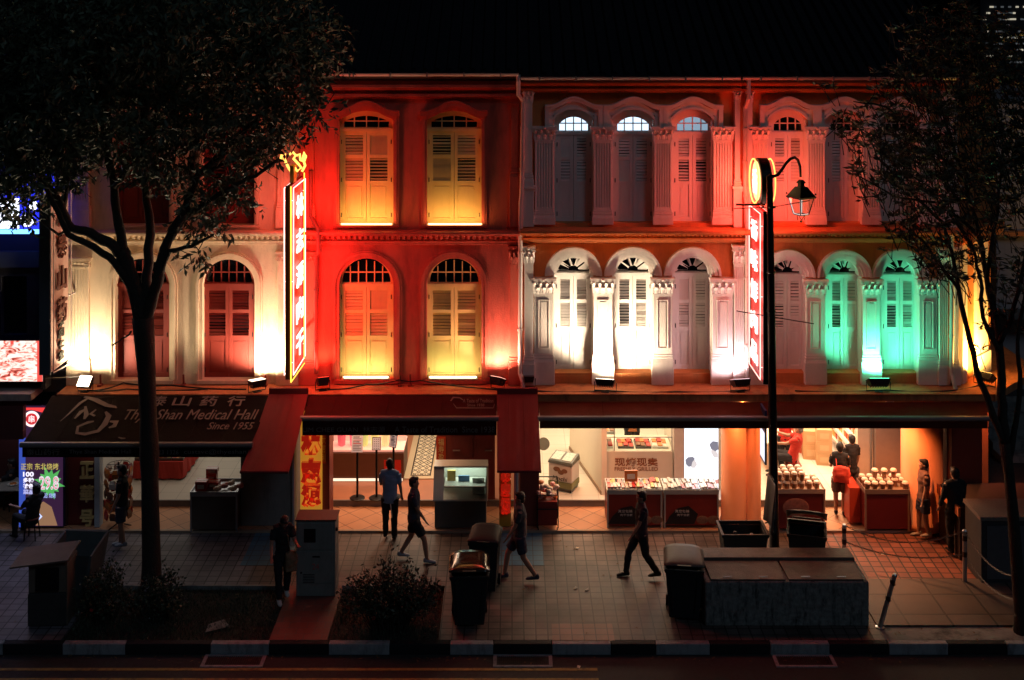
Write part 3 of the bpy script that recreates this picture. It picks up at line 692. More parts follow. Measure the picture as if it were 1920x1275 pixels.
# ------------------------------------------------------------------ floodlights on the ledge
M_lens = {}
def floodlight(px, row, Y, rz, tilt, w, col, label, power=0, target=None, angle=130, lens=0.0, group='floodlights standing on the ledge', size=.14, h=.26, lampoff=(0, .0, .05)):
    loc = Vector((WX(px, Y), Y, ZL + .0))
    t = thing('floodlight', loc, label, 'floodlight', group, rz)
    M = Matrix.Translation((0, 0, .20)) @ Matrix.Rotation(R(tilt), 4, 'X')
    mb = MB(); ww = w / 2; hh = h / 2
    mb.hexa([M @ Vector(p) for p in ((-ww * .8, -hh * .8, -.07), (ww * .8, -hh * .8, -.07), (ww * .8, hh * .8, -.07), (-ww * .8, hh * .8, -.07))], [M @ Vector(p) for p in ((-ww, -hh, .05), (ww, -hh, .05), (ww, hh, .05), (-ww, hh, .05))])
    for i in range(7):
        x = -ww * .7 + ww * 1.4 * i / 6; mb.box(x - .006, x + .006, -hh * .7, hh * .7, -.1, -.071, M)
    mb.build('housing', M_black, t, local=True)
    lm = emis('lens_' + '%d_%d_%d_%g' % (*[int(c * 99) for c in col], lens), col, lens) if lens > 0 else mat('dull_lens', (.08, .08, .09), .1)
    mb = MB(); mb.box(-ww * .88, ww * .88, -hh * .88, hh * .88, .051, .058, M); mb.build('lens', lm, t, local=True)
    mb = MB(); mb.tube([(-ww - .02, 0, .20), (-ww - .02, 0, .02), (ww + .02, 0, .02), (ww + .02, 0, .20)], .011, 6); mb.box(-.08, .08, -.06, .06, 0, .014)
    mb.build('bracket', M_black, t, local=True)
    if power:
        lp = loc + Vector((0, 0, .20)) + Matrix.Rotation(rz, 3, 'Z') @ (Matrix.Rotation(R(tilt), 3, 'X') @ Vector((0, 0, .10)))
        l = light('SPOT', 'flood_beam', lp, target, power, col, size=size, angle=angle, blend=.45)
    return t
WARM = (1.0, .80, .55); RED = (1.0, .06, .03); PINKW = (1.0, .44, .30); GREEN = (.10, 1.0, .50); AMBER = (1.0, .50, .10)
floodlight(160, 708, -.50, R(-10), 48, .30, WARM, 'floodlight with bright glowing lens at the left end of the cream house ledge', 470, P(205, 560, .1), 165, lens=12)
floodlight(482, 712, -.50, R(35), -8, .34, WARM, 'tilted floodlight on the cream house ledge left of the tall neon sign', 470, P(500, 560, .1), 165, lens=3)
floodlight(605, 712, -.40, R(20), -25, .26, RED, 'small black floodlight on the ledge just right of the tall neon sign', 200, P(575, 470, .1), 120, lens=3)
floodlight(933, 712, -.36, R(-30), -25, .28, PINKW, 'black floodlight at the right end of the coral house ledge', 320, P(925, 540, .1), 140, lens=3)
floodlight(992, 706, -.25, R(0), -10, .22, WARM, 'small unlit black floodlight beside the downpipe between the coral and the orange house', 0)
floodlight(1135, 706, -.50, R(-12), -22, .42, (1.0, .78, .52), 'large black floodlight throwing warm white light between the first two white arches', 760, P(1155, 560, .2), 158, lens=8, h=.3)
floodlight(1388, 702, -.48, R(10), -20, .38, (1.0, .68, .72), 'large black floodlight on the ledge left of the red neon sign', 85, P(1320, 560, .3), 150, lens=2, h=.3)
floodlight(1647, 716, -.48, R(0), -28, .46, GREEN, 'wide black floodlight throwing green light on the arches', 250, P(1645, 560, .2), 158, lens=6)
floodlight(1846, 706, -.1, R(-45), -35, .42, AMBER, 'floodlight on the corner of the ledge burning amber against the corner wall', 900, P(1815, 600, .5), 165, lens=8)
# linear lamps under the yellow shutters
def tube_lamp(px0, px1, row, col, label, power, es):
    Y = -.06; x0, x1 = WX(px0, Y), WX(px1, Y); z = WZ(row, Y)
    t = thing('tube_light', ((x0 + x1) / 2, Y, z), label, 'tube light', 'tube lights under the yellow shutters')
    mb = MB(); mb.tube([(x0, Y, z), (x1, Y, z)], .018, 8); mb.build('tube', emis('tube_' + str(es) + str(col[2]), col, es), t)
    mb = MB(); mb.box(x0 - .03, x1 + .03, Y - .02, Y + .05, z - .05, z - .02); mb.box(x0 - .03, x0, Y - .025, Y + .03, z - .019, z + .02); mb.box(x1, x1 + .03, Y - .025, Y + .03, z - .019, z + .02); mb.build('fitting', M_pipe, t)
    l = bpy.data.lights.new('tube_glow', 'AREA'); l.energy = power; l.color = col; l.shape = 'RECTANGLE'; l.size = x1 - x0; l.size_y = .03
    o = bpy.data.objects.new('tube_glow', l); COL.objects.link(o); o.location = ((x0 + x1) / 2, Y - .17, z + .04); o.rotation_euler = (R(150), 0, 0)
tube_lamp(645, 728, 707, (1.0, .86, .40), 'glowing tube under the lower left yellow shutters', 6.5, 9)
tube_lamp(806, 893, 707, (1.0, .86, .40), 'glowing tube under the lower right yellow shutters', 6.5, 9)
tube_lamp(640, 735, 420, (1.0, .50, .14), 'glowing strip under the upper left yellow shutters', 7, 7)
tube_lamp(803, 903, 420, (1.0, .50, .15), 'glowing strip under the upper right yellow shutters', 7, 7)
# cables on the ledge
M_cable = mat('black_cable', (.01, .01, .01), .6, var=0)
def cable(pts, label, r=.014):
    c = [Vector(p) for p in pts]; out = []
    for a, b in zip(c[:-1], c[1:]):
        for i in range(6): out.append(a.lerp(b, i / 6) + Vector((0, 0, -.03 * math.sin(math.pi * i / 6))))
    out.append(c[-1]); mb = MB(); mb.tube(out, r, 6)
    tag(mb.build('cable', M_cable), label, 'cable', 'cables along the ledge')
zc = ZL + .02
cable([(WX(190), -.5, zc), (WX(240), -.3, zc + .1), (WX(330), -.3, zc + .05), (WX(470), -.4, zc)], 'sagging black cable along the ledge of the cream house', .016)
cable([(WX(180), -.52, zc + .02), (WX(250), -.45, zc + .02), (WX(400), -.42, zc + .01)], 'second black cable lying along the cream house ledge')
cable([(WX(620), -.42, zc), (WX(690), -.25, zc + .05), (WX(750), -.22, zc + .14), (WX(790), -.2, zc + .12), (WX(930), -.4, zc)], 'black cable running under the two yellow windows')
cable([(WX(1000), -.5, zc), (WX(1135), -.48, zc), (WX(1260), -.55, zc), (WX(1390), -.45, zc)], 'thin cable lying along the ledge of the house with white columns')
cable([(WX(1480), -.5, zc), (WX(1650), -.45, zc), (WX(1760), -.5, zc), (WX(1835, 0), -.1, zc)], 'thin cable lying along the corner house ledge')
for i, px in enumerate((192, 347, 500, 751, 770)):
    mb = MB(); mb.tube([(WX(px), -.1, ZL), (WX(px), -.12, ZL + .24)], .022, 8); mb.box(WX(px) - .04, WX(px) + .04, -.2, -.06, ZL, ZL + .04)
    tag(mb.build('ledge_post', M_maroon), ['short red post on the ledge left of the first red window', 'short red post on the ledge between the two red windows', 'short red post on the ledge beside the tilted floodlight', 'short red post on the ledge between the yellow windows', 'thinner short post beside the one between the yellow windows'][i], 'post', 'short posts on the ledge')

# ------------------------------------------------------------------ neon signs
def neon(mb, pts, r=.016, closed=False):
    pts = [Vector(p) for p in pts]
    if closed: pts.append(pts[0])
    for a, b in zip(pts[:-1], pts[1:]): mb.tube([a, b], r, 6)
N_redw = emis('white_hot_neon', (1.0, .42, .36), 3.0); N_yel = emis('yellow_neon', (1.0, .50, .05), 3.0); N_wh = emis('pale_neon', (1.0, .66, .58), 2.6)
M_redpanel = mat('red_sign_panel', (.55, .02, .015), .4, var=.1)
def vsign(X, side, yn, yf_, z0, z1, chars, label, th=.085, extra=False):
    t = thing('neon_sign', (X, yf_, z0), label, 'neon sign')
    xa, xb = (X - th, X) if side > 0 else (X, X + th); xo = X + .05 * side
    mb = MB(); mb.box(xa, xb, yn, yf_, z0, z1); mb.build('panel', M_redpanel, t, bevel=.01)
    mb = MB(); mb.box(xa - .008, xb + .008, yn - .025, yn - .001, z0 - .01, z1 + .01); mb.build('edge_trim', M_black if not extra else mat('brown_sign_edge', (.10, .03, .015), .5), t)
    for s_, xx in ((1, xb + .05), (-1, xa - .05)):
        mb = MB(); a, b = yn + .07, yf_ - .06; neon(mb, [(xx, a, z0 + .05), (xx, a, z1 - .05), (xx, b, z1 - .05), (xx, b, z0 + .05)], .011, True)
        for (yy, zz) in ((a, z0 + .3), (b, z0 + .3), (a, z1 - .3), (b, z1 - .3), (a, (z0 + z1) / 2), (b, (z0 + z1) / 2)): mb.tube([(xx, yy, zz), (xx - s_ * .05, yy, zz)], .008, 5)
        mb.build('neon_outline', N_wh if extra else N_redw, t)
        n = len(chars); H = (z1 - z0 - .3)
        for i, ch in enumerate(chars):
            zc_ = z1 - .15 - H * (i + .5) / n
            M = frameM((xx + s_ * .01, (yn + yf_) / 2, zc_), (0, s_, 0), (0, 0, 1))
            textmesh(ch, .8, M, 'neon_character', N_wh if not extra else N_wh, t, ext=.012, fit=(abs(yf_ - yn) * .52, min(H / n * .66, .52)), bold=.012)
    return t
t = vsign(-4.42, 1, -1.66, -.22, 3.66, 7.50, '林志源肉干', 'tall double-sided red neon sign with Chinese characters and a yellow flame top', extra=True)
mb = MB(); neon(mb, [(-4.40, -1.70, 3.60), (-4.40, -1.70, 7.50)], .013); neon(mb, [(-4.40, -1.70, 3.60), (-4.38, -.3, 3.56)], .010); neon(mb, [(-4.36, -.45, 3.7), (-4.36, -.45, 7.6)], .012)
mb.build('yellow_tube', N_yel, t)
mb = MB(); mb.box(-4.50, -4.42, -1.3, -1.0, 7.51, 7.85)
mb.build('finial_base', mat('finial_yellow', (.6, .30, .04), .5), t)
mb = MB()
for k, q in enumerate([[(-.30, 0), (-.28, .10), (-.20, .12), (-.22, .02), (-.12, -.18), (-.05, -.30), (-.02, -.20)], [(-.10, .10), (-.02, .16), (.06, .08), (0, 0), (.12, -.12), (.2, -.22), (.1, -.30), (.02, -.2)], [(.06, .06), (.14, .10), (.16, -.05), (.25, -.1), (.30, .05), (.26, .14), (.22, .0), (.28, -.18), (.2, -.32)]]):
    mb.tube([(-4.46 + a * .8, -1.2 + .08 * k, 7.98 + b * .85) for a, b in q], .026, 6)
mb.build('neon_flame', emis('flame_neon', (1.0, .50, .08), 3.0), t)
for z in (4.2, 5.5, 7.0): mb = MB(); mb.tube([(-4.46, -.23, z), (-4.46, .0, z)], .03, 8); mb.build('bracket', M_black, t)
t2 = vsign(5.06, -1, -1.45, -.24, 3.50, 6.95, '香味鮮肉品', 'narrow red neon sign with white Chinese characters behind the lamp post')
for z in (3.9, 5.2, 6.8): mb = MB(); mb.tube([(5.10, -.25, z), (5.10, .05, z)], .03, 8); mb.build('bracket', M_black, t2)
mb = MB(); mb.box(4.6, 5.2, -1.0, -.96, 7.0, 7.04); mb.build('bracket', M_black, t2)
# round sign
cx, cy, cz, rr = 5.14, -.92, 7.50, .47
t = thing('round_neon_sign', (cx, cy, cz - rr), 'round neon sign with glowing yellow and white emblem above the narrow red sign', 'neon sign')
MX = Matrix.Rotation(R(90), 4, 'Y')
mb = MB(); mb.lathe((cx - .1, cy, cz), [(rr * .97, 0), (rr, .02), (rr, .2), (rr * .97, .22)], 40, MX); mb.build('drum', M_black, t)
for s_, xx in ((-1, cx - .16), (1, cx + .18)):
    mb = MB(); neon(mb, [(xx, cy + math.cos(a * math.pi / 16) * rr * .96, cz + math.sin(a * math.pi / 16) * rr * .96) for a in range(32)], .014, True); mb.build('neon_ring', emis('orange_neon', (1, .42, .08), 3.5), t)
    mb = MB(); x_ = cx - .115 if s_ < 0 else cx + .125; mb.lathe((x_, cy, cz), [(rr * .86, 0), (rr * .86, .008)], 36, MX); mb.build('emblem_face', emis('emblem_glow', (1, .62, .22), 2.4), t)
    M = frameM((x_ + s_ * .03, cy, cz), (0, s_, 0), (0, 0, 1)); textmesh('香', .6, M, 'emblem_character', N_wh, t, ext=.01, fit=(rr * .9, rr * 1.1), bold=.01)
mb = MB(); mb.tube([(cx, cy, cz - rr), (cx, cy, 7.0)], .03, 8); mb.tube([(cx + .05, -.3, 7.02), (cx - .05, -1.3, 7.02)], .025, 8); mb.tube([(cx + .05, -.1, 7.45), (cx + .02, -.6, 7.45)], .025, 8); mb.build('bracket', mat('rusty_bracket', (.16, .06, .03), .7), t)
for (p, pw_, c_, sz) in (((4.85, -.75, 7.35), 85, (1, .055, .03), .25), ((4.85, -.8, 6.5), 24, (1, .055, .035), .25), ((4.85, -.8, 5.2), 8, (1, .14, .12), .25), ((5.55, -.8, 7.1), 88, (1, .055, .03), .25), ((5.5, -.8, 5.6), 8, (1, .20, .18), .25),
                        ((-4.10, -.80, 4.5), 62, (1, .03, .015), .25), ((-4.15, -.75, 5.8), 60, (1, .02, .01), .25), ((-4.15, -.75, 7.0), 60, (1, .02, .01), .25), ((-4.72, -.8, 7.0), 34, (1, .05, .03), .25), ((-4.72, -.8, 5.2), 12, (1, .08, .05), .25)):
    light('POINT', 'neon_glow', p, (0, 0, 0), pw_, c_, size=sz)
# pale projecting sign at the left end
t = thing('projecting_sign', (-9.27, -.56, 3.7), 'pale projecting sign with brown calligraphy at the left edge of the cream house', 'sign')
mb = MB(); mb.box(-9.45, -9.27, -1.5, -.56, 3.72, 7.3); mb.build('panel', mat('pale_sign_panel', (.72, .50, .40), .6), t)
mb = MB(); neon(mb, [(-9.22, -1.46, 3.72), (-9.22, -1.46, 7.3), (-9.22, -.54, 7.3), (-9.22, -.54, 3.64)], .012, True); mb.build('outline_tube', mat('pale_tube', (.8, .7, .6), .4), t)
mb = MB(); mb.box(-9.47, -9.25, -1.56, -1.505, 3.7, 7.3); mb.build('edge_trim', mat('sign_edge_grey', (.07, .09, .11), .5), t)
for i, ch in enumerate('人泰山药'): textmesh(ch, .8, frameM((-9.22, -1.02, 6.85 - i * .66), (0, 1, 0), (0, 0, 1)), 'character', mat('brown_lettering', (.16, .05, .035), .5), t, ext=.02, fit=(.46, .5), bold=.02)
for i, ch in enumerate('北京同仁堂'): textmesh(ch, .4, frameM((-9.24, -1.02, 4.86 - i * .23), (0, 1, 0), (0, 0, 1)), 'character', mat('dark_lettering', (.05, .05, .04), .5), t, ext=.02, fit=(.26, .17), bold=.01)
mb = MB(); mb.tube([(-9.36, -1.5, 3.62), (-9.0, -.02, 3.2)], .010, 6); mb.build('bracket', M_black, t); mb = MB(); mb.tube([(-9.36, -.5, 5), (-9.3, 0, 5)], .02, 6); mb.build('bracket', M_pipe, t)

# ------------------------------------------------------------------ awnings
def awning(px_top, px_bot, row_top, row_bar, Yt, Yb, row_val, mfab, label, lab_val=None, group='awnings over the walkway'):
    a0, a1 = P(px_top[0], row_top, Yt), P(px_top[1], row_top, Yt); b0, b1 = P(px_bot[0], row_bar, Yb), P(px_bot[1], row_bar, Yb)
    t = thing('awning', (a0 + a1) / 2, label, 'awning', group)
    u = (a1 - a0).normalized(); v = ((a0 - b0)); v = (v - u * v.dot(u)).normalized(); n = u.cross(v)
    mb = MB(); N = 14
    ra = [a0.lerp(a1, i / N) for i in range(N + 1)]; rb = [b0.lerp(b1, i / N) for i in range(N + 1)]
    rows_ = []
    for j in range(7):
        s = j / 6; rows_.append([ra[i].lerp(rb[i], s) - Vector((0, 0, .03 * math.sin(math.pi * s) * (1 + .4 * math.sin(i * 1.9)))) for i in range(N + 1)])
    vs = [p for r in rows_ for p in r] + [p - n * .012 for r in rows_ for p in r]; K = 7 * (N + 1); fs = []
    for j in range(6):
        for i in range(N):
            q = (j * (N + 1) + i, j * (N + 1) + i + 1, (j + 1) * (N + 1) + i + 1, (j + 1) * (N + 1) + i); fs.append(q[::-1]); fs.append(tuple(K + k for k in q))
    mb.add(vs, fs); fab = mb.build('fabric', mfab, t, smooth=True)
    for i in range(2, N, 2):
        mb = MB(); mb.tube([rows_[j][i] + n * .004 for j in range(7)], .007, 5); mb.build('seam', mfab, fab)
    mb = MB(); mb.tube([b0 + Vector((-.04, 0, -.02)), b1 + Vector((.04, 0, -.02))], .055, 12); mb.build('front_bar', mat('awning_bar_metal', (.22, .23, .24), .4, metal=.5), t)
    zv = WZ(row_val, Yb); mb = MB(); mb.box(b0.x, b1.x, Yb - .008, Yb + .008, zv, b0.z - .05); val = mb.build('valance', mfab, t)
    mb = MB()
    for q in (.06, .94):
        p = a0.lerp(a1, q); r_ = b0.lerp(b1, q); e = p + Vector((.5 if q < .5 else -.5, (Yb - Yt) * .5, -.3)); mb.tube([p + Vector((0, 0, -.15)), e, r_ + Vector((0, 0.05, -.05))], .028, 8)
    mb.build('folding_arm', MATS['awning_bar_metal'], t)
    return t, fab, val, (a0, n, u, v)
M_fabdk = mat('dark_brown_awning_fabric', (.010, .006, .006), .95, var=.3, scale=5, bump=.2, spec=.08)
M_fabrd = mat('dark_red_awning_fabric', (.050, .011, .010), .9, var=.3, scale=4, bump=.2, spec=.1)
M_fabor = mat('rust_awning_fabric', (.085, .019, .011), .9, var=.3, scale=4, bump=.2, spec=.1)
M_let = mat('awning_lettering', (.19, .155, .14), .85, var=.15, spec=.1)
M_letd = mat('dim_awning_lettering', (.15, .13, .12), .8, var=.1)
A1, fab1, val1, pl1 = awning((97, 508), (42, 470), 742, 832, YL - .04, -2.05, 857, M_fabdk, 'wide dark brown awning with slanted pale lettering over the left shop')
a0, n_, u_, v_ = pl1
def on_awn(s, px0, px1, r0, r1, fab, pl, m=M_let, shear=0.0, bold=0.0, name='lettering'):
    a0, n_, u_, v_ = pl; px, row = (px0 + px1) / 2, (r0 + r1) / 2
    c = on_plane(px, row, a0 + n_ * .014, n_); L = on_plane(px0, row, a0, n_); Rr = on_plane(px1, row, a0, n_); T = on_plane(px, r0, a0, n_); B = on_plane(px, r1, a0, n_)
    return textmesh(s, .4, frameM(c, u_, v_), name, m, fab, ext=.004, fit=((Rr - L).length, (T - B).length), shear=shear, bold=bold)
for s, a, b in (('泰', 286, 312), ('山', 325, 358), ('药', 377, 407), ('行', 427, 459)): on_awn(s, a, b, 742.5, 761, fab1, pl1, bold=.004)
on_awn('Thye Shan Medical Hall', 233, 482, 768, 792, fab1, pl1, shear=.18); on_awn('Since 1955', 390, 475, 792, 805, fab1, pl1, shear=.2)
def brush(strokes, fab, pl, m, nm='calligraphy_mark'):
    a0, n_, u_, v_ = pl; mb = MB()
    for st in strokes:
        pts = [on_plane(x, y, a0 + n_ * .012, n_) for x, y, w_ in st]; k = len(pts); L = []; Rr = []
        for i, (x, y, w_) in enumerate(st):
            d = (pts[min(i + 1, k - 1)] - pts[max(i - 1, 0)]).normalized(); s_ = d.cross(n_).normalized() * (w_ / 92 / 2); L.append(pts[i] + s_); Rr.append(pts[i] - s_)
        for i in range(k - 1): mb.slab([L[i], L[i + 1], Rr[i + 1], Rr[i]], n_ * .004)
    return mb.build(nm, m, fab)
brush([[(113, 790, 1), (130, 775, 3), (150, 756, 6), (168, 745, 4)], [(158, 744, 5), (180, 750, 10), (200, 760, 9), (216, 763, 5), (219, 765, 2)], [(140, 785, 3), (152, 772, 8), (160, 768, 5)], [(160, 762, 4), (162, 778, 9), (158, 786, 4)], [(180, 768, 3), (170, 776, 6), (178, 780, 4)],
       [(198, 772, 4), (204, 780, 10), (196, 796, 11), (184, 808, 8), (160, 814, 8), (144, 812, 6), (146, 800, 5), (165, 792, 7), (176, 790, 3)], [(206, 790, 4), (218, 791, 10), (214, 799, 9), (204, 802, 4)], [(222, 820, 2), (228, 822, 4), (235, 822, 2)]], fab1, pl1, M_let)
zmid = (WZ(857, -2.05) + WZ(838, -2.05)) / 2
def on_val(s, px0, px1, Y, z, h, val, m, **k): textmesh(s, .3, FRONT(((WX(px0, Y) + WX(px1, Y)) / 2, Y - .011, z)), 'valance_lettering', m, val, ext=.003, fit=(WX(px1, Y) - WX(px0, Y), h), **k)
on_val('泰山药行', 50, 112, -2.05, zmid, .12, val1, M_letd); on_val('Thye Shan Medical Hall', 130, 246, -2.05, zmid, .1, val1, M_letd); on_val('6223 1326', 285, 335, -2.05, zmid, .085, val1, M_letd); on_val('custsvc@thyeshan', 345, 462, -2.05, zmid, .11, val1, M_letd)
A2, fab2, val2, pl2 = awning((580, 931), (567, 931), 742, 783, YL - .04, -1.25, 816, M_fabrd, 'dark red awning with faint small lettering over the middle shop')
MATS['dark_red_awning_fabric']
on_val('LIM CHEE GUAN  林志源', 568, 722, -1.25, WZ(805, -1.25), .12, val2, M_letd); on_val('A Taste of Tradition  Since 1938', 740, 928, -1.25, WZ(805, -1.25), .12, val2, M_letd)
on_awn('A Taste of Tradition', 868, 925, 748, 755, fab2, pl2, M_letd, name='small_lettering'); on_awn('Since 1938', 876, 908, 757, 762, fab2, pl2, M_letd, name='small_lettering')
brush([[(845, 752, 2), (850, 745, 4), (862, 746, 3), (868, 750, 2)], [(850, 757, 1), (856, 765, 2), (925, 765, 1.5), (927, 758, 1)]], fab2, pl2, M_letd, 'emblem_outline')
A3, fab3, val3, pl3 = awning((1010, 1852), (1012, 1852), 754, 783, YL - .04, -1.2, 803, M_fabor, 'long rust red awning rolled close to the wall over the two right shops')
def flap(tops, bots, Yb, rt, rb, label):
    a0, a1 = P(tops[0], rt, YL - .06), P(tops[1], rt, YL - .06); b0, b1 = P(bots[0], rb, Yb), P(bots[1], rb, Yb)
    t = thing('awning', (a0 + a1) / 2, label, 'awning', 'awnings over the walkway'); n = (a1 - a0).cross(a0 - b0).normalized()
    NX, NY = 14, 10; vs = []
    for j in range(NY + 1):
        for i in range(NX + 1):
            u, v = i / NX, j / NY; p = a0.lerp(a1, u).lerp(b0.lerp(b1, u), v); vs.append(p - Vector((0, 0, 1)) * (.05 * math.sin(math.pi * v)) + n * (.016 * math.sin(u * 14 + v * 3) * v + .01 * math.sin(u * 31) * math.sin(math.pi * v)))
    K = len(vs); vs += [p - n * .01 for p in vs]; fs = []
    for j in range(NY):
        for i in range(NX): q = (j * (NX + 1) + i, j * (NX + 1) + i + 1, (j + 1) * (NX + 1) + i + 1, (j + 1) * (NX + 1) + i); fs.append(q[::-1]); fs.append(tuple(K + k for k in q))
    mb = MB(); mb.add(vs, fs); fb = mb.build('fabric', M_flap, t, smooth=True)
    for u in (.33, .66): mb = MB(); mb.tube([vs[j * (NX + 1) + int(NX * u)] + n * .004 for j in range(NY + 1)], .006, 5); mb.build('seam', M_flap, fb)
    mb = MB(); mb.tube([b0, b1], .03, 8); mb.build('front_bar', M_flap, t)
    mb = MB(); mb.box(a0.x, a1.x, YL - .1, YL - .031, a0.z - .02, a0.z + .1); mb.build('head_box', M_flap, t)
M_flap = mat('maroon_drop_awning_fabric', (.17, .022, .024), .85, var=.12, scale=4, bump=.15)
flap((505, 578), (450, 541), -2.6, 736, 885, 'slanted dark red side awning beside the wide brown awning')
flap((932, 1008), (932, 1015), -2.4, 736, 884, 'straight dark red side awning in the middle of the terrace')

# ------------------------------------------------------------------ neighbour at the left edge
NB = thing('neighbour_building', (WX(40), 0, 0), 'dark building with blue and food sign boxes at the left edge', 'building')
M_nb = mat('dark_neighbour_wall', (.030, .028, .035), .8, var=.2)
plate([(WX(-260), 2.85), (WX(125), 2.85), (WX(125), WZ(150)), (WX(-260), WZ(150))], [[(WX(2), WZ(628)), (WX(50), WZ(628)), (WX(50), WZ(518)), (WX(2), WZ(518))], [(WX(-120), WZ(628)), (WX(-40), WZ(628)), (WX(-40), WZ(518)), (WX(-120), WZ(518))]], 0, .4, 'wall', M_nb, NB)
mb = MB(); mb.box(WX(-262), WX(52), .15, .17, WZ(630), WZ(515)); mb.build('window', M_glassd, NB)
mb = MB(); mb.box(WX(-262), WX(80), -.6, .5, 2.86, 3.0); mb.build('ledge', mat('pale_ledge', (.4, .33, .3), .8, dirt=.3), NB)
mb = MB(); mb.box(WX(-262), WX(88), -.08, .0, WZ(500), WZ(470)); mb.box(WX(88), WX(96), -.3, .1, 3.0, WZ(150)); mb.build('trim', mat('neighbour_trim', (.05, .06, .07), .7), NB)
mb = MB(); mb.box(WX(-262), WX(30), .9, 1.0, 0, 2.8); mb.box(WX(105), WX(127), -.05, .5, .001, 2.84); mb.build('shopfront', mat('dark_maroon_front', (.09, .02, .02), .8), NB)
mb = MB(); mb.box(WX(-262), WX(60), -.45, -.3, 2.0, 2.7); mb.build('fascia', mat('dark_maroon_front2', (.12, .03, .03), .8), NB)
t = thing('sign_box', (WX(20), -.5, WZ(440, -.5)), 'glowing blue and white sign box above the dark neighbour windows', 'sign')
Y = -.5; mb = MB(); mb.box(WX(-160, Y), WX(86, Y), Y, -.05, WZ(436, Y), WZ(330, Y)); mb.build('box', emis('blue_sign_glow', (.02, .03, .75), 1.6), t)
mb = MB(); mb.box(WX(-160, Y), WX(87, Y), Y - .03, Y - .002, WZ(438, Y), WZ(430, Y)); mb.build('edge_light', emis('cyan_edge_glow', (.15, .45, 1.0), 3), t)
mb = MB(); mb.box(WX(-160, Y), WX(36, Y), Y - .012, Y - .002, WZ(428, Y), WZ(372, Y)); 
mb.lathe((WX(51, Y), Y - .002, WZ(412, Y)), [(.145, 0), (.145, .012)], 24, Matrix.Rotation(R(90), 4, 'X')); mb.lathe((WX(62, Y), Y - .002, WZ(385, Y)), [(.10, 0), (.10, .010)], 20, Matrix.Rotation(R(90), 4, 'X'))
mb.build('picture', emis('white_sign_glow', (.80, .86, 1.0), 3), t)
light('AREA', 'sign_glow', (WX(10), -.8, WZ(395)), (WX(10), -6, 6.5), 14, (.35, .5, 1.0), size=1.8, size2=.9)
t = thing('sign_box', (WX(20), -.4, WZ(716, -.4)), 'glowing food picture sign box just above the neighbour ledge', 'sign')
def foodmat():
    m = bpy.data.materials.new('food_picture'); m.use_nodes = True; t_ = m.node_tree; b = t_.nodes['Principled BSDF']
    tc = t_.nodes.new('ShaderNodeTexCoord'); n1 = t_.nodes.new('ShaderNodeTexNoise'); n1.inputs['Scale'].default_value = 5; n1.inputs['Detail'].default_value = 6; n1.inputs['Distortion'].default_value = 1.4
    mp = t_.nodes.new('ShaderNodeMapping'); mp.inputs['Rotation'].default_value = (0, R(25), 0); mp.inputs['Scale'].default_value = (1, 1, 2.5)
    t_.links.new(tc.outputs['Object'], mp.inputs[0]); t_.links.new(mp.outputs[0], n1.inputs['Vector'])
    r = t_.nodes.new('ShaderNodeValToRGB'); e = r.color_ramp.elements
    e[0].position = .34; e[0].color = (.30, .03, .02, 1); e[1].position = .62; e[1].color = (1, .88, .82, 1)
    x = e.new(.42); x.color = (.85, .18, .13, 1); x = e.new(.5); x.color = (1, .72, .62, 1)
    t_.links.new(n1.outputs['Fac'], r.inputs[0]); t_.links.new(r.outputs[0], b.inputs['Emission Color']); b.inputs['Emission Strength'].default_value = 1.25; b.inputs['Base Color'].default_value = (.02, .02, .02, 1)
    return m
Y = -.4
mb = MB(); mb.box(WX(-150, Y), WX(82, Y), Y, -.05, WZ(717, Y), WZ(637, Y)); mb.build('box', M_black, t)
mb = MB(); mb.box(WX(-148, Y), WX(80, Y), Y - .008, Y - .001, WZ(715, Y), WZ(639, Y)); mb.build('picture', foodmat(), t)
mb = MB(); mb.box(WX(70, Y), WX(80, Y), Y - .014, Y - .009, WZ(715, Y), WZ(639, Y)); mb.box(WX(20, Y), WX(26, Y), Y - .014, Y - .009, WZ(645, Y), WZ(639, Y)); mb.build('picture_border', emis('red_picture_edge', (1, .10, .08), 1.0), t)
light('AREA', 'sign_glow', (WX(20), -.75, WZ(676)), (WX(20), -5, 3), 9, (1, .8, .75), size=1.8, size2=.8)
# glowing restaurant banner behind the awning
t = thing('lit_banner', (WX(78, .1), .1, .05), 'tall glowing restaurant banner with the price 29.8 beside the left shop', 'banner')
Y = -.15; bx0, bx1, bz0, bz1 = WX(36, Y), WX(119, Y), WZ(988, Y), WZ(759, Y)
mb = MB(); mb.box(bx0, bx1, Y, Y + .35, bz0, bz1); mb.build('box', mat('navy_banner_box', (.02, .03, .09), .5), t)
mb = MB(); mb.box(bx0 + .01, bx1 - .01, Y - .006, Y - .001, bz0 + .02, bz1 - .02); mb.build('banner_face', emis('navy_banner_glow', (.035, .012, .04), 1.0), t)
def bn(poly, col, s, nm, dy): 
    n_ = len(poly); mb = MB(); mb.slab([(WX(x, Y), Y - dy, WZ(y, Y)) for x, y in poly], (0, .004, 0)); mb.build(nm, emis('glow_%d_%d_%d_%g' % (*[int(c * 99) for c in col], s), col, s), t)
bn([(36, 862), (36, 770), (48, 760), (48, 988), (36, 988)], (.04, .08, .45), 1.0, 'blue_border', .012)
bn([(40, 770), (46, 764), (117, 764), (117, 772), (100, 768), (80, 773), (60, 768)], (.9, .05, .05), 1.2, 'red_border', .014)
star = []
for i in range(24):
    a = math.pi * 2 * i / 24 + .2; rr_ = (27, 19)[i % 2] * (1.15 if i % 4 == 0 else .9); star.append((93 + math.cos(a) * rr_ * .95, 905 + math.sin(a) * rr_ * 1.05))
bn(star, (.10, .50, .12), .9, 'green_star', .012)
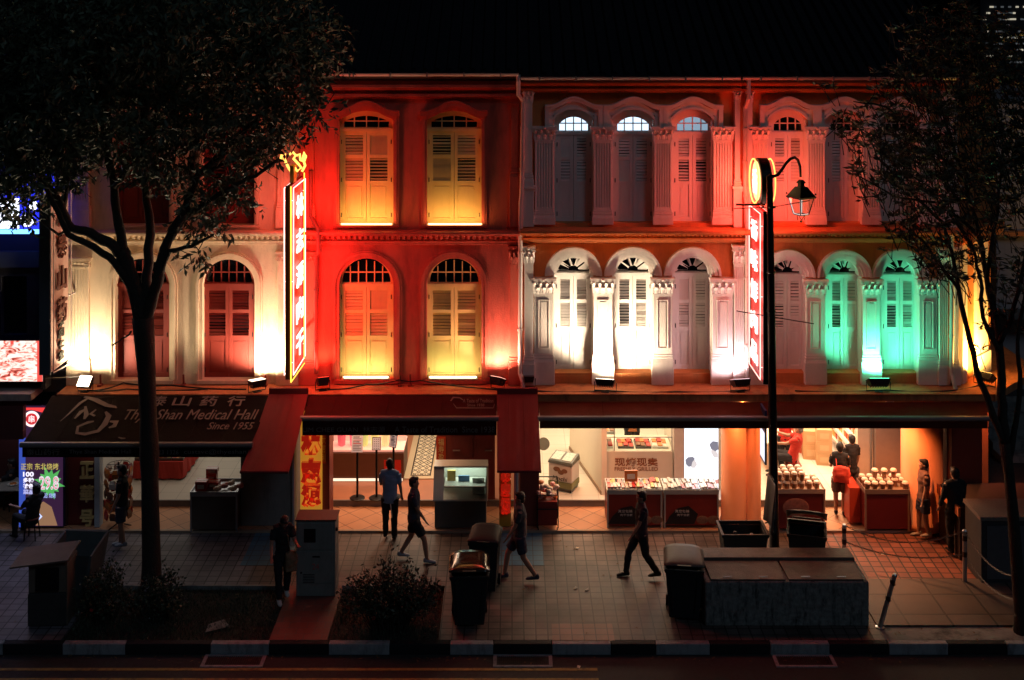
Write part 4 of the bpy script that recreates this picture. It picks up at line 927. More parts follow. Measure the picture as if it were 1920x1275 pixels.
bn([(70, 945), (82, 940), (97, 950), (108, 985), (68, 985), (62, 965)], (.42, .22, .12), .7, 'skewer_picture', .012); bn([(64, 968), (72, 960), (80, 968), (70, 978)], (.5, .6, 1.0), 1.4, 'cup_picture', .016)
def bt(s, x0, x1, y0, y1, col, st, bold=.0):
    textmesh(s, .3, FRONT(((WX(x0, Y) + WX(x1, Y)) / 2, Y - .02, (WZ(y0, Y) + WZ(y1, Y)) / 2)), 'banner_lettering', emis('glow_%d_%d_%d_%g' % (*[int(c * 99) for c in col], st), col, st), t, ext=.003, fit=(WX(x1, Y) - WX(x0, Y), WZ(y0, Y) - WZ(y1, Y)), bold=bold)
bt('正宗 东北烧烤', 40, 110, 868, 880, (.75, .6, .15), .8); bt('100', 44, 64, 884, 893, (.85, .8, 1), 1.3, .01); bt('多种', 44, 64, 895, 904, (.85, .8, 1), 1.3, .01); bt('特色', 44, 64, 906, 915, (.85, .8, 1), 1.3, .01); bt('菜品', 44, 64, 917, 926, (.5, .5, .9), 1, .01)
bt('29.8', 74, 111, 892, 918, (.85, .9, 1), 1.0, .012); bt('29.8', 75, 110, 893, 917, (.75, .03, .05), 1.0, .004); bt('元起 烧烤', 77, 105, 924, 933, (.4, .5, 1), 1.0)
mb = MB()
for r0 in (.17, .135): 
    mb.lathe((WX(60, Y), Y - .012, WZ(785, Y)), [(r0, 0), (r0, .006)], 28, Matrix.Rotation(R(90), 4, 'X'))
mb.build('round_emblem', emis('emblem_white', (1, .75, .75), 1.4), t)
mb = MB(); mb.lathe((WX(60, Y), Y - .019, WZ(785, Y)), [(.12, 0), (.12, .004)], 28, Matrix.Rotation(R(90), 4, 'X')); mb.build('emblem_core', emis('emblem_red', (.7, .02, .03), 1), t)
bt('串', 54, 66, 778, 792, (1, .8, .8), 1.5, .01)
light('AREA', 'banner_glow', (WX(78), -.35, 1.3), (WX(78), -4, 0), 7, (.5, .55, 1), size=.8, size2=2)
# far buildings on the right
t = thing('distant_tower', (78, 140, 0), 'distant tower block with rows of dim lit windows at the top right', 'tower block')
D = 140; mb = MB(); mb.box(WX(1838, D - CD), WX(2050, D - CD), D - CD, D - CD + 20, 0, 16); mb.build('tower_wall', mat('tower_wall', (.02, .022, .03), .9), t)
rr = random.Random(5); mb = MB(); mb2 = MB()
for r_ in range(-2, 8):
    for c in range(26):
        px = 1850 + c * 7 - r_ * 1; row = 95 - 11.5 * r_
        if rr.random() < .52:
            w_ = rr.choice((4.5, 6.0, 6.5)); q = mb if rr.random() < .3 else mb2
            q.box(WX(px, D - CD - .3), WX(px + w_, D - CD - .3), D - CD - .25, D - CD - .05, WZ(row, D - CD), WZ(row - 3.2, D - CD))
o = mb.build('lit_window', emis('tower_window_bright', (.8, .72, .55), .6), t); tag(o, kind='stuff'); o = mb2.build('lit_window', emis('tower_window_dim', (.5, .55, .6), .12), t); tag(o, kind='stuff')
t = thing('street_building', (14, 9, 0), 'pale grey building across the side street behind the right tree', 'building')
mb = MB(); mb.box(WX(1868, 9), WX(1868, 9) + 14, 9, 16, -.05, WZ(190, 9)); mb.build('wall', mat('pale_grey_wall', (.34, .32, .33), .8, var=.1, scale=1, dirt=.2), t)
mb = MB(); mb.box(WX(1866, 9), WX(1868, 9) + 14, 8.7, 9, WZ(700, 9), WZ(690, 9)); mb.box(WX(1866, 9), WX(1868, 9) + 14, 8.75, 9, WZ(440, 9), WZ(432, 9)); mb.build('string_course', M_orange, t)
mb = MB(); mb.box(WX(1866, 9), WX(1868, 9) + 14, 8.2, 9, 2.2, 2.3); mb.build('canopy', mat('canopy_grey', (.12, .11, .1), .8), t)
mb = MB()
for i in range(4): x = WX(1868, 9) + 1.2 + i * 2.6; mb.box(x, x + 1.2, 8.97, 8.998, WZ(400, 9), WZ(250, 9)); mb.box(x, x + 1.2, 8.97, 8.998, WZ(660, 9), WZ(520, 9))
mb.build('window', M_glassd, t)
light('SPOT', 'street_glow', (WX(1868, 9) + 3, 3, 8.5), (WX(1868, 9) + 3, 9, 5), 60, (.85, .82, .9), size=.5, angle=110)
# ------------------------------------------------------------------ ceiling lamps of the shops and the walkway
def lamp_panel(parent, x0, x1, y0, y1, z, power, col, nm='ceiling_lamp'):
    l = bpy.data.lights.new(nm, 'AREA'); l.shape = 'RECTANGLE'; l.size = x1 - x0; l.size_y = y1 - y0; l.energy = power; l.color = col
    o = bpy.data.objects.new(nm, l); COL.objects.link(o); o.location = ((x0 + x1) / 2, (y0 + y1) / 2, z); return o
def downlight(px, Y, power, col, label, angle=110):
    loc = Vector((WX(px, Y), Y, 2.78)); t = thing('downlight', loc, label, 'lamp', 'downlights under the walkway ceiling')
    mb = MB(); mb.lathe(loc, [(.09, 0), (.09, .04), (.07, .06)], 16); mb.build('can', M_pipe, t)
    mb = MB(); mb.lathe(loc, [(.07, -.006), (.07, -.001)], 16); mb.build('bulb', emis('bulb_warm', (1, .7, .4), 8), t)
    light('SPOT', 'downlight_beam', loc - Vector((0, 0, .03)), loc - Vector((0, 0, 2)), power, col, size=.05, angle=angle, blend=.7)
lamp_panel(H1, WX(215), WX(445), 1.6, 4.6, 2.74, 30, (1.0, .93, .80))
lamp_panel(H2, WX(620), WX(760), 1.3, 2.4, 2.74, 50, (1.0, .58, .36)); lamp_panel(H2, WX(760), WX(830), 2.0, 4.5, 2.74, 75, (1.0, .86, .62))
lamp_panel(H3, WX(1020), WX(1345), 1.4, 4.6, 2.74, 260, (1.0, .74, .47))
lamp_panel(H4, WX(1465), WX(1640), 1.2, 4.6, 2.74, 330, (1.0, .66, .40))
OR = (1.0, .33, .11)
downlight(1125, .45, 170, OR, 'downlight over the orange tiles in front of the freezer shop', 85)
downlight(655, .5, 110, (1, .42, .18), 'downlight over the orange tiles beside the sign stands', 95)
downlight(780, .5, 50, (1, .5, .26), 'downlight near the glass display cabinet', 95)
downlight(1394, -.32, 130, OR, 'downlight between the two thin orange columns', 120)
downlight(1668, -.50, 300, OR, 'downlight beside the thick orange column', 120)
downlight(166, -.45, 10, (.9, .9, 1), 'added downlight brightening the gold characters at the left shop', 120)  # extra lamp, added only to brighten the gold characters
downlight(300, .4, 10, (1, .6, .38), 'downlight over the walkway of the left shop', 110)
downlight(1850, .75, 90, (1, .22, .10), 'downlight at the corner end of the walkway', 120)

def box_thing(name, label, cat, x0, x1, y0, y1, z0, z1, m, group=None, bevel=.01):
    mb = MB(); mb.box(x0, x1, y0, y1, z0, z1); return tag(mb.build(name, m, bevel=bevel), label, cat, group)
rr = random.Random(11)
# ---------------- left shop
yb_ = G(0, 870 + 30, ZS).y
c0 = G(247, 900, ZS); c1 = G(348, 902, ZS)
M_redcloth = mat('red_tablecloth', (.45, .035, .025), .8, var=.15, scale=8, bump=.5, bscale=12)
def cloth_table(name, label, x0, x1, y0, y1, z0, z1, m, group=None):
    t = thing(name, ((x0 + x1) / 2, y0, z0), label, 'table', group)
    mb = MB(); N = 40; top = []; bot = []; per = []
    for i in range(N):
        s = i / N * 4; k = int(s); f = s - k
        p = [(x0 + (x1 - x0) * f, y0), (x1, y0 + (y1 - y0) * f), (x1 - (x1 - x0) * f, y1), (x0, y1 - (y1 - y0) * f)][k]; per.append(p)
    cxx, cyy = (x0 + x1) / 2, (y0 + y1) / 2
    for i, (x, y) in enumerate(per):
        w_ = .035 * math.sin(i * 2.3) + .02; d = Vector((x - cxx, y - cyy, 0)).normalized()
        top.append((x, y, z1)); bot.append((x + d.x * w_, y + d.y * w_, z0 + .04))
    mb.add(top + bot, [tuple(range(N))] + [(i, N + i, N + (i + 1) % N, (i + 1) % N) for i in range(N)]); mb.build('tablecloth', m, t)
    mb = MB()
    for xx in (x0 + .06, x1 - .06):
        for yy in (y0 + .06, y1 - .06): mb.box(xx - .02, xx + .02, yy - .02, yy + .02, z0, z1 - .02)
    mb.build('leg', M_black, t); return t
tx0, tx1, ty0 = WX(250, c0.y), WX(343, c0.y), c0.y
cloth_table('table', 'long table under a red cloth in the left shop', tx0, tx1, ty0, ty0 + 1.2, ZS, ZS + .42, M_redcloth)
M_pack = [mat('pack_' + n, c, .35, var=.3, scale=30, coat=.3) for n, c in (('red', (.5, .04, .03)), ('orange', (.6, .18, .04)), ('pale', (.62, .5, .42)), ('brown', (.2, .08, .04)), ('pink', (.6, .25, .25)), ('yellow', (.6, .42, .12)), ('white', (.7, .66, .6)))]
def filled_tray(x, y, z, w, d, label, group, n=6, cols=(0, 1, 2, 5), tilt=.0, mtray=None, h=.06):
    t = thing('tray', (x, y, z), label, 'tray', group)
    mb = MB(); mb.box(-w / 2, w / 2, 0, d, 0, .012); mb.box(-w / 2, w / 2, 0, .012, .0125, h); mb.box(-w / 2, w / 2, d - .012, d, .0125, h); mb.box(-w / 2, -w / 2 + .012, .0125, d - .0125, .0125, h); mb.box(w / 2 - .012, w / 2, .0125, d - .0125, .0125, h)
    mb.build('rim', mtray or mat('dark_tray', (.12, .10, .09), .4), t, local=True)
    mb = MB()
    for i in range(n):
        for j in range(2):
            mb.k = rr.randrange(len(cols)); xx = -w / 2 + w * (i + .5) / n; yy = d * (j + .5) / 2
            mb.box(xx - w / n * .4, xx + w / n * .4, yy - d * .2, yy + d * .2, .013, h * rr.uniform(.7, 1.7), Matrix.Translation((rr.uniform(-.008, .008), rr.uniform(-.02, .02), 0)) @ Matrix.Rotation(rr.uniform(-.08, .08), 4, 'Z'))
    mb.build('goods', [M_pack[c] for c in cols], t, local=True)
    if tilt: t.rotation_euler[0] = tilt
    return t
k = 0
for j in range(3):
    for i in range(4):
        w_ = (tx1 - tx0) / 4; filled_tray(tx0 + w_ * (i + .5), ty0 + .06 + .38 * j, ZS + .43 + .05 * j, w_ * .94, .35, ('front', 'middle', 'back')[j] + ' row sweet tray on the red cloth table, ' + ('first', 'second', 'third', 'last')[i] + ' from the left', 'sweet trays on the red cloth table', n=3, tilt=.12)
# hanging rack of packets at the shop's left side
def rack(px, row, label):
    b = G(px, row, 0.0); t = thing('packet_rack', b, label, 'rack')
    mb = MB(); mb.tube([(0, 0, 0), (0, 0, 1.35)], .015, 8)
    for a in range(3): q = a * 2.1; mb.tube([(0, 0, .06), (math.cos(q) * .28, math.sin(q) * .28, .0)], .012, 6)
    for z in (.4, .62, .85, 1.08, 1.3):
        mb.tube([(math.cos(a * .52) * .24, math.sin(a * .52) * .24, z) for a in range(13)], .006, 5, caps=False)
        mb.tube([(-.24, 0, z), (.24, 0, z)], .006, 5); mb.tube([(0, -.24, z), (0, .24, z)], .006, 5)
    mb.build('stand', M_black, t, local=True)
    n = 0
    for z in (.4, .62, .85, 1.08, 1.3):
        for a in range(9):
            q = a * .7 + z; mb = MB(); M = Matrix.Translation((math.cos(q) * .27, math.sin(q) * .27, z - .11)) @ Matrix.Rotation(q + math.pi / 2, 4, 'Z') @ Matrix.Rotation(rr.uniform(-.2, .2), 4, 'X')
            c = rr.choice((0, 1, 1, 4, 6) if z > 1 else (0, 3, 0, 1)); mb.hexa([M @ Vector(p) for p in ((-.06, -.005, -.09), (.06, -.005, -.09), (.06, .01, -.09), (-.06, .01, -.09))], [M @ Vector(p) for p in ((-.07, -.02, .0), (.07, -.02, .0), (.07, .025, .0), (-.07, .025, .0))])
            mb.add([M @ Vector(p) for p in ((-.07, -.02, .0), (.07, -.02, .0), (.07, .025, .0), (-.07, .025, .0), (-.05, 0, .08), (.05, 0, .08))], [(0, 1, 5, 4), (3, 2, 5, 4)[::-1], (1, 2, 5), (0, 4, 3)])
            mb.build('packet', M_pack[c], t, local=True); n += 1
rack(222, 985, 'round wire rack hung with orange and red packets at the left shop entrance')
# stall in front of the grey pier
def stall(px0, px1, row_foot, h, depth, m, mtop, label, name='stall', z0=ZW, side=None):
    b0, b1 = G(px0, row_foot, z0), G(px1, row_foot, z0); y0 = b0.y; t = thing(name, ((b0.x + b1.x) / 2, y0, z0), label, 'stall')
    mb = MB(); mb.box(b0.x + .01, b1.x - .01, y0 + .01, y0 + depth - .01, z0 + .05, z0 + h - .07); mb.build('front_panel', m, t, bevel=.008)
    mb = MB(); mb.box(b0.x, b1.x, y0, y0 + depth, z0 + h - .069, z0 + h - .02); 
    for xx in (b0.x + .02, b1.x - .02):
        for yy in (y0 + .02, y0 + depth - .02): mb.box(xx - .018, xx + .018, yy - .018, yy + .018, z0, z0 + h - .07)
    mb.build('top_tray', mtop, t, bevel=.004)
    mb = MB(); e = .012; z1 = z0 + h + .03
    mb.box(b0.x, b1.x, y0, y0 + e, z0 + h - .019, z1); mb.box(b0.x, b1.x, y0 + depth - e, y0 + depth, z0 + h - .019, z1); mb.box(b0.x, b0.x + e, y0 + e, y0 + depth - e, z0 + h - .019, z1); mb.box(b1.x - e, b1.x, y0 + e, y0 + depth - e, z0 + h - .019, z1)
    mb.build('rim', mtop, t)
    return t, b0.x, b1.x, y0, z0 + h
M_steel = mat('brushed_steel', (.45, .46, .48), .3, metal=.8, var=.15)
t, sx0, sx1, sy, sz = stall(356, 445, 998, .82, .72, mat('brown_stall_panel', (.10, .07, .055), .5, var=.3), M_steel, 'small stall with dark front panel and boxes on top beside the grey pier')
def carton(x, y, z, w, d, h, m, label, group, rz=0.0, name='box', mark=None):
    t = thing(name, (x, y, z), label, 'box', group, rz)
    mb = MB(); mb.box(-w / 2, w / 2, 0, d, 0, h); mb.build('carton', m, t, local=True, bevel=.004)
    mb = MB(); mb.box(-w / 2 - .001, w / 2 + .001, d * .42, d * .58, h + .0005, h + .003); mb.box(-w * .3, w * .3, -.003, -.0005, h * .25, h * .7); mb.build('label', mark or M_pack[6], t, local=True)
    return t
g_ = 'gift boxes on the small stall'
carton(sx0 + .2, sy + .1, sz, .24, .2, .2, M_pack[0], 'dark red gift box standing at the front left of the small stall', g_)
carton(sx0 + .42, sy + .25, sz, .24, .2, .12, M_pack[0], 'flat red gift box in the middle of the small stall', g_)
carton(sx0 + .32, sy + .48, sz + .0, .22, .16, .22, M_pack[0], 'red gift box at the back of the small stall', g_)
carton(sx0 + .33, sy + .48, sz + .221, .24, .16, .1, M_pack[4], 'pink striped gift box topmost at the back of the small stall', g_)
for i in range(5):
    mb = MB(); mb.blob((0, 0, .05), (.09, .07, .05), 10, 6); mb.blob((.03, .04, .08), (.05, .05, .03), 8, 5); o = mb.build('packet', M_pack[(2, 4, 2, 6, 4)[i]], None, local=True, smooth=True); o.location = (sx0 + .55 + .11 * i, sy + .12 + .14 * (i % 3), sz)
    tag(o, ('pale packet nearest the gift boxes on the small stall', 'pink packet behind the pale one on the small stall', 'pale packet in the middle back of the small stall', 'white packet toward the right of the small stall', 'pink packet at the right end of the small stall')[i], 'packet', 'loose packets on the small stall')
mb = MB()
for i, (r0, r1, c) in enumerate(((858, 875, (.05, .25, .12)), (892, 900, 0))): pass
for i, (ra, rb, c, lb) in enumerate(((858, 876, (.04, .16, .10), 'green poster on the right wall of the left shop'), (882, 897, (.5, .14, .05), 'orange picture poster on the right wall of the left shop'))):
    x = WX(560) - .105; mb = MB(); mb.box(x - .05, x - .004, 1.9 - .5 * i, 2.35 - .5 * i, .75 - .22 * i, 1.25 - .3 * i); tag(mb.build('poster', mat('poster%d' % i, c, .4, var=.4, scale=14)), lb, 'poster')
mb = MB(); mb.box(WX(180), WX(190), -.1, .1, .001, 2.8); tag(mb.build('door_post', mat('pale_post', (.45, .52, .58), .5)), 'pale grey post at the left edge of the left shop entrance', 'post')
# red panel with gold characters
t = thing('name_board', (WX(165), -.02, .03), 'dark red vertical board with gold characters beside the glowing banner', 'sign')
mb = MB(); mb.box(WX(128), WX(180), .0, .12, .01, 2.8); mb.build('board', mat('dark_red_board', (.16, .02, .018), .5), t)
for i, (ch, r0, r1) in enumerate((('正', 862, 898), ('華', 903, 945), ('号', 950, 990))):
    textmesh(ch, .4, FRONT((WX(164), -.03, (WZ(r0) + WZ(r1)) / 2)), 'gold_character', M_gold, t, ext=.03, fit=(.29, .36), bold=.012)

# ---------------- middle shop
def vboard(px0, px1, mb_, mt, s, rows, label, Y=-.12):
    t = thing('name_board', (WX((px0 + px1) / 2, Y), Y, .02), label, 'sign')
    mb = MB(); mb.box(WX(px0, Y), WX(px1, Y), Y, Y + .12, .02, 2.5); mb.build('board', mb_, t)
    for ch, (r0, r1) in zip(s, rows): textmesh(ch, .4, FRONT((WX((px0 + px1) / 2 + 1, Y), Y - .04, (WZ(r0, Y) + WZ(r1, Y)) / 2)), 'red_character', mt, t, ext=.06, fit=(WX(px1, Y) - WX(px0, Y) - .03, WZ(r0, Y) - WZ(r1, Y)), bold=.035)
M_ybord = mat('lamplit_yellow_sign_board', (.75, .45, .05), .5, emit=(1, .45, .04), es=.35)  # emission stands in for lamplight falling on the board
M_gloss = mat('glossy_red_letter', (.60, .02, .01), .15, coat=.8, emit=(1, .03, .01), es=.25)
vboard(563, 603, M_ybord, M_gloss, '林志源', ((806, 850), (858, 905), (905, 948)), 'yellow vertical board with large glossy red characters left of the sign stands')
M_ybord2 = mat('dim_yellow_sign_board', (.55, .30, .03), .5)  # same yellow board in weaker light, the dimness put into its colour
vboard(936, 958, M_ybord2, M_gloss, '林志源', ((885, 900), (904, 928), (932, 962)), 'yellow vertical board with red characters below the straight side awning', Y=-.1)
mb = MB(); mb.box(WX(604), WX(618), -.02, .5, .001, 2.8); mb.build('shopfront_pier', M_maroon, H2)
t = thing('couplet', (WX(609), -.04, 1.3), 'red paper couplet with gold characters on the pier left of the sign stands', 'couplet'); mb = MB(); mb.box(WX(604), WX(612), -.03, -.022, WZ(868), WZ(812)); mb.build('paper', mat('red_paper', (.5, .05, .02), .7), t)
textmesh('大\n吉\n利', .2, FRONT((WX(608), -.034, WZ(840))), 'couplet_lettering', M_gold, t, fit=(.07, .55))
# display counter with lit window
k0, k1 = G(622, 903, ZS), G(757, 893, ZS); yk0 = k0.y
t = thing('display_counter', ((k0.x + k1.x) / 2, yk0, ZS), 'brown display counter with a lit window full of jars in the middle shop', 'counter')
M_brown = mat('brown_counter', (.13, .055, .035), .5, var=.15)
mb = MB(); mb.box(WX(614, yk0), WX(757, yk0), yk0, yk0 + 1.0, ZS + .08, ZS + .66); mb.build('cabinet', M_brown, t, bevel=.01)
mb = MB(); mb.box(WX(616, yk0), WX(755, yk0), yk0 - .02, yk0 + .0, ZS + .02, ZS + .075); mb.build('base_light', emis('base_strip', (1, .72, .5), 1.6), t)
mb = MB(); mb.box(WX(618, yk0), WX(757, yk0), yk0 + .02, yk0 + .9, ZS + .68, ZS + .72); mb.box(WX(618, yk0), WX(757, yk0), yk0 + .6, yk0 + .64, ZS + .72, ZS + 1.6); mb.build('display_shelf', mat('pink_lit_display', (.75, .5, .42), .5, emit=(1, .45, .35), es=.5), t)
mb = MB(); mb.box(WX(720, yk0), WX(752, yk0), yk0 - .01, yk0 - .002, ZS + .12, ZS + .5); mb.build('red_sticker', mat('red_sticker', (.6, .03, .02), .5), t)
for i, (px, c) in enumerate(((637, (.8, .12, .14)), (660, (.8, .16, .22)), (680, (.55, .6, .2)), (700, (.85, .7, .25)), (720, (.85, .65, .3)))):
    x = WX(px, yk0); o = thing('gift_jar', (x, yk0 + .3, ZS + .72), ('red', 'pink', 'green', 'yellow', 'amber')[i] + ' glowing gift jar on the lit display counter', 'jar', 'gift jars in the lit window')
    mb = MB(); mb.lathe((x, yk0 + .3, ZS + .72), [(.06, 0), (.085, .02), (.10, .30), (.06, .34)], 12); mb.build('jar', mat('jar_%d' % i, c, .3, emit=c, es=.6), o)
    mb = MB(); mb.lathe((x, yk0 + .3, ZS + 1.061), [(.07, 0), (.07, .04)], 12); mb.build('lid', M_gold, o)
# mosaic floor and threshold
f0 = G(0, 899, ZS).y
def mosaic():
    m = bpy.data.materials.new('mosaic_floor_pattern'); m.use_nodes = True; t_ = m.node_tree; b = t_.nodes['Principled BSDF']; b.inputs['Roughness'].default_value = .4
    tc = t_.nodes.new('ShaderNodeTexCoord'); sp = t_.nodes.new('ShaderNodeSeparateXYZ'); t_.links.new(tc.outputs['Object'], sp.inputs[0])
    def math_(op, a, b_=None, c=None):
        n = t_.nodes.new('ShaderNodeMath'); n.operation = op
        for i, v in enumerate((a, b_, c)):
            if v is None: continue
            if isinstance(v, (int, float)): n.inputs[i].default_value = v
            else: t_.links.new(v, n.inputs[i])
        return n.outputs[0]
    S = .085
    u = math_('DIVIDE', sp.outputs[0], S); v = math_('DIVIDE', sp.outputs[1], S * 1.35)
    pu = math_('PINGPONG', u, 1.0); pv = math_('PINGPONG', v, 1.0)
    d = math_('ABSOLUTE', math_('SUBTRACT', math_('ADD', pu, pv), 1.0))
    line = math_('LESS_THAN', d, .19)
    dot = math_('LESS_THAN', math_('MAXIMUM', math_('ABSOLUTE', math_('SUBTRACT', pu, .0)), math_('MULTIPLY', math_('ABSOLUTE', math_('SUBTRACT', pv, .0)), 1.0)), .24)
    f = math_('MAXIMUM', line, dot)
    mx = t_.nodes.new('ShaderNodeMix'); mx.data_type = 'RGBA'; mx.inputs[6].default_value = (.80, .66, .46, 1); mx.inputs[7].default_value = (.025, .018, .015, 1)
    t_.links.new(f, mx.inputs[0]); t_.links.new(mx.outputs[2], b.inputs['Base Color']); return m
ym = f0; xm0, xm1 = WX(757, ym), WX(818, ym); zt_ = ZS + .004
mb = MB(); mb.box(xm0, xm1, ym, 5.8, ZS + .001, ZS + .022); o = mb.build('mosaic_border', mat('mosaic_cream', (.62, .47, .30), .4, var=.1, scale=30), H2)
mb = MB(); mb.box(xm0 + .14, xm1 - .14, ym + .16, 5.7, ZS + .023, ZS + .026); mb.build('mosaic_frame', mat('mosaic_black', (.02, .015, .012), .4), o)
mb = MB(); mb.box(xm0 + .17, xm1 - .17, ym + .19, 5.66, ZS + .027, ZS + .030); mb.build('mosaic_field', mosaic(), o)
# red doors at the right of the middle shop
mb = MB(); yd = .98; mb.box(WX(820, yd), WX(928, yd), yd, yd + .08, ZS, 2.75); dd = mb.build('door_wall', M_maroon, H2)
for (a, b) in ((846, 886), (890, 926)):
    mb = MB(); x0, x1 = WX(a, yd), WX(b, yd); mb.box(x0, x1, yd - .03, yd - .001, ZS + .02, 2.6)
    for z0, z1 in ((.2, .85), (.98, 1.5), (1.6, 2.4)): mb.box(x0 + .07, x1 - .07, yd - .045, yd - .031, ZS + z0, ZS + z1)
    d_ = mb.build('door', mat('maroon_door', (.17, .025, .022), .4, var=.15), H2, bevel=.004)
    mb = MB(); mb.tube([(x0 + .04 if a < 880 else x1 - .2, yd - .07, 1.25), (x0 + .2 if a < 880 else x1 - .04, yd - .07, 1.25)], .015, 6); mb.build('handle', M_steel, d_)
t = thing('couplet', (WX(828, yd), yd - .02, 1.2), 'red paper couplet with gold characters left of the maroon doors', 'couplet'); mb = MB(); mb.box(WX(818, yd), WX(836, yd), yd - .02, yd - .012, WZ(868, yd), WZ(818, yd)); mb.build('paper', mat('red_paper2', (.6, .07, .02), .7), t)
textmesh('福\n寿\n盈', .2, FRONT((WX(827, yd), yd - .024, WZ(842, yd))), 'couplet_lettering', M_gold, t, fit=(.13, .48))
# three sign stands
def sign_stand(px, row, label, w, h, zc, rz, frame):
    b = G(px, row, ZS); t = thing('sign_stand', b, label, 'sign stand', 'black sign stands in the middle shop', rz)
    mb = MB(); mb.lathe((0, 0, 0), [(.17, 0), (.17, .012), (.15, .025), (.03, .035)], 24); mb.build('base', M_black, t, local=True)
    mb = MB(); mb.tube([(0, 0, .03), (0, 0, zc - h / 2 + .04)], .026, 10); mb.build('pole', M_black, t, local=True)
    M = Matrix.Translation((0, -.02, zc)) @ Matrix.Rotation(R(-12), 4, 'X')
    mb = MB(); mb.box(-w / 2 - frame, w / 2 + frame, .0, .015, -h / 2 - frame, h / 2 + frame, M); fr = mb.build('frame', M_black if frame else M_pack[6], t, local=True)
    mb = MB(); mb.box(-w / 2, w / 2, -.004, -.001, -h / 2, h / 2, M); mb.build('paper', mat('white_notice_paper', (.75, .78, .82), .5, emit=(.7, .8, 1), es=.12), t, local=True)
    ink = mat('black_ink', (.03, .03, .04), .7); rk = mat('red_ink', (.6, .05, .05), .7)
    mb = MB(); m2 = MB()
    for i in range(9):
        z = h * .40 - i * h * .095
        if frame and w < .2 and 'middle' in label:
            for j in range(3): mb.box(-w * .32 + j * w * .27, -w * .32 + j * w * .27 + w * .1, -.007, -.0045, z - .012, z, M) if i % 2 == 0 else None
        else: (m2 if i in (2, 4) and not frame else mb).box(-w * .36, w * (.36 if i % 3 else .2), -.007, -.0045, z - .009, z + (.006 if i in (0, 3, 4) else 0), M)
    mb.build('printed_lines', ink, t, local=True)
    if m2.v: m2.build('red_lines', rk, t, local=True)
sign_stand(670, 934, 'sign stand with a large white notice, leftmost of the three', .25, .36, 1.22, 0, 0.0)
sign_stand(706, 934, 'sign stand with a small framed chart, middle of the three', .17, .25, 1.22, 0, .012)
sign_stand(738, 932, 'sign stand with a turned framed notice behind the man in the blue shirt', .17, .25, 1.26, R(-32), .012)
# glass display cabinet
b0, b1 = G(812, 993, ZW), G(914, 993, ZW); y0 = b0.y; x0, x1 = b0.x, b1.x
t = thing('display_cabinet', ((x0 + x1) / 2, y0, 0), 'grey cabinet with a lit glass display on top in front of the maroon doors', 'display cabinet')
mb = MB(); mb.box(x0 + .03, x1 - .03, y0 + .03, y0 + .62, .02, .60); mb.build('cabinet_base', mat('grey_cabinet_base', (.10, .10, .095), .5), t, bevel=.01)
mb = MB(); mb.box(x0, x1, y0, y0 + .65, .601, .63); mb.box(x0, x1, y0 + .62, y0 + .65, .631, 1.2)
mb.box(x0, x1, y0 + .28, y0 + .65, 1.201, 1.23)
mb.hexa([(x0, y0, .631), (x0 + .22, y0, .631), (x0 + .22, y0 + .02, .631), (x0, y0 + .02, .631)], [(x0, y0 + .28, 1.20), (x0 + .22, y0 + .28, 1.20), (x0 + .22, y0 + .30, 1.20), (x0, y0 + .30, 1.20)])
mb.hexa([(x1 - .03, y0, .631), (x1, y0, .631), (x1, y0 + .61, .631), (x1 - .03, y0 + .61, .631)], [(x1 - .03, y0 + .28, 1.20), (x1, y0 + .28, 1.20), (x1, y0 + .61, 1.20), (x1 - .03, y0 + .61, 1.20)])
mb.build('display_frame', mat('pale_cabinet', (.62, .62, .56), .4), t)
mb = MB(); mb.box(x0 + .23, x1 - .05, y0 + .1, y0 + .6, .86, .875); mb.build('glass_shelf', M_pack[6], t)
def glassm():
    m = bpy.data.materials.new('clear_glass'); m.use_nodes = True; b = m.node_tree.nodes['Principled BSDF']; b.inputs['Transmission Weight'].default_value = 1; b.inputs['Roughness'].default_value = .02; b.inputs['IOR'].default_value = 1.15; b.inputs['Base Color'].default_value = (.85, .95, .92, 1); return m
M_glass = glassm()
mb = MB(); mb.hexa([(x0 + .225, y0 + .004, .635), (x1 - .035, y0 + .004, .635), (x1 - .035, y0 + .010, .635), (x0 + .225, y0 + .010, .635)], [(x0 + .225, y0 + .284, 1.195), (x1 - .035, y0 + .284, 1.195), (x1 - .035, y0 + .29, 1.195), (x0 + .225, y0 + .29, 1.195)]); mb.build('glass_front', M_glass, t)
mb = MB(); mb.box(x0 + .28, x0 + .46, y0 + .38, y0 + .42, .88, 1.1); tag(mb.build('display_card', M_pack[5], None), 'yellow printed card standing in the glass display', 'card'); mb = MB(); mb.box(x0 + .52, x0 + .76, y0 + .35, y0 + .38, .88, 1.0); tag(mb.build('display_card', mat('blue_card', (.15, .3, .55), .5), None), 'blue printed card standing in the glass display', 'card')
t3 = thing('fan_unit', (x1 - .2, y0 + .25, .64), 'white square fan unit at the right end of the glass display', 'fan'); mb = MB(); mb.box(x1 - .33, x1 - .07, y0 + .28, y0 + .34, .64, .98); mb.build('fan_body', M_pack[6], t3, bevel=.01)
mb = MB()
for r_ in (.11, .085, .06, .035): mb.tube([(x1 - .2 + math.cos(a * .393) * r_, y0 + .275, .83 + math.sin(a * .393) * r_) for a in range(17)], .004, 5, caps=False)
mb.build('fan_grille', M_steel, t3)
lamp_panel(None, x0 + .2, x1 - .1, y0 + .35, y0 + .55, 1.18, 2.6, (.85, 1.0, .85), 'cabinet_lamp')

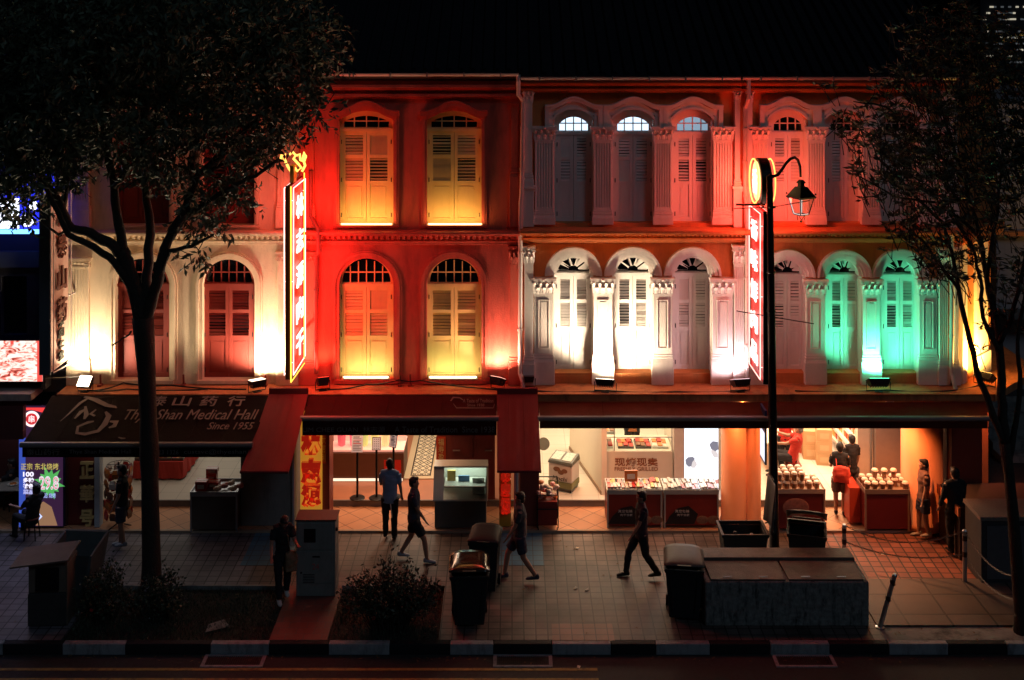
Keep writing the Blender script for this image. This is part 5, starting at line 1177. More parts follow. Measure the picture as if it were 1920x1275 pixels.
# ---------------- freezer and grill shop
fz = G(1050, 922, ZS)
t = thing('freezer', fz, 'white ice cream freezer with sliding top and Mochi lettering', 'freezer', rz=R(-25))
M_frz = mat('freezer_white', (.66, .64, .62), .35, var=.04); M_green = mat('freezer_green_band', (.20, .22, .10), .5); M_dk = mat('freezer_grey_trim', (.10, .11, .10), .4)
w_, d_, h_ = .58, .46, .62
mb = MB(); mb.box(-w_ / 2, w_ / 2, 0, d_, .22, h_); mb.build('body', M_frz, t, local=True, bevel=.03)
mb = MB(); mb.box(-w_ / 2 - .004, w_ / 2 + .004, -.004, d_ + .004, .08, .218); mb.build('lower_band', M_green, t, local=True, bevel=.02)
mb = MB(); mb.box(-w_ / 2 + .02, w_ / 2 - .02, .02, d_ - .02, .04, .079); mb.build('plinth', M_dk, t, local=True)
mb = MB(); mb.hexa([(-w_ / 2 - .015, -.015, h_), (w_ / 2 + .015, -.015, h_), (w_ / 2 + .015, d_ + .015, h_), (-w_ / 2 - .015, d_ + .015, h_)], [(-w_ / 2, 0.02, h_ + .06), (w_ / 2, 0.02, h_ + .06), (w_ / 2, d_, h_ + .13), (-w_ / 2, d_, h_ + .13)]); mb.build('lid_frame', M_dk, t, local=True, bevel=.012)
for s_ in (0, 1):
    mb = MB(); xa, xb = (-w_ / 2 + .04 + s_ * .27, -w_ / 2 + .26 + s_ * .27); mb.hexa([(xa, .06, h_ + .071), (xb, .06, h_ + .071), (xb, d_ - .05, h_ + .125), (xa, d_ - .05, h_ + .125)], [(xa, .06, h_ + .078), (xb, .06, h_ + .078), (xb, d_ - .05, h_ + .132), (xa, d_ - .05, h_ + .132)]); mb.build('lid_window', mat('freezer_window', (.35, .36, .30), .15, var=.6, scale=25), t, local=True)
textmesh('Mochi', .2, FRONT((.0, -.006, .30)), 'lettering', mat('dark_print', (.05, .03, .02), .6), t, local=True, fit=(.36, .10), shear=.2, ext=.003)
mb = MB()
for (x, z, a, b) in ((-.08, .50, .085, .055), (.02, .44, .075, .05), (.11, .48, .07, .05)): mb.blob((x, -.004, z), (a, .006, b), 14, 8)
mb.build('mochi_picture', mat('mochi_print', (.22, .11, .06), .6, var=.5, scale=12), t, local=True)
for (x, y) in ((-.24, .04), (.24, .04), (-.24, .42), (.24, .42)): mb = MB(); mb.lathe((x, y, .025), [(.024, -.012), (.024, .012)], 10, Matrix.Rotation(R(90), 4, 'Y')); mb.build('castor', M_black, t, local=True)
mb = MB(); mb.lathe((WX(1020, fz.y), fz.y + .35, ZS + .95), [(.14, 0), (.14, .01)], 24, Matrix.Rotation(R(70), 4, 'X')); t_ = tag(mb.build('round_fan', mat('round_fan_grey', (.25, .24, .2), .4)), 'round grey disc behind the freezer at the shop edge', 'fan')
# white partition running back
p0, p1 = G(1068, 842, ZS), G(1128, 928, ZS)
t = thing('partition', p1, 'low white wall slanting back between the freezer and the grill counter', 'partition')
mb = MB(); d0 = (p0 - p1).normalized(); nn = Vector((d0.y, -d0.x, 0)) * .12
mb.hexa([p1, p1 + nn, p0 + nn, p0], [q + Vector((0, 0, 1.5)) for q in (p1, p1 + nn, p0 + nn, p0)]); mb.build('wall_panel', mat('warm_white_panel', (.74, .66, .55), .5, var=.04), t)
mb = MB(); m_ = -nn.normalized() * .02; mb.hexa([p1 + m_, p1 - nn * .01, p0 - nn * .01, p0 + m_], [q + Vector((0, 0, .08)) for q in (p1 + m_, p1 - nn * .01, p0 - nn * .01, p0 + m_)]); mb.build('skirting', mat('brown_skirting', (.28, .18, .11), .5), t)
# grill counter with lettering
g0, g1 = G(1124, 914, ZS), G(1262, 914, ZS); yg = g0.y
t = thing('grill_counter', ((g0.x + g1.x) / 2, yg, ZS), 'white grill counter lettered FRESHLY GRILLED with glass case on top', 'counter')
zt2 = WZ(846, yg); mb = MB(); mb.box(g0.x, g1.x, yg, yg + 1.0, ZS + .001, zt2); mb.build('counter_body', mat('counter_cream', (.62, .52, .42), .5, var=.04), t, bevel=.015)
L_ = mat('brown_counter_lettering', (.22, .07, .025), .5)
textmesh('现烤现卖', .3, FRONT((WX(1193, yg), yg - .008, WZ(866, yg))), 'lettering', L_, t, ext=.006, fit=(WX(1233, yg) - WX(1153, yg), .19), bold=.004); textmesh('FRESHLY GRILLED', .2, FRONT((WX(1193, yg), yg - .008, WZ(879, yg))), 'lettering', L_, t, ext=.005, fit=(WX(1233, yg) - WX(1152, yg), .085))
mb = MB()
for xx in (g0.x + .02, (g0.x + .34), g1.x - .02):
    mb.box(xx - .012, xx + .012, yg + .02, yg + .044, zt2, zt2 + .6)
mb.box(g0.x, g1.x, yg + .02, yg + .04, zt2 + .3, zt2 + .32); mb.build('case_frame', M_steel, t)
mb = MB(); mb.box(g0.x + .02, g1.x - .02, yg + .03, yg + .034, zt2 + .002, zt2 + .6); mb.build('case_glass', M_glass, t)
for i, (px, c, lb) in enumerate(((1136, 3, 'left'), (1175, 0, 'middle left'), (1208, 0, 'middle right'), (1240, 2, 'right'))):
    filled_tray(WX(px, yg), yg + .15, zt2 + .001, .36, .5, 'tray of grilled meat at the %s of the counter top' % lb, 'meat trays in the grill case', n=3, cols=(0, 3, 1, c), mtray=M_pack[6] if i in (0, 3) else None, h=.05)
filled_tray(WX(1140, yg), yg + .15, zt2 + .33, .34, .5, 'raised tray of grilled meat at the left of the grill case', 'meat trays in the grill case', n=3, cols=(0, 3, 1), mtray=M_pack[6])
mb = MB(); mb.box(WX(1263, yg), WX(1281, yg), yg - .1, yg + 1.6, ZS + .001, 2.74); mb.build('partition_wall', mat('counter_side_wall', (.55, .47, .40), .6), H3)
# glowing poster
yp_ = G(0, 917, ZS).y; t = thing('light_box', (WX(1314, yp_), yp_, ZS), 'glowing white poster light box with two pale faces between counter and column', 'light box')
mb = MB(); mb.box(WX(1280, yp_), WX(1348, yp_), yp_, yp_ + .15, ZS + .001, 2.5); mb.build('box', M_maroon, t)
mb = MB(); mb.box(WX(1283, yp_), WX(1347, yp_), yp_ - .006, yp_ - .001, ZS + .02, 2.45); mb.build('glowing_face', emis('poster_white', (.93, .95, 1.0), 1.5), t)
def pp(poly, col, s, nm, dy=.012):
    mb = MB(); mb.slab([(WX(x, yp_), yp_ - dy, WZ(y, yp_)) for x, y in poly], (0, .004, 0)); mb.build(nm, emis('pg_%d_%d_%d' % tuple(int(c * 99) for c in col), col, s), t)
pp([(1285, 862), (1290, 857), (1299, 856), (1303, 860), (1298, 866), (1296, 874), (1291, 875), (1286, 870)], (.22, .22, .28), 1, 'printed_hair'); pp([(1298, 863), (1303, 862), (1307, 870), (1303, 877), (1296, 877), (1295, 868)], (.80, .72, .72), 1, 'printed_face', .010)
pp([(1330, 833), (1336, 827), (1346, 828), (1347, 842), (1341, 846), (1333, 841)], (.22, .22, .28), 1, 'printed_hair'); pp([(1334, 840), (1340, 843), (1346, 850), (1346, 858), (1338, 857), (1333, 848)], (.80, .72, .72), 1, 'printed_face', .010)
pp([(1283, 914), (1310, 910), (1347, 898), (1347, 906), (1320, 913), (1300, 916)], (.85, .35, .28), 1, 'printed_swirl')
light('AREA', 'poster_glow', (WX(1314, yp_), yp_ - .05, 1.4), (WX(1314, yp_), -3, 1), 12, (.95, .95, 1), size=.7, size2=1.8)
# meat stalls in the walkway
def meat_stall(px0, px1, foot, label, lab2, cols, arch=True):
    t, x0, x1, y0, zt = stall(px0, px1, foot, .78, .62, mat('red_printed_front', (.34, .035, .02), .5, var=.35, scale=3), mat('steel_white_top', (.6, .56, .5), .35, metal=.3), label)
    mb = MB(); q = (x1 - x0)
    mb.slab([(x0 + q * u, y0 + .004, z) for u, z in ((.02, .08), (.55, .08), (.62, .3), (.45, .47), (.25, .42), (.1, .25))], (0, -.006, 0)); mb.build('printed_shape', mat('dark_print_shape', (.03, .02, .02), .5), t)
    for u in (.7, .9): mb = MB(); mb.blob((x0 + q * u, y0 + .006, .17), (.13, .012, .09), 14, 8); mb.build('printed_plate', mat('plate_print', (.30, .16, .10), .5, var=.6, scale=18), t)
    textmesh('真空包装', .1, FRONT((x0 + q * .33, y0 - .006, .36)), 'lettering', M_pack[6], t, fit=(.3, .06)); textmesh('肉干世家', .1, FRONT((x0 + q * .35, y0 - .006, .28)), 'lettering', M_pack[6], t, fit=(.26, .05))
    n = 3
    for i in range(n): filled_tray(x0 + (x1 - x0) * (i + .5) / n, y0 + .03, zt - .015, (x1 - x0) / n * .95, .54, lab2 % ('left', 'middle', 'right')[i], 'packet trays on the meat stalls', n=5, cols=cols, mtray=M_steel, h=.06)
    return t, x0, x1, y0, zt
r1 = meat_stall(1138, 1242, 990, 'red stall front left of the column piled with meat packets', '%s tray of packets on the left meat stall', (2, 4, 0, 5))
r2 = meat_stall(1245, 1348, 990, 'red stall front beside the column piled with pale packets', '%s tray of pale packets on the right meat stall', (6, 2, 4, 6))
lamp_panel(None, r1[1], r2[2], .0, .3, 2.2, 22, (1, .72, .52), 'stall_lamp')
carton(r1[1] + .55, r1[3] + .35, r1[4] + .06, .28, .04, .24, M_pack[1], 'orange price card standing among the packets of the left meat stall', None, name='price_card')
# cart with packs
cb = G(1027, 994, ZW); t = thing('trolley', cb, 'wheeled trolley heaped with wrapped packs in front of the dark red pier', 'trolley')
mb = MB()
for x in (-.22, .22):
    mb.tube([(x, -.02, .05), (x, -.02, .75), (x, .04, .8)], .012, 6); mb.tube([(x, .45, .05), (x, .45, .95)], .012, 6); mb.tube([(x, -.02, .45), (x, .45, .45)], .01, 6)
mb.tube([(-.22, -.02, .45), (.22, -.02, .45)], .012, 6); mb.tube([(-.22, .45, .95), (.22, .45, .95)], .012, 6); mb.tube([(-.22, -.02, .75), (.22, -.02, .75)], .012, 6); mb.build('frame', M_black, t, local=True)
mb = MB(); mb.box(-.2, .2, 0, .43, .1, .6); mb.build('basket', mat('red_basket', (.25, .02, .015), .6, var=.2), t, local=True)
mb = MB()
for i in range(26): mb.k = rr.randrange(3); mb.blob((rr.uniform(-.2, .2), rr.uniform(.0, .42), .64 + rr.random() * .28), (.075, .06, .045), 7, 4, Matrix.Rotation(rr.random() * 3, 4, 'Z'))
mb.build('packs', [M_pack[2], M_pack[1], M_pack[4]], t, local=True)
for x in (-.2, .2): mb = MB(); mb.lathe((x, .0, .03), [(.03, -.01), (.03, .01)], 12, Matrix.Rotation(R(90), 4, 'Y')); mb.build('wheel', M_black, t, local=True)

# ---------------- right shop
lw = G(0, 905, ZS).y
mb = MB(); mb.box(WX(1607, 1.2), WX(1640, 1.2), 1.15, 1.3, ZS + .001, 2.7); mb.build('door_panel', mat('cream_door_panel', (.62, .50, .40), .5), H4)
mb = MB(); mb.box(WX(1641, 1.0), WX(1692, 1.0), .97, 1.2, ZS + .001, 2.74); mb.build('front_wall', mat('brown_grey_wall', (.30, .21, .17), .7), H4)
mb = MB(); mb.tube([(WX(1636, 1.0), 1.1, ZS), (WX(1636, 1.0), 1.1, 2.7)], .02, 8); mb.build('door_post', M_steel, H4)
# counters and staff desk
c0_, c1_ = G(1458, 892, ZS), G(1505, 892, ZS)
t = thing('cash_counter', ((c0_.x + c1_.x) / 2, c0_.y, ZS), 'pale counter behind the two staff in red shirts', 'counter'); mb = MB(); mb.box(c0_.x - .2, c1_.x, c0_.y + .3, c0_.y + 1.6, ZS + .001, ZS + .62); mb.build('counter_body', mat('counter_pale', (.6, .45, .35), .5), t, bevel=.01); mb = MB(); mb.box(c0_.x - .22, c1_.x + .02, c0_.y + .28, c0_.y + 1.62, ZS + .622, ZS + .66); mb.build('counter_top', M_pack[6], t, bevel=.006)
t_ = thing('red_counter', G(1515, 840, ZS), 'red counter further back in the right shop', 'counter'); q = G(1515, 850, ZS); mb = MB(); mb.box(q.x - .5, q.x + .1, q.y, q.y + 1.5, ZS + .001, ZS + .7); mb.build('counter_body', mat('red_counter_paint', (.55, .10, .05), .5), t_, bevel=.01)
M_carton = mat('brown_carton', (.50, .30, .15), .7, var=.1)
def crt(px, row, w, d, h, z, lb): q = G(px, row, ZS); return carton(q.x, q.y, ZS + z, w, d, h, M_carton, lb, 'cardboard cartons in the right shop', R(-8), name='carton', mark=mat('carton_tape', (.55, .36, .2), .5))
crt(1522, 862, .40, .4, .34, 0, 'cardboard carton nearest the tall pale aisle'); crt(1522, 862, .40, .4, .34, .345, 'cardboard carton topmost of the stack by the aisle')
crt(1546, 873, .36, .36, .28, 0, 'cardboard carton lowest in the stack beside the shelves'); crt(1546, 873, .36, .36, .28, .285, 'cardboard carton second from the floor beside the shelves'); crt(1546, 873, .36, .36, .28, .57, 'cardboard carton topmost in the stack beside the shelves')
# shelf unit with jars, running back along the right side
sh0 = G(1600, 905, ZS); sh1 = G(1545, 835, ZS); dv = (sh1 - sh0); L = dv.length; ang = math.atan2(dv.y, dv.x)
t = thing('shelf_unit', sh0, 'white shelves full of jars along the right side of the right shop', 'shelf', rz=ang)
M_shw = mat('white_shelf', (.72, .66, .6), .4)
mb = MB(); mb.box(0, L, -.42, -.40, 0, 2.1); mb.build('back_panel', mat('shelf_back', (.25, .10, .06), .6), t, local=True)
for z in (.12, .42, .72, 1.02, 1.32, 1.62, 1.9): mb = MB(); mb.box(0, L, -.40, -.0, z, z + .03); mb.box(0, L, .001, .012, z - .03, z + .045); mb.build('shelf', M_shw, t, local=True)
jar_i = 0; jarproto = {}
for z in (.45, .75, 1.05, 1.35, 1.65):
    for i in range(int(L / .13)):
        for j in range(2):
            c = rr.choice((0, 1, 2, 6, 5)); x = .07 + i * .13; y = -.1 - .16 * j; p = sh0 + Matrix.Rotation(ang, 3, 'Z') @ Vector((x, y, z + .001))
            if c not in jarproto:
                o = thing('jar', p, {0: 'red', 1: 'orange', 2: 'pale', 6: 'white', 5: 'yellow'}[c] + ' jar on the white shelves of the right shop, one of many alike', 'jar', '%s jars on the white shelves' % {0: 'red', 1: 'orange', 2: 'pale', 6: 'white', 5: 'yellow'}[c]); mb = MB(); mb.lathe((0, 0, 0), [(.04, 0), (.05, .02), (.05, .13), (.035, .15)], 9); mb.build('jar_body', M_pack[c], o, local=True, smooth=False); mb = MB(); mb.lathe((0, 0, .1505), [(.04, 0), (.04, .025)], 9); mb.build('lid', M_pack[0] if c == 6 else M_pack[6], o, local=True); jarproto[c] = o
            else: o = copy_tree(jarproto[c]); o.location = p
# lunch boxes / tins on a rack
for i in range(4):
    q = G(1622 - i * 8, 905 - 6 * i, ZS); o = thing('tin_box', (q.x, q.y, ZS + .42), ('first', 'second', 'third', 'last')[i] + ' pink printed tin from the front in the row beside the cream panel', 'tin', 'pink tins in a row'); mb = MB(); mb.box(-.17, .17, 0, .11, 0, .26); mb.build('tin', mat('pink_tin', (.68, .42, .34), .4, var=.1), o, local=True, bevel=.04); mb = MB(); mb.box(-.175, .175, .02, .05, .261, .275); mb.build('handle', M_black, o, local=True)
q = G(1612, 912, ZS); t = thing('tin_rack', q, 'brown rack holding printed boards under the row of pink tins', 'rack'); mb = MB(); mb.box(-.1, .22, 0, .5, .38, .41)
for x in (-.1, .2): mb.box(x, x + .02, 0, .02, 0, .38); mb.box(x, x + .02, .48, .5, 0, .38)
mb.build('frame', M_maroon, t, local=True); mb = MB(); mb.box(-.06, .12, .02, .05, .02, .34, Matrix.Rotation(.15, 4, 'Y')); mb.build('printed_board', M_pack[5], t, local=True)
# tub stalls
def tub(loc, label, group, m=None, proto=[None]):
    if proto[0] is None:
        o = thing('tub', loc, label, 'tub', group); mb = MB(); mb.lathe((0, 0, 0), [(.045, 0), (.06, .13), (.062, .135)], 12); mb.build('tub_body', mat('tub_contents', (.34, .16, .08), .4, var=.5, scale=30), o, local=True); mb = MB(); mb.lathe((0, 0, .136), [(.07, 0), (.07, .012), (.055, .04), (.03, .05)], 14); mb.build('lid', mat('tub_lid', (.78, .66, .56), .3), o, local=True); proto[0] = o
    else: o = copy_tree(proto[0]); o.location = loc; o['label'] = label; o['group'] = group
    return o
t, x0, x1, y0, zt = stall(1455, 1548, 996, .86, .6, mat('maroon_stall_front', (.20, .02, .02), .5, var=.25), mat('stall_top_pale', (.6, .45, .35), .4), 'maroon stall stacked with lidded tubs behind the open wheelie bin')
k = 0
for i in range(6):
    for j in range(3):
        for s_ in range(2 if i < 4 else 1):
            tub((x0 + .09 + i * .16, y0 + .1 + j * .18, zt - .015 + s_ * .19), 'lidded tub on the maroon stall behind the open bin, one of many alike', 'lidded tubs on the maroon stall')
mb = MB(); mb.blob((x0 + .42, y0 - .004, .5), (.28, .01, .2), 18, 10); mb.build('printed_round', mat('round_print', (.35, .15, .12), .5, var=.7, scale=14), t)
t, x0, x1, y0, zt = stall(1622, 1706, 997, .86, .62, mat('dark_red_panel', (.17, .015, .015), .5, var=.15), mat('stall_top_dark', (.28, .20, .15), .4), 'dark red stall with tubs left of the thick orange column')
mb = MB(); mb.box(x0 - .24, x0 - .002, y0 + .3, y0 + .9, .06, .80); mb.build('side_cabinet', mat('bright_red_side', (.45, .05, .02), .5), t)
mb = MB(); mb.hexa([(x1, y0 + .02, .02), (x1 + .2, y0 + .1, .02), (x1 + .2, y0 + .6, .02), (x1, y0 + .6, .02)], [(x1, y0 + .02, .84), (x1 + .06, y0 + .1, .8), (x1 + .06, y0 + .6, .8), (x1, y0 + .6, .84)]); mb.build('side_cloth', mat('maroon_cloth', (.16, .015, .015), .8), t)
for i in range(6):
    for j in range(3):
        if rr.random() < .85: tub((x0 + .08 + i * .16, y0 + .1 + j * .19, zt - .015), 'lidded tub on the dark red stall left of the thick column, one of many alike', 'lidded tubs on the dark red stall')
for i in range(3): tub((x0 + .3 + i * .2, y0 + .3, zt + .175), 'lidded tub in the upper layer on the dark red stall', 'upper tubs on the dark red stall')
lamp_panel(None, WX(1460), WX(1700), .05, .4, 2.3, 26, (1, .66, .44), 'stall_lamp')
# blue hanging sign by the lamp post
t = thing('hanging_sign', (WX(1436, -.9), -.9, 2.1), 'narrow blue and white sign hanging behind the lamp post', 'sign'); Y = -1.0
mb = MB(); mb.box(WX(1432, Y) - .02, WX(1432, Y) + .02, Y - .2, Y + .25, WZ(865, Y), WZ(764, Y)); mb.build('panel', mat('blue_panel', (.03, .05, .16), .5), t)
mb = MB(); mb.box(WX(1432, Y) - .024, WX(1432, Y) - .0205, Y - .18, Y + .23, WZ(860, Y), WZ(806, Y)); mb.build('lit_part', emis('hanging_sign_glow', (.8, .85, 1), 1.2), t)
# ------------------------------------------------------------------ lamp post
lb_ = Vector((WX(1452, -1.55), -1.55, ZP)); t = thing('street_lamp', lb_, 'black street lamp post with a curved arm and four-sided lantern', 'street lamp')
M_lamp = mat('black_lamp_paint', (.012, .013, .014), .4, metal=.3, var=.3, bump=.15)
Yl = -1.55; top = P(1443, 330, Yl)
mb = MB(); mb.tube([lb_, lb_ + Vector((0, 0, .25)), lb_ + Vector((0, 0, .27)), lb_.lerp(top, .5), top], [.13, .13, .098, .082, .064], 16); mb.build('pole', M_lamp, t, smooth=True)
mb = MB()
for r in (583, 388, 510): p = P(1446, r, Yl); mb.lathe(p, [(.085, -.02), (.09, 0), (.085, .03)], 14)
mb.build('collar', M_lamp, t)
arm = [P(x, y, Yl) for x, y in ((1442, 329), (1450, 331), (1458, 328), (1466, 318), (1474, 306), (1482, 298), (1490, 295), (1496, 300), (1500, 312), (1501, 332))]
mb = MB(); mb.tube(arm, [.04, .036, .033, .03, .03, .03, .03, .03, .028, .024], 10); mb.build('arm', M_lamp, t, smooth=True)
mb = MB(); mb.tube([P(1381, 583, Yl - .0), P(1526, 607, Yl)], .010, 6); mb.build('banner_rod', M_lamp, t); mb = MB(); mb.tube([P(1376, 391, Yl), P(1450, 388, Yl), P(1518, 376, Yl)], .010, 6); mb.build('banner_rod', M_lamp, t)
lc = P(1502, 378, Yl); s = 91.0 / 1 / 1; RT = Matrix.Rotation(R(28), 4, 'Z')
def zz(r): return WZ(r, Yl)
def sq(w, z): return [lc.xy.to_3d() * 1 + Vector((0, 0, z)) + RT @ Vector((a * w, b * w, 0)) for a, b in ((-1, -1), (1, -1), (1, 1), (-1, 1))]
mb = MB()
for (w0, z0, w1, z1) in ((.205, zz(371), .215, zz(368)), (.205, zz(368), .085, zz(350)), (.05, zz(350), .045, zz(343)), (.07, zz(343), .03, zz(337))): mb.hexa(sq(w0, z0), sq(w1, z1 - .001))
for a in range(4): p = sq(.2, zz(366))[a]; mb.blob(p + Vector((0, 0, .03)), .02, 6, 4)
mb.build('lantern_roof', M_lamp, t)
mb = MB(); a_ = sq(.175, zz(371)); b_ = sq(.105, zz(402))
for i in range(4): mb.tube([a_[i], b_[i]], .011, 6); mb.tube([b_[i], b_[(i + 1) % 4]], .010, 6)
c_ = sq(.045, zz(413))
for i in range(4): mb.tube([b_[i].lerp(b_[(i + 1) % 4], .5) * 1, c_[i]], .008, 5)
mb.blob(Vector((lc.x, lc.y, zz(415))), .025, 8, 5); mb.build('lantern_frame', M_lamp, t)
mb = MB(); q0, q1 = sq(.165, zz(371)), sq(.100, zz(401))
for i in range(4):
    j = (i + 1) % 4; n = (q0[j] - q0[i]).cross(q1[i] - q0[i]).normalized() * .003; mb.slab([q0[i], q0[j], q1[j], q1[i]], n)
mb.build('lantern_glass', M_glass, t)
mb = MB()
for i in (0, 2, 3): mb.tube([q0[i] * 1 + Vector((0, 0, -.01)), q1[i]], .014, 6)
mb.tube([q1[0], q1[1]], .012, 6); mb.tube([q1[3], q1[0]], .012, 6)
mb.build('frosted_edge', emis('frosted_edge_reflection', (1, .86, .8), .75), t)  # lantern is unlit; emission stands in for light its frosted edges reflect

# ------------------------------------------------------------------ wheelie bins
M_bin = mat('dark_green_bin_plastic', (.012, .018, .02), .62, var=.3, scale=6, bump=.1)
M_lidg = mat('shiny_bin_lid', (.03, .028, .02), .16, var=.5, scale=4, coat=.6, bump=.3, bscale=4)
M_lidm = mat('dull_bin_lid', (.06, .06, .058), .6, var=.35, scale=5)
def bin_(px, row, w, d, h, rz, lid, lidm, label, hinge='back'):
    b = G(px, row); t = thing('wheelie_bin', b, label, 'wheelie bin', 'wheelie bins along the planting strip', rz)
    def ring(k, z, dx=0): return [Vector((a * w / 2 * k, (bq * .5 + .5) * d * k + d * (1 - k) / 2, z)) for a, bq in ((-1, -1), (1, -1), (1, 1), (-1, 1))]
    o0, o1, i1, i0 = ring(.78, .06), ring(.98, h - .07), ring(.92, h - .07), ring(.74, .10)
    mb = MB(); mb.add(o0 + o1 + i1 + i0, [(3, 2, 1, 0)] + [(i, (i + 1) % 4, 4 + (i + 1) % 4, 4 + i) for i in range(4)] + [(4 + i, 4 + (i + 1) % 4, 8 + (i + 1) % 4, 8 + i) for i in range(4)] + [(8 + i, 8 + (i + 1) % 4, 12 + (i + 1) % 4, 12 + i) for i in range(4)] + [(12, 13, 14, 15)])
    mb.build('body', M_bin, t, local=True, bevel=.012)
    mb = MB(); r0, r1, r2 = ring(1.02, h - .069), ring(1.06, h), ring(.94, h); r3 = ring(.94, h - .069)
    mb.add(r0 + r1 + r2 + r3, [(i, (i + 1) % 4, 4 + (i + 1) % 4, 4 + i) for i in range(4)] + [(4 + i, 4 + (i + 1) % 4, 8 + (i + 1) % 4, 8 + i) for i in range(4)] + [(8 + i, 8 + (i + 1) % 4, 12 + (i + 1) % 4, 12 + i) for i in range(4)] + [(12 + i, 12 + (i + 1) % 4, (i + 1) % 4, i) for i in range(4)])
    mb.build('rim', M_bin, t, local=True, bevel=.008)
    # lid: domed shell, hinge at y = d
    M = Matrix.Translation((0, d * 1.03, h + .01)) @ Matrix.Rotation(-lid, 4, 'X') @ Matrix.Translation((0, -d * 1.03, 0))
    mb = MB(); nx, ny = 8, 8; vs = []; vb = []
    for j in range(ny + 1):
        for i in range(nx + 1):
            u, v = i / nx * 2 - 1, j / ny * 2 - 1; z = .02 + .085 * (1 - u ** 4) * (1 - max(0, -v) ** 4) * (.55 + .45 * (v + 1) / 2)
            vs.append(M @ Vector((u * w * .54, (v * .5 + .5) * d * 1.07 - d * .035, z))); vb.append(M @ Vector((u * w * .53, (v * .5 + .5) * d * 1.05 - d * .025, z - .018)))
    K = len(vs); fs = []
    for j in range(ny):
        for i in range(nx): q = (j * (nx + 1) + i, j * (nx + 1) + i + 1, (j + 1) * (nx + 1) + i + 1, (j + 1) * (nx + 1) + i); fs.append(q); fs.append(tuple(K + k for k in q[::-1]))
    edge = [i for i in range(nx + 1)] + [j * (nx + 1) + nx for j in range(1, ny + 1)] + [ny * (nx + 1) + i for i in range(nx - 1, -1, -1)] + [j * (nx + 1) for j in range(ny - 1, 0, -1)]
    fs += [(edge[(i + 1) % len(edge)], edge[i], K + edge[i], K + edge[(i + 1) % len(edge)]) for i in range(len(edge))]
    mb.add(vs + vb, fs); ld = mb.build('lid', lidm, t, local=True, smooth=True)
    mb = MB(); mb.box(-.12, .12, -d * .07, .02, .012, .03, M); mb.build('lid_grip', M_bin, ld, local=True)
    mb = MB(); mb.tube([(-w * .38, d * 1.06, h - .02), (-w * .38, d * 1.13, h), (w * .38, d * 1.13, h), (w * .38, d * 1.06, h - .02)], .016, 8); mb.build('handle', M_bin, t, local=True)
    for sx in (-1, 1): mb = MB(); mb.lathe((sx * w * .44, d * .86, .10), [(.10, -.025), (.10, .025)], 18, Matrix.Rotation(R(90), 4, 'Y')); mb.build('wheel', M_black, t, local=True)
    return t
bin_(880, 1183, .68, .74, .97, R(2), R(5), M_lidg, 'wheelie bin with a shiny reflecting lid beside the flowering shrub')
bin_(906, 1118, .56, .6, 1.0, R(-6), R(0), M_bin, 'wheelie bin half hidden behind the one with the shiny lid')
bin_(1283, 1170, .68, .76, .97, R(-7), R(4), M_lidm, 'closed wheelie bin with a dull grey lid at the left end of the concrete planter')
bin_(1350, 1080, .62, .88, .95, R(-90), R(96), M_lidm, 'open wheelie bin behind the concrete planter left of the lamp post')
bin_(1513, 1095, .72, .70, .93, R(-14), R(32), M_lidm, 'wheelie bin with its lid propped half open right of the lamp post')

for nm, px, row, txt in (('wheelie_bin', 880, 1183, '5'), ('wheelie_bin.002', 1283, 1170, '9')):
    tb = bpy.data.objects[nm]
    mb = MB(); mb.box(-.10, .10, -.004, .012, .55, .68, Matrix.Translation((0, .045, 0)) @ Matrix.Rotation(R(-4), 4, 'X')); mb.build('sticker', mat('faded_sticker', (.20, .20, .18), .6, var=.5, scale=20), tb, local=True)
    for sx in (-1, 1): mb = MB(); mb.hexa([(sx * .2 - .012, .03, .2), (sx * .2 + .012, .03, .2), (sx * .2 + .012, .09, .2), (sx * .2 - .012, .09, .2)], [(sx * .25 - .012, -.008, .86), (sx * .25 + .012, -.008, .86), (sx * .25 + .012, .05, .86), (sx * .25 - .012, .05, .86)]); mb.build('rib', M_bin, tb, local=True)
# rubbish bags in the open bin
ob = bpy.data.objects['wheelie_bin.003']; oc = ob.location + Vector((.45, 0, .62))
for i, (dx, dy, c) in enumerate(((-.18, .05, (.02, .02, .02)), (.12, -.08, (.30, .30, .32)))):
    mb = MB(); mb.blob((0, 0, 0), (.24, .2, .17), 12, 8); mb.blob((.03, 0, .17), (.05, .05, .07), 8, 5); o = mb.build('rubbish_bag', mat('bag_plastic_%d' % i, c, .25, var=.2, bump=.8, bscale=9), None, local=True, smooth=True); o.location = oc + Vector((dx, dy, .02 * i)); tag(o, ('black rubbish bag inside the open wheelie bin', 'pale rubbish bag inside the open wheelie bin')[i], 'rubbish bag')
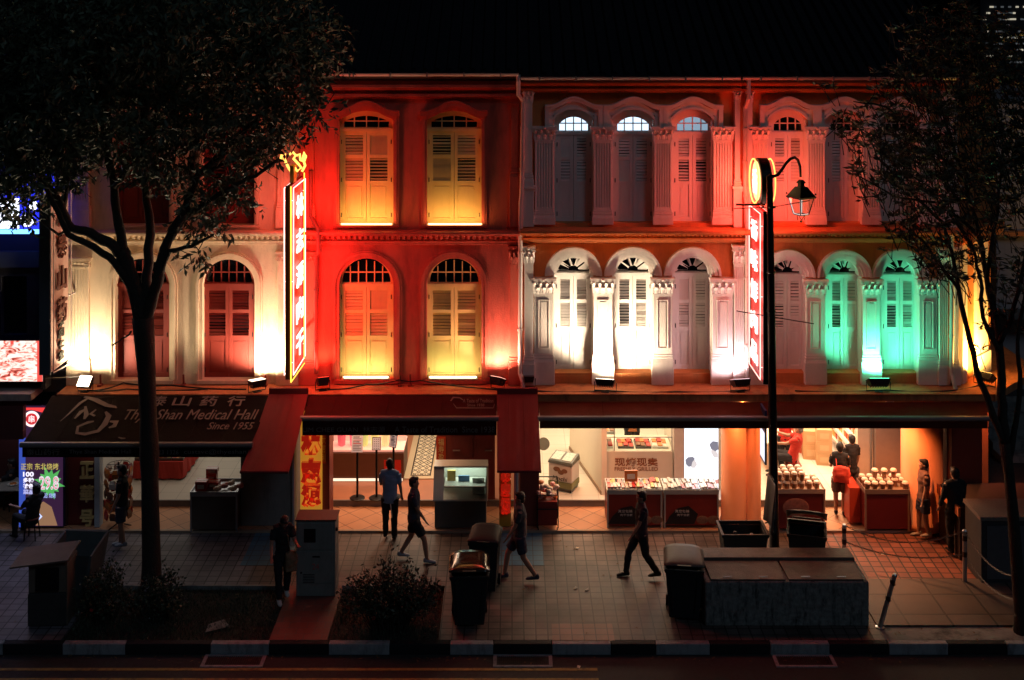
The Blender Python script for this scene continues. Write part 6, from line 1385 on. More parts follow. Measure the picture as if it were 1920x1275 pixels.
# ------------------------------------------------------------------ concrete planter box
p0, p1 = G(1322, 1175), G(1630, 1175); yb0 = p0.y; t = thing('concrete_box', ((p0.x + p1.x) / 2, yb0, ZP), 'long stained concrete box with metal lids at the kerb', 'concrete box')
x0, x1 = p0.x, p1.x; mb = MB(); mb.box(x0, x1, yb0, yb0 + 1.1, ZP + .001, ZP + .80); mb.build('body', mat('mouldy_concrete', (.20, .21, .20), .9, var=.75, scale=13, bump=.8, bscale=14, dirt=.9, dirtcol=(.012, .013, .014)), t, bevel=.03)
M_lidc = mat('worn_metal_lid', (.12, .10, .085), .7, var=.4, scale=5, bump=.4, dirt=.5)
for i in range(2):
    a = x0 + .08 + i * (x1 - x0 - .16) / 2 + (.01 if i else 0); b = a + (x1 - x0 - .16) / 2 - .02
    mb = MB(); mb.hexa([(a + .03, yb0 + .04, ZP + .801), (b, yb0 + .04, ZP + .801), (b, yb0 + .68, ZP + .801), (a, yb0 + .68, ZP + .801)], [(a + .03, yb0 + .04, ZP + .83), (b, yb0 + .04, ZP + .83), (b, yb0 + .68, ZP + .86), (a, yb0 + .68, ZP + .86)])
    l_ = mb.build('metal_lid', M_lidc, t, bevel=.006)
    mb = MB()
    for q in (.25, .72): mb.tube([(a + (b - a) * q - .08, yb0 + .1, ZP + .85), (a + (b - a) * q + .08, yb0 + .1, ZP + .85)], .008, 6)
    mb.build('lid_handle', M_steel, l_)
mb = MB(); mb.box(x0 - .02, x1 - .05, yb0 + .72, yb0 + 1.12, ZP + .801, ZP + .90); mb.build('raised_back', M_lidc, t, bevel=.01)

# ------------------------------------------------------------------ litter bins at the left
M_wood = mat('dark_litter_box', (.045, .045, .045), .6, var=.3, dirt=.4); M_woods = mat('brownish_side', (.14, .11, .085), .7, var=.3)
b = G(88, 1176); t = thing('litter_box', b, 'litter box with a slanted overhanging lid at the left', 'litter bin', rz=R(3))
mb = MB(); mb.box(-.34, .34, 0, .55, .02, .60); mb.build('cabinet', M_wood, t, local=True, bevel=.01)
mb = MB(); mb.box(-.34, .34, .04, .55, .601, 1.12); mb.box(.341, .36, .0, .55, .02, 1.12); mb.build('upper_box', M_woods, t, local=True, bevel=.008)
mb = MB(); mb.box(-.2, .2, -.01, .04, .65, 1.05); mb.build('front_slot', M_black, t, local=True)
mb = MB(); mb.hexa([(-.62, -.1, 1.10), (.40, -.1, 1.21), (.40, .62, 1.24), (-.62, .62, 1.13)], [(-.62, -.1, 1.13), (.40, -.1, 1.24), (.40, .62, 1.27), (-.62, .62, 1.16)]); mb.build('lid', M_woods, t, local=True, bevel=.006)
b = G(128, 1150); t = thing('hopper', b, 'open-topped grey waste hopper behind the litter box', 'waste bin', rz=R(-4)); w_, d_, h_ = .8, .75, 1.05
def hring(k, z): return [Vector((a * w_ / 2 * k, (c + 1) / 2 * d_ * k + .02, z + (.12 if c > 0 and z > .5 else 0))) for a, c in ((-1, -1), (1, -1), (1, 1), (-1, 1))]
o0, o1, i1, i0 = hring(.75, .02), hring(1.08, h_), hring(.98, h_), hring(.7, .2)
mb = MB(); mb.add(o0 + o1 + i1 + i0, [(3, 2, 1, 0)] + [(i, (i + 1) % 4, 4 + (i + 1) % 4, 4 + i) for i in range(4)] + [(4 + i, 4 + (i + 1) % 4, 8 + (i + 1) % 4, 8 + i) for i in range(4)] + [(8 + i, 8 + (i + 1) % 4, 12 + (i + 1) % 4, 12 + i) for i in range(4)] + [(12, 13, 14, 15)])
mb.build('body', mat('grey_hopper', (.09, .10, .10), .7, var=.3), t, local=True, bevel=.01)

# ------------------------------------------------------------------ electrical cabinet
b = G(592, 1118); t = thing('electrical_cabinet', b, 'grey green electrical cabinet at the end of the red brick path', 'cabinet')
M_cab = mat('grey_green_cabinet', (.20, .22, .205), .55, var=.12, dirt=.3); w_, h_, d_ = .74, 1.42, .42
mb = MB(); mb.box(-w_ / 2, w_ / 2, 0, d_, .0, h_); mb.build('body', M_cab, t, local=True, bevel=.012)
mb = MB(); mb.box(-w_ / 2 - .02, w_ / 2 + .02, -.02, d_ + .02, h_ + .001, h_ + .03); mb.build('roof', mat('brownish_top', (.13, .07, .05), .6), t, local=True, bevel=.006)
mb = MB(); mb.box(-w_ / 2 + .03, w_ / 2 - .05, -.012, -.001, .25, h_ * .60); mb.build('lower_door', M_cab, t, local=True, bevel=.004); mb = MB(); mb.box(-w_ / 2 + .03, w_ / 2 - .05, -.012, -.001, h_ * .62, h_ - .04); mb.build('upper_door', M_cab, t, local=True, bevel=.004)
mb = MB(); mb.box(-.22, .0, -.018, -.0125, h_ * .72, h_ * .9); mb.build('meter_window', M_black, t, local=True)
mb = MB(); mb.box(-.06, .08, -.018, -.0125, h_ * .52, h_ * .54); mb.box(w_ / 2 + .001, w_ / 2 + .04, .02, .07, h_ * .86, h_ * .9); mb.lathe((-.27, -.018, h_ * .32), [(.018, 0), (.018, .01)], 10, Matrix.Rotation(R(90), 4, 'X')); mb.build('lock', M_black, t, local=True)
for i in range(6): mb = MB(); mb.box(-.24, -.02, -.0165, -.0125, h_ * .10 + i * .03 + .12, h_ * .10 + i * .03 + .13); mb.build('vent_slot', M_black, t, local=True)
textmesh('24', .2, FRONT((.0, -.016, h_ * .40)), 'number_sticker', mat('red_number', (.45, .12, .10), .6), t, local=True, fit=(.13, .11), ext=.003)

# ------------------------------------------------------------------ bollards and chains
def bollard(px, row, h, label, lean=(0, 0)):
    b = G(px, row); t = thing('bollard', b, label, 'bollard', 'steel posts with chains'); tp = Vector((lean[0], lean[1], h))
    mb = MB(); mb.tube([(0, 0, 0), tp], .042, 14); mb.build('post', M_steel, t, local=True, smooth=False)
    mb = MB(); mb.lathe((0, 0, 0), [(.08, 0), (.08, .012), (.05, .02)], 14); mb.build('base_plate', M_steel, t, local=True); mb = MB(); mb.lathe(tp, [(.046, -.03), (.046, .0), (.03, .02)], 14); mb.build('cap', M_steel, t, local=True)
    mb = MB()
    for q in (.55, .86): mb.lathe(tp * q, [(.047, -.05), (.047, .05)], 14)
    mb.build('reflective_band', mat('dark_band', (.05, .02, .02), .4), t, local=True)
    return b + tp, b + tp * .55
B1 = bollard(1583, 1052, .72, 'steel post beside the right end of the concrete box'); B2 = bollard(1809, 1092, 1.0, 'steel post in front of the grey box with four chains'); B3 = bollard(1906, 1180, .95, 'steel post at the right edge beside the tree trunk'); bollard(1650, 1176, .93, 'leaning steel post at the front corner of the concrete slabs', lean=(.27, .02))
M_chain = mat('dull_chain', (.10, .10, .10), .45, metal=.7)
def chain(a, b, sag, label):
    mb = MB(); n = max(14, int((b - a).length / .055)); prev = None
    for i in range(n):
        u = (i + .5) / n; p = a.lerp(b, u) - Vector((0, 0, sag * 4 * u * (1 - u))); u2 = u + .01; d = (a.lerp(b, u2) - Vector((0, 0, sag * 4 * u2 * (1 - u2))) - p).normalized()
        s_ = d.cross(Vector((0, 0, 1))).normalized() if i % 2 else d.cross(Vector((0, 0, 1))).cross(d).normalized()
        L = (b - a).length / n * .72; pts = [p + d * (L * math.cos(k)) + s_ * (.014 * math.sin(k)) for k in [j * math.pi / 4 for j in range(9)]]
        mb.tube(pts, .0055, 4, caps=False)
    tag(mb.build('chain', M_chain), label, 'chain', 'chains between the steel posts')
chain(B1[0], B2[0], .28, 'upper chain sagging from the post at the concrete box'); chain(B1[1], B2[1], .18, 'lower chain from the post at the concrete box'); chain(B2[0], B3[0], .22, 'upper chain running to the post at the tree trunk'); chain(B2[1], B3[1], .2, 'lower chain running to the post at the tree trunk')
# grey box and kerb wall at the right edge
b0 = G(1840, 1095); t = thing('utility_box', (b0.x + .8, b0.y, ZP), 'large grey box with a framed front panel behind the chains', 'utility box')
mb = MB(); mb.box(b0.x, b0.x + 1.6, b0.y, b0.y + .8, ZP + .001, ZP + 1.22); mb.build('body', mat('dark_grey_box', (.035, .038, .042), .7, var=.2), t, bevel=.01)
mb = MB(); mb.box(b0.x - .03, b0.x + 1.63, b0.y - .03, b0.y + .83, ZP + 1.221, ZP + 1.30); mb.build('top_slab', mat('pebbled_top', (.16, .14, .12), .9, var=.4, scale=30, bump=.4), t, bevel=.01)
mb = MB(); mb.box(b0.x + .1, b0.x + 1.5, b0.y - .015, b0.y - .001, ZP + .1, ZP + 1.12); mb.build('front_panel', mat('panel_grey', (.085, .09, .10), .6, var=.2), t)
t = thing('low_wall', (b0.x + .6, b0.y + 1.1, ZP), 'low orange edged wall behind the grey box', 'wall'); mb = MB(); mb.box(b0.x - .05, b0.x + 3, b0.y + .95, b0.y + 2.2, ZP + .001, ZP + 1.05); mb.build('wall_body', mat('brown_low_wall', (.07, .045, .035), .8), t, bevel=.01); mb = MB(); mb.box(b0.x - .1, b0.x - .051, b0.y + .9, b0.y + 2.2, ZP + .9, ZP + 1.08); mb.build('edge_strip', M_col, t)
# stairs of the side street building
t = thing('street_steps', (WX(1890, 4), 4, ZP), 'grey steps in the side street at the right edge', 'steps'); mb = MB()
for i in range(5): mb.box(WX(1862, 4), WX(1990, 4), 3.5 + i * .5, 4.0 + i * .5, ZP + .001, ZP + .16 * (i + 1))
mb.build('step_flight', M_conc, t)
# small litter
rl = random.Random(4); M_pap = mat('paper_scrap', (.55, .5, .42), .8)
for i, (px, row, lb) in enumerate(((1079, 1104, 'white scrap on the tiles, left of a pair'), (1100, 1107, 'white scrap on the tiles, right of a pair'), (1082, 1029, 'tiny white scrap near the orange tiles'), (405, 1172, 'pale flat stone in the planting bed left of the brick path'), (1655, 1040, 'crumpled paper on the terracotta tiles'), (1085, 1252, 'dry leaf on the road'))):
    q = G(px, row, ZP if row < 1210 else ZR); s_ = .045 if i != 3 else .22; mb = MB()
    mb.slab([(-s_, -s_ * .6, .012), (s_, -s_ * .5, .004), (s_ * .8, s_ * .7, .014), (-s_ * .5, s_ * .6, .005)], (0, 0, .006)); o = mb.build('litter' if i != 3 else 'stone', M_pap if i != 3 else M_conc, None, local=True); o.location = q + Vector((0, 0, .002 if i != 3 else -.03)); o.rotation_euler[2] = rl.random() * 3; tag(o, lb, 'litter' if i != 3 else 'stone')
# fallen leaves in the gutter and on the paving
rg = np.random.default_rng(8); n = 260
xs = rg.uniform(-11, 11, n); ys = np.where(rg.random(n) < .45, yk - .06 - np.abs(rg.normal(size=n)) * .12, rg.uniform(yk + .1, 0 - .4, n)); zs_ = np.where(ys < yk, ZR + .006, ZP + .012)
vs = []; fs = []
for i in range(n):
    a = rg.random() * 6.28; L = rg.uniform(.025, .05); c, s_ = math.cos(a), math.sin(a)
    for (u, v, q) in ((-L, 0, 0), (0, -L * .4, .004), (L, 0, .008), (0, L * .4, .012)): vs.append((xs[i] + u * c - v * s_, ys[i] + u * s_ + v * c, zs_[i] + q))
    fs.append((4 * i, 4 * i + 1, 4 * i + 2, 4 * i + 3))
me = bpy.data.meshes.new('fallen_leaves'); me.from_pydata(vs, [], fs); tag(link('fallen_leaves', me, mat('dry_leaf', (.16, .10, .05), .8, var=.5, scale=8)), 'dry leaves scattered on the pavement and in the gutter', 'leaves', kind='stuff')
t = thing('roof_ornament', P(913, 133, -.3), 'tiny orange ornament standing on the gutter edge of the coral house', 'ornament'); q = P(913, 133, -.3); mb = MB(); mb.hexa([q + Vector(v) for v in ((-.01, -.01, -.06), (.01, -.01, -.06), (.01, .01, -.06), (-.01, .01, -.06))], [q + Vector(v) for v in ((-.05, -.01, .05), (.05, -.01, .05), (.05, .01, .05), (-.05, .01, .05))]); mb.build('ornament_body', M_col, t)
# chairs and table at the far left diner
def stool(px, row, label):
    b = G(px, row); t = thing('stool', b, label, 'stool'); mb = MB(); mb.lathe((0, 0, .43), [(.15, 0), (.16, .015), (.15, .03)], 18); mb.build('seat', M_maroon, t, local=True)
    for a in range(4): q = a * math.pi / 2 + .78; mb = MB(); mb.tube([(math.cos(q) * .12, math.sin(q) * .12, .43), (math.cos(q) * .17, math.sin(q) * .17, 0)], .014, 6); mb.build('leg', M_black, t, local=True)
    return b
dt = G(22, 985); t = thing('dining_table', dt, 'dining table at the left edge with plates of food', 'table'); mb = MB(); mb.box(-.5, .42, 0, .7, .72, .75); mb.build('table_top', mat('table_laminate', (.35, .3, .26), .4), t, local=True, bevel=.01); 
for x in (-.45, .37):
    for y in (.05, .65): mb = MB(); mb.box(x - .02, x + .02, y - .02, y + .02, 0, .72); mb.build('leg', M_black, t, local=True)
for i, (x, y) in enumerate(((-.1, .3), (.2, .2), (.28, .5))):
    o = thing('plate', dt + Vector((x, y, .751)), ('plate of food at the middle of the dining table', 'plate of food nearest the front right of the dining table', 'plate of food at the back right of the dining table')[i], 'plate', 'plates on the dining table'); mb = MB(); mb.lathe((0, 0, 0), [(.06, 0), (.12, .02), (.11, .02)], 18); mb.build('dish', M_pack[6], o, local=True); mb = MB(); mb.blob((0, 0, .02), (.08, .07, .03), 10, 6); mb.build('food', M_pack[1], o, local=True)
light('SPOT', 'diner_lamp', (WX(15, .3), .3, 2.6), (WX(15, .3), .0, 0), 14, (.8, .85, 1), size=.2, angle=120)
# ------------------------------------------------------------------ people
M_skin = mat('skin', (.33, .18, .12), .55, var=.06); M_hairb = mat('black_hair', (.012, .010, .010), .5, var=.3, scale=60, bump=.4, bscale=90); M_hairg = mat('grey_hair', (.18, .17, .16), .6, var=.3, scale=60, bump=.4, bscale=90)
def fabric(n, c): return mat(n, c, .85, var=.12, scale=14, bump=.35, bscale=9)
M_eye = mat('eye_white', (.6, .6, .58), .3, var=0)
def remesh(mb, name, m, parent, vox, smooth=4, wrinkle=0.0, seed=0):
    me = bpy.data.meshes.new('tmp'); me.from_pydata(mb.v, [], mb.f); bm = bmesh.new(); bm.from_mesh(me); bmesh.ops.recalc_face_normals(bm, faces=bm.faces); bm.to_mesh(me); bm.free()
    o = bpy.data.objects.new('tmp', me); COL.objects.link(o); r = o.modifiers.new('r', 'REMESH'); r.mode = 'VOXEL'; r.voxel_size = vox
    s_ = o.modifiers.new('s', 'SMOOTH'); s_.factor = .5; s_.iterations = smooth
    dg = bpy.context.evaluated_depsgraph_get(); dg.update(); out = bpy.data.meshes.new_from_object(o.evaluated_get(dg)); out.name = name
    bpy.data.objects.remove(o); bpy.data.meshes.remove(me)
    if wrinkle:
        from mathutils import noise
        for v in out.vertices: v.co += v.normal * (noise.noise(v.co * 11 + Vector((seed, 0, 0))) * wrinkle + noise.noise(Vector((v.co.x * 5, v.co.y * 5, v.co.z * 22)) + Vector((seed, 3, 0))) * wrinkle * .7)
    out.materials.clear(); return link(name, out, m, parent, True, smooth=True)
def person(px, row, H, rz, label, shirt, legs, hair=M_hairb, shoes=None, stride=0.0, arms=((10, 15, 8), (10, 15, 8)), head=(0, 0), seated=False, shorts=False, z=ZP, bag=None, apron=None, slim=1.0, lean=0, longsleeve=False, loc=None, watch=False, group='people outside and in the shops', hairlong=False, skirt=False):
    b = loc if loc is not None else G(px, row, z); k = H / 1.70; t = thing('person', b, label, 'person', group, rz); t.scale = (k, k, k)
    shoes = shoes or M_black
    hipz = .92 if not seated else .50; LN = Matrix.Translation((0, 0, hipz)) @ Matrix.Rotation(R(-lean), 4, 'X') @ Matrix.Translation((0, 0, -hipz)); dz = hipz - .92
    def U(x, y, zz): return LN @ Vector((x, y, zz + dz))
    ft = []
    for s in (-1, 1):
        off = stride / 2 * s; hip = Vector((.095 * s, 0, hipz - .02))
        if seated: kn = Vector((.12 * s, .42, .50)); an = Vector((.12 * s, .44 + .02 * s, .09))
        else:
            lift = .05 if (s < 0 and stride) else 0
            an = Vector((.09 * s, off, .09 + lift)); kn = Vector((.095 * s, off * .45 + (.10 if s > 0 else .06) * min(1, stride * 1.5) + .015, .49))
        ft.append((hip, kn, an))
    sh = [U(-.185 * slim, 0, 1.41), U(.185 * slim, 0, 1.41)]; ar = []
    for i, s in enumerate((-1, 1)):
        fwd, elb, out = arms[i]; d = LN.to_3x3() @ (Matrix.Rotation(R(fwd), 3, 'X') @ Matrix.Rotation(R(-out * s), 3, 'Y') @ Vector((0, 0, -1))); e = sh[i] + d * .28
        d2 = LN.to_3x3() @ (Matrix.Rotation(R(fwd + elb), 3, 'X') @ Matrix.Rotation(R(-out * s * .4), 3, 'Y') @ Vector((0, 0, -1))); ar.append((sh[i], e, e + d2 * .25, d2))
    def torso(mb, g):
        mb.tube([U(0, .0, .84), U(0, .0, .92), U(0, .0, 1.02), U(0, .0, 1.14), U(0, .0, 1.28), U(0, 0, 1.39), U(0, -.005, 1.45)], [(.13 + g, .10 + g), (.158 * slim + g, .115 + g), (.140 * slim + g, .102 + g), (.145 * slim + g, .105 + g), (.170 * slim + g, .118 + g), (.165 * slim + g, .098 + g), (.06 + g, .06 + g)], 16)
        mb.tube([sh[0] + Vector((-.01, 0, 0)), (sh[0] + sh[1]) / 2 + Vector((0, 0, .03)), sh[1] + Vector((.01, 0, 0))], [.058 + g, .075 + g, .058 + g], 10)
    def leg(mb, g, l, a=1.0, end=0):
        h, kn, an = l; pts = [h, h.lerp(kn, .5), kn, kn.lerp(an, .35), an]; rad = [.092 + g, .078 + g, .058 + g, .056 + g, .040 + g]
        if end: e = h.lerp(kn, end); pts = [h, h.lerp(e, .5), e]; rad = [.098 + g, .09 + g, .085 + g]
        mb.tube(pts, rad, 12)
    mb = MB(); torso(mb, 0)
    for l in ft: leg(mb, 0, l); h_, kn, an = l; mb.tube([an + Vector((0, -.05, -.03)), an + Vector((0, .04, -.035)), an + Vector((0, .15, -.055))], [(.035, .03), (.042, .03), (.035, .018)], 10)
    HD = U(0, 0, 1.59); Rh = LN.to_3x3().to_4x4() @ Matrix.Rotation(R(head[1]), 4, 'Z') @ Matrix.Rotation(R(-head[0]), 4, 'X'); nk = U(0, -.01, 1.46); HC = nk + Rh.to_3x3() @ Vector((0, .02, .145))
    mb.tube([U(0, -.01, 1.40), nk, HC - Rh.to_3x3() @ Vector((0, .01, .05))], [.062, .054, .052], 10)
    MH = Matrix.Translation(HC) @ Rh
    mb.blob((0, 0, 0), 1, 4, 3) if False else None
    def hb(c, r, n=14, m=10): mb.blob(MH @ Vector(c), r, n, m, Rh)
    hb((0, -.005, .03), (.077, .094, .090)); hb((0, .028, -.045), (.055, .062, .065)); hb((0, .088, -.012), (.012, .020, .022), 8, 6); hb((0, .075, -.052), (.026, .016, .012), 8, 6); hb((0, .062, -.095), (.026, .022, .018), 8, 6)
    for s in (-1, 1): hb((s * .080, -.005, -.005), (.012, .022, .032), 8, 6)
    for (a, e, w_, d2) in ar:
        mb.tube([a, a.lerp(e, .5), e, e.lerp(w_, .4), w_], [.050, .047, .038, .036, .026], 10)
        side = d2.cross(Vector((1, 0, 0))).normalized(); lat = Vector((1, 0, 0)); s = 1 if a.x > 0 else -1
        palm = w_ + d2 * .05; mb.tube([w_, palm, palm + d2 * .035], [(.024, .024), (.036, .018), (.036, .016)], 10)
        for f in range(4):
            q = palm + d2 * .03 + side.cross(d2).normalized() * (-.027 + .018 * f); L = (.062, .072, .068, .052)[f]; cur = -side * .022
            mb.tube([q, q + d2 * L * .5 + cur * .25, q + d2 * L * .9 + cur], [.0105, .0098, .0085], 7)
        th = w_ + d2 * .025; q = side.cross(d2).normalized() * (-s * .03); mb.tube([th, th + q + d2 * .025, th + q * 1.15 + d2 * .06 - side * .01], [.014, .012, .009], 7)
    remesh(mb, 'body', M_skin, t, .0145, 3)
    mb = MB()
    for s in (-1, 1): mb.blob(MH @ Vector((s * .030, .078, .012)), (.012, .008, .007), 8, 6, Rh)
    mb.build('eyes', M_eye, t, local=True)
    mb = MB(); mb.blob(MH @ Vector((0, -.022, .045)), (.089, .096, .090), 14, 10, Rh); mb.blob(MH @ Vector((0, -.055, -.01)), (.078, .062, .075), 12, 8, Rh); mb.blob(MH @ Vector((0, .05, .098)), (.06, .045, .03), 10, 6, Rh)
    if hairlong: mb.tube([MH @ Vector((0, -.06, .02)), MH @ Vector((0, -.085, -.08)), MH @ Vector((0, -.08, -.2))], [(.08, .05), (.085, .045), (.06, .03)], 10)
    remesh(mb, 'hair', hair, t, .014, 2, .006, px)
    mb = MB(); torso(mb, .014)
    if not skirt or True: mb.tube([U(0, 0, .80), U(0, 0, .90)], [(.170 * slim, .13), (.172 * slim, .132)], 14)
    for (a, e, w_, d2) in ar:
        end = e.lerp(w_, .85) if longsleeve else a.lerp(e, .72); pts = [a, a.lerp(end, .5), end] if not longsleeve else [a, a.lerp(e, .5), e, end]; mb.tube(pts, [.064, .064, .060] if not longsleeve else [.064, .060, .052, .042], 10)
    sh_ = remesh(mb, 'shirt', shirt, t, .014, 2, .012, px + 1)
    if not seated and longsleeve is None: pass
    mb = MB(); mb.tube([U(0, 0, .93), U(0, 0, .86), U(0, 0, .80)], [(.160 * slim, .120), (.168 * slim, .125), (.14 * slim, .115)], 14)
    if skirt: mb.tube([U(0, 0, .92), U(0, 0, .7), U(0, .0, .52)], [(.165, .125), (.19, .15), (.21, .17)], 16)
    else:
        for l in ft: leg(mb, .016, l, end=(.78 if shorts else 0))
        if not shorts:
            for l in ft: mb.tube([l[1].lerp(l[2], .3), l[2] + Vector((0, 0, -.01))], [.074, .060], 10)
    remesh(mb, 'trousers' if not (shorts or skirt) else ('shorts' if shorts else 'skirt'), legs, t, .014, 2, .012, px + 2)
    for (h_, kn, an) in ft:
        mb = MB(); mb.tube([an + Vector((0, -.075, -.045)), an + Vector((0, -.04, -.035)), an + Vector((0, .06, -.045)), an + Vector((0, .155, -.06)), an + Vector((0, .19, -.068))], [(.03, .03), (.044, .045), (.048, .036), (.044, .026), (.02, .014)], 10); mb.tube([an + Vector((0, -.03, -.02)), an + Vector((0, -.02, .02))], [.047, .045], 10); remesh(mb, 'shoe', shoes, t, .012, 1)
    if watch: mb = MB(); w_ = ar[0][2]; mb.lathe(w_ - ar[0][3] * .02, [(.031, -.01), (.031, .01)], 12, ar[0][3].to_track_quat('Z', 'Y').to_matrix().to_4x4()); mb.build('watch', M_steel, t, local=True)
    return t, U, ar
F_blue = fabric('light_blue_shirt', (.20, .27, .42)); F_dk = fabric('dark_trousers', (.015, .014, .018)); F_blk = fabric('black_top', (.012, .012, .015)); F_red = fabric('red_polo', (.50, .035, .025)); F_navy = fabric('navy_cloth', (.03, .035, .06)); F_tan = fabric('tan_cloth', (.26, .12, .07)); F_grey = fabric('grey_cloth', (.045, .045, .052)); F_plum = fabric('plum_cloth', (.03, .018, .03)); F_orange = fabric('orange_shirt', (.45, .14, .05)); M_wsh = mat('white_shoe', (.55, .55, .55), .5)
t, U, ar = person(731, 1010, 1.64, R(-8), 'man in a light blue shirt and dark trousers seen from behind at the middle shop', F_blue, F_dk, arms=((16, 62, 6), (6, 12, 8)), head=(0, 25), stride=.05)
o = thing('wrist_strap', t.location + Vector((.05, -.05, .55)), 'thin white cord hanging behind the man in blue', 'cord'); mb = MB(); mb.tube([t.location + Vector((.03, -.17, .80)), t.location + Vector((.05, -.19, .65)), t.location + Vector((.06, -.17, .52))], .012, 6); mb.build('cord', M_wsh, o)
def bagmesh(t, name, m, c, s, strap=None, rz=0):
    mb = MB(); mb.blob(c, (s[0] * .9, s[1], s[2] * .8), 12, 8); mb.box(c[0] - s[0] * .75, c[0] + s[0] * .75, c[1] - s[1] * .7, c[1] + s[1] * .7, c[2] - s[2] * .85, c[2] + s[2] * .6); o = remesh(mb, name, m, None, .02, 2, .015, 3); tag(o, None); o.matrix_world = Matrix.Translation(t.location) @ Matrix.Rotation(t.rotation_euler[2], 4, 'Z') @ Matrix.Diagonal((t.scale[0],) * 3).to_4x4()
    if strap: mb = MB(); mb.tube(strap, .012, 6); mb.build('strap', m, o, local=True)
    return o
t, U, ar = person(530, 1124, 1.62, R(200), 'woman in black with a patterned shoulder bag standing beside the electrical cabinet', F_blk, F_dk, shoes=M_wsh, arms=((35, 60, 10), (20, 30, 14)), head=(40, 10), stride=.22, slim=.9)
o = bagmesh(t, 'shoulder_bag', mat('patterned_bag', (.22, .14, .08), .8, var=.6, scale=16), (-.14, -.02 + .16, .82), (.15, .09, .24), [(-.12, .14, 1.0), (-.08, .12, 1.3), (.08, .02, 1.46), (.1, -.08, 1.3)]); tag(o, 'brown patterned bag hanging from the shoulder of the woman in black', 'bag')
person(229, 1026, 1.66, R(90), 'dark slim figure walking past the rack of orange packets', F_blk, F_navy, shoes=mat('grey_shoe', (.25, .28, .32), .5), stride=.12, arms=((5, 20, 3), (0, 10, 3)), slim=.85, shorts=True)
person(1575, 968, 1.58, R(-15), 'woman in black with a red bag on her back in front of the right shop', F_blk, fabric('brown_skirt', (.10, .06, .05)), arms=((15, 60, 8), (20, 50, 8)), shorts=True, stride=.1, slim=.9, z=ZW)
tt = bpy.data.objects['person.003']
o = bagmesh(tt, 'tote_bag', mat('red_tote', (.55, .06, .04), .7, var=.15), (.03, -.20, 1.08), (.24, .08, .24), [(-.08, -.18, 1.25), (-.1, -.02, 1.47), (-.1, .1, 1.3)]); tag(o, 'bright red bag on the back of the woman in black', 'bag')
person(1597, 945, 1.5, R(10), 'person in dark clothes partly behind the woman with the red bag', F_blk, F_grey, stride=.1, slim=.85, z=ZS)
q = G(1486, 905, ZS); person(1486, 905, 1.66, R(70), 'grey haired man in a red polo sitting at the right shop entrance', F_red, F_dk, hair=M_hairg, seated=True, arms=((50, 20, 6), (60, 25, 6)), head=(15, -10), lean=-16, loc=q + Vector((0, 0, .12)), watch=True)
b = q + Vector((0, 0, 0)); t = thing('stool', b, 'low stool under the grey haired man', 'stool'); mb = MB(); mb.box(-.17, .17, -.17, .17, .43, .47); mb.build('seat', M_maroon, t, local=True, bevel=.01)
for x in (-.14, .14):
    for y in (-.14, .14): mb = MB(); mb.box(x - .015, x + .015, y - .015, y + .015, .0, .43); mb.build('leg', M_black, t, local=True)
person(1472, 888, 1.66, R(170), 'staff member standing in a red polo behind the grey haired man', F_red, F_dk, arms=((25, 50, 6), (25, 60, 6)), head=(20, 0), z=ZS, group='staff in red polos')
person(1185, 868, 1.66, R(180), 'cook in an orange shirt behind the glass case of the grill counter', F_orange, F_dk, arms=((25, 50, 10), (25, 60, 10)), z=ZS, group='staff in red polos')
# passers-by on the pavement
person(776, 1052, 1.66, R(-90), 'passer-by in dark clothes and grey shoes striding past the glass display', F_navy, F_blk, shoes=mat('grey_shoe', (.25, .28, .32), .5), stride=.55, arms=((-20, 15, 5), (20, 15, 5)), shorts=True)
person(975, 1088, 1.68, R(90), 'passer-by in dark blue striding in front of the dark red pier', F_grey, F_navy, shoes=F_navy, stride=.6, arms=((20, 15, 5), (-20, 15, 5)), shorts=True)
person(1203, 1083, 1.66, R(95), 'passer-by in plum clothes walking in front of the meat stalls', F_plum, F_blk, shoes=F_blk, stride=.6, arms=((20, 15, 5), (-20, 15, 5)))
person(1732, 1008, 1.62, R(88), 'passer-by in a brown shirt and dark shorts in front of the thick orange column', fabric('brown_shirt', (.13, .06, .04)), F_navy, hair=M_hairb, shoes=mat('shiny_shoe', (.3, .28, .26), .2), stride=.15, shorts=True, arms=((5, 10, 4), (0, 10, 4)))
person(1790, 1040, 1.74, R(10), 'tall person all in black standing behind the chains', F_blk, F_blk, stride=.05, longsleeve=True)
q = G(60, 1010); person(60, 1010, 1.6, R(60), 'seated diner in black in front of the glowing banner', F_blk, F_blk, seated=True, loc=q - Vector((0, 0, .04)), lean=-12, arms=((30, 50, 6), (30, 60, 6))); stool(60, 1010, 'stool under the diner in front of the glowing banner')
q = G(12, 960); person(12, 960, 1.6, R(100), 'seated diner in a black shirt leaning over the dining table at the left edge', F_blk, F_navy, seated=True, loc=q - Vector((0, 0, .04)), lean=-15, arms=((50, 40, 6), (50, 50, 6)), head=(20, 0)); stool(12, 960, 'stool under the diner at the left edge')
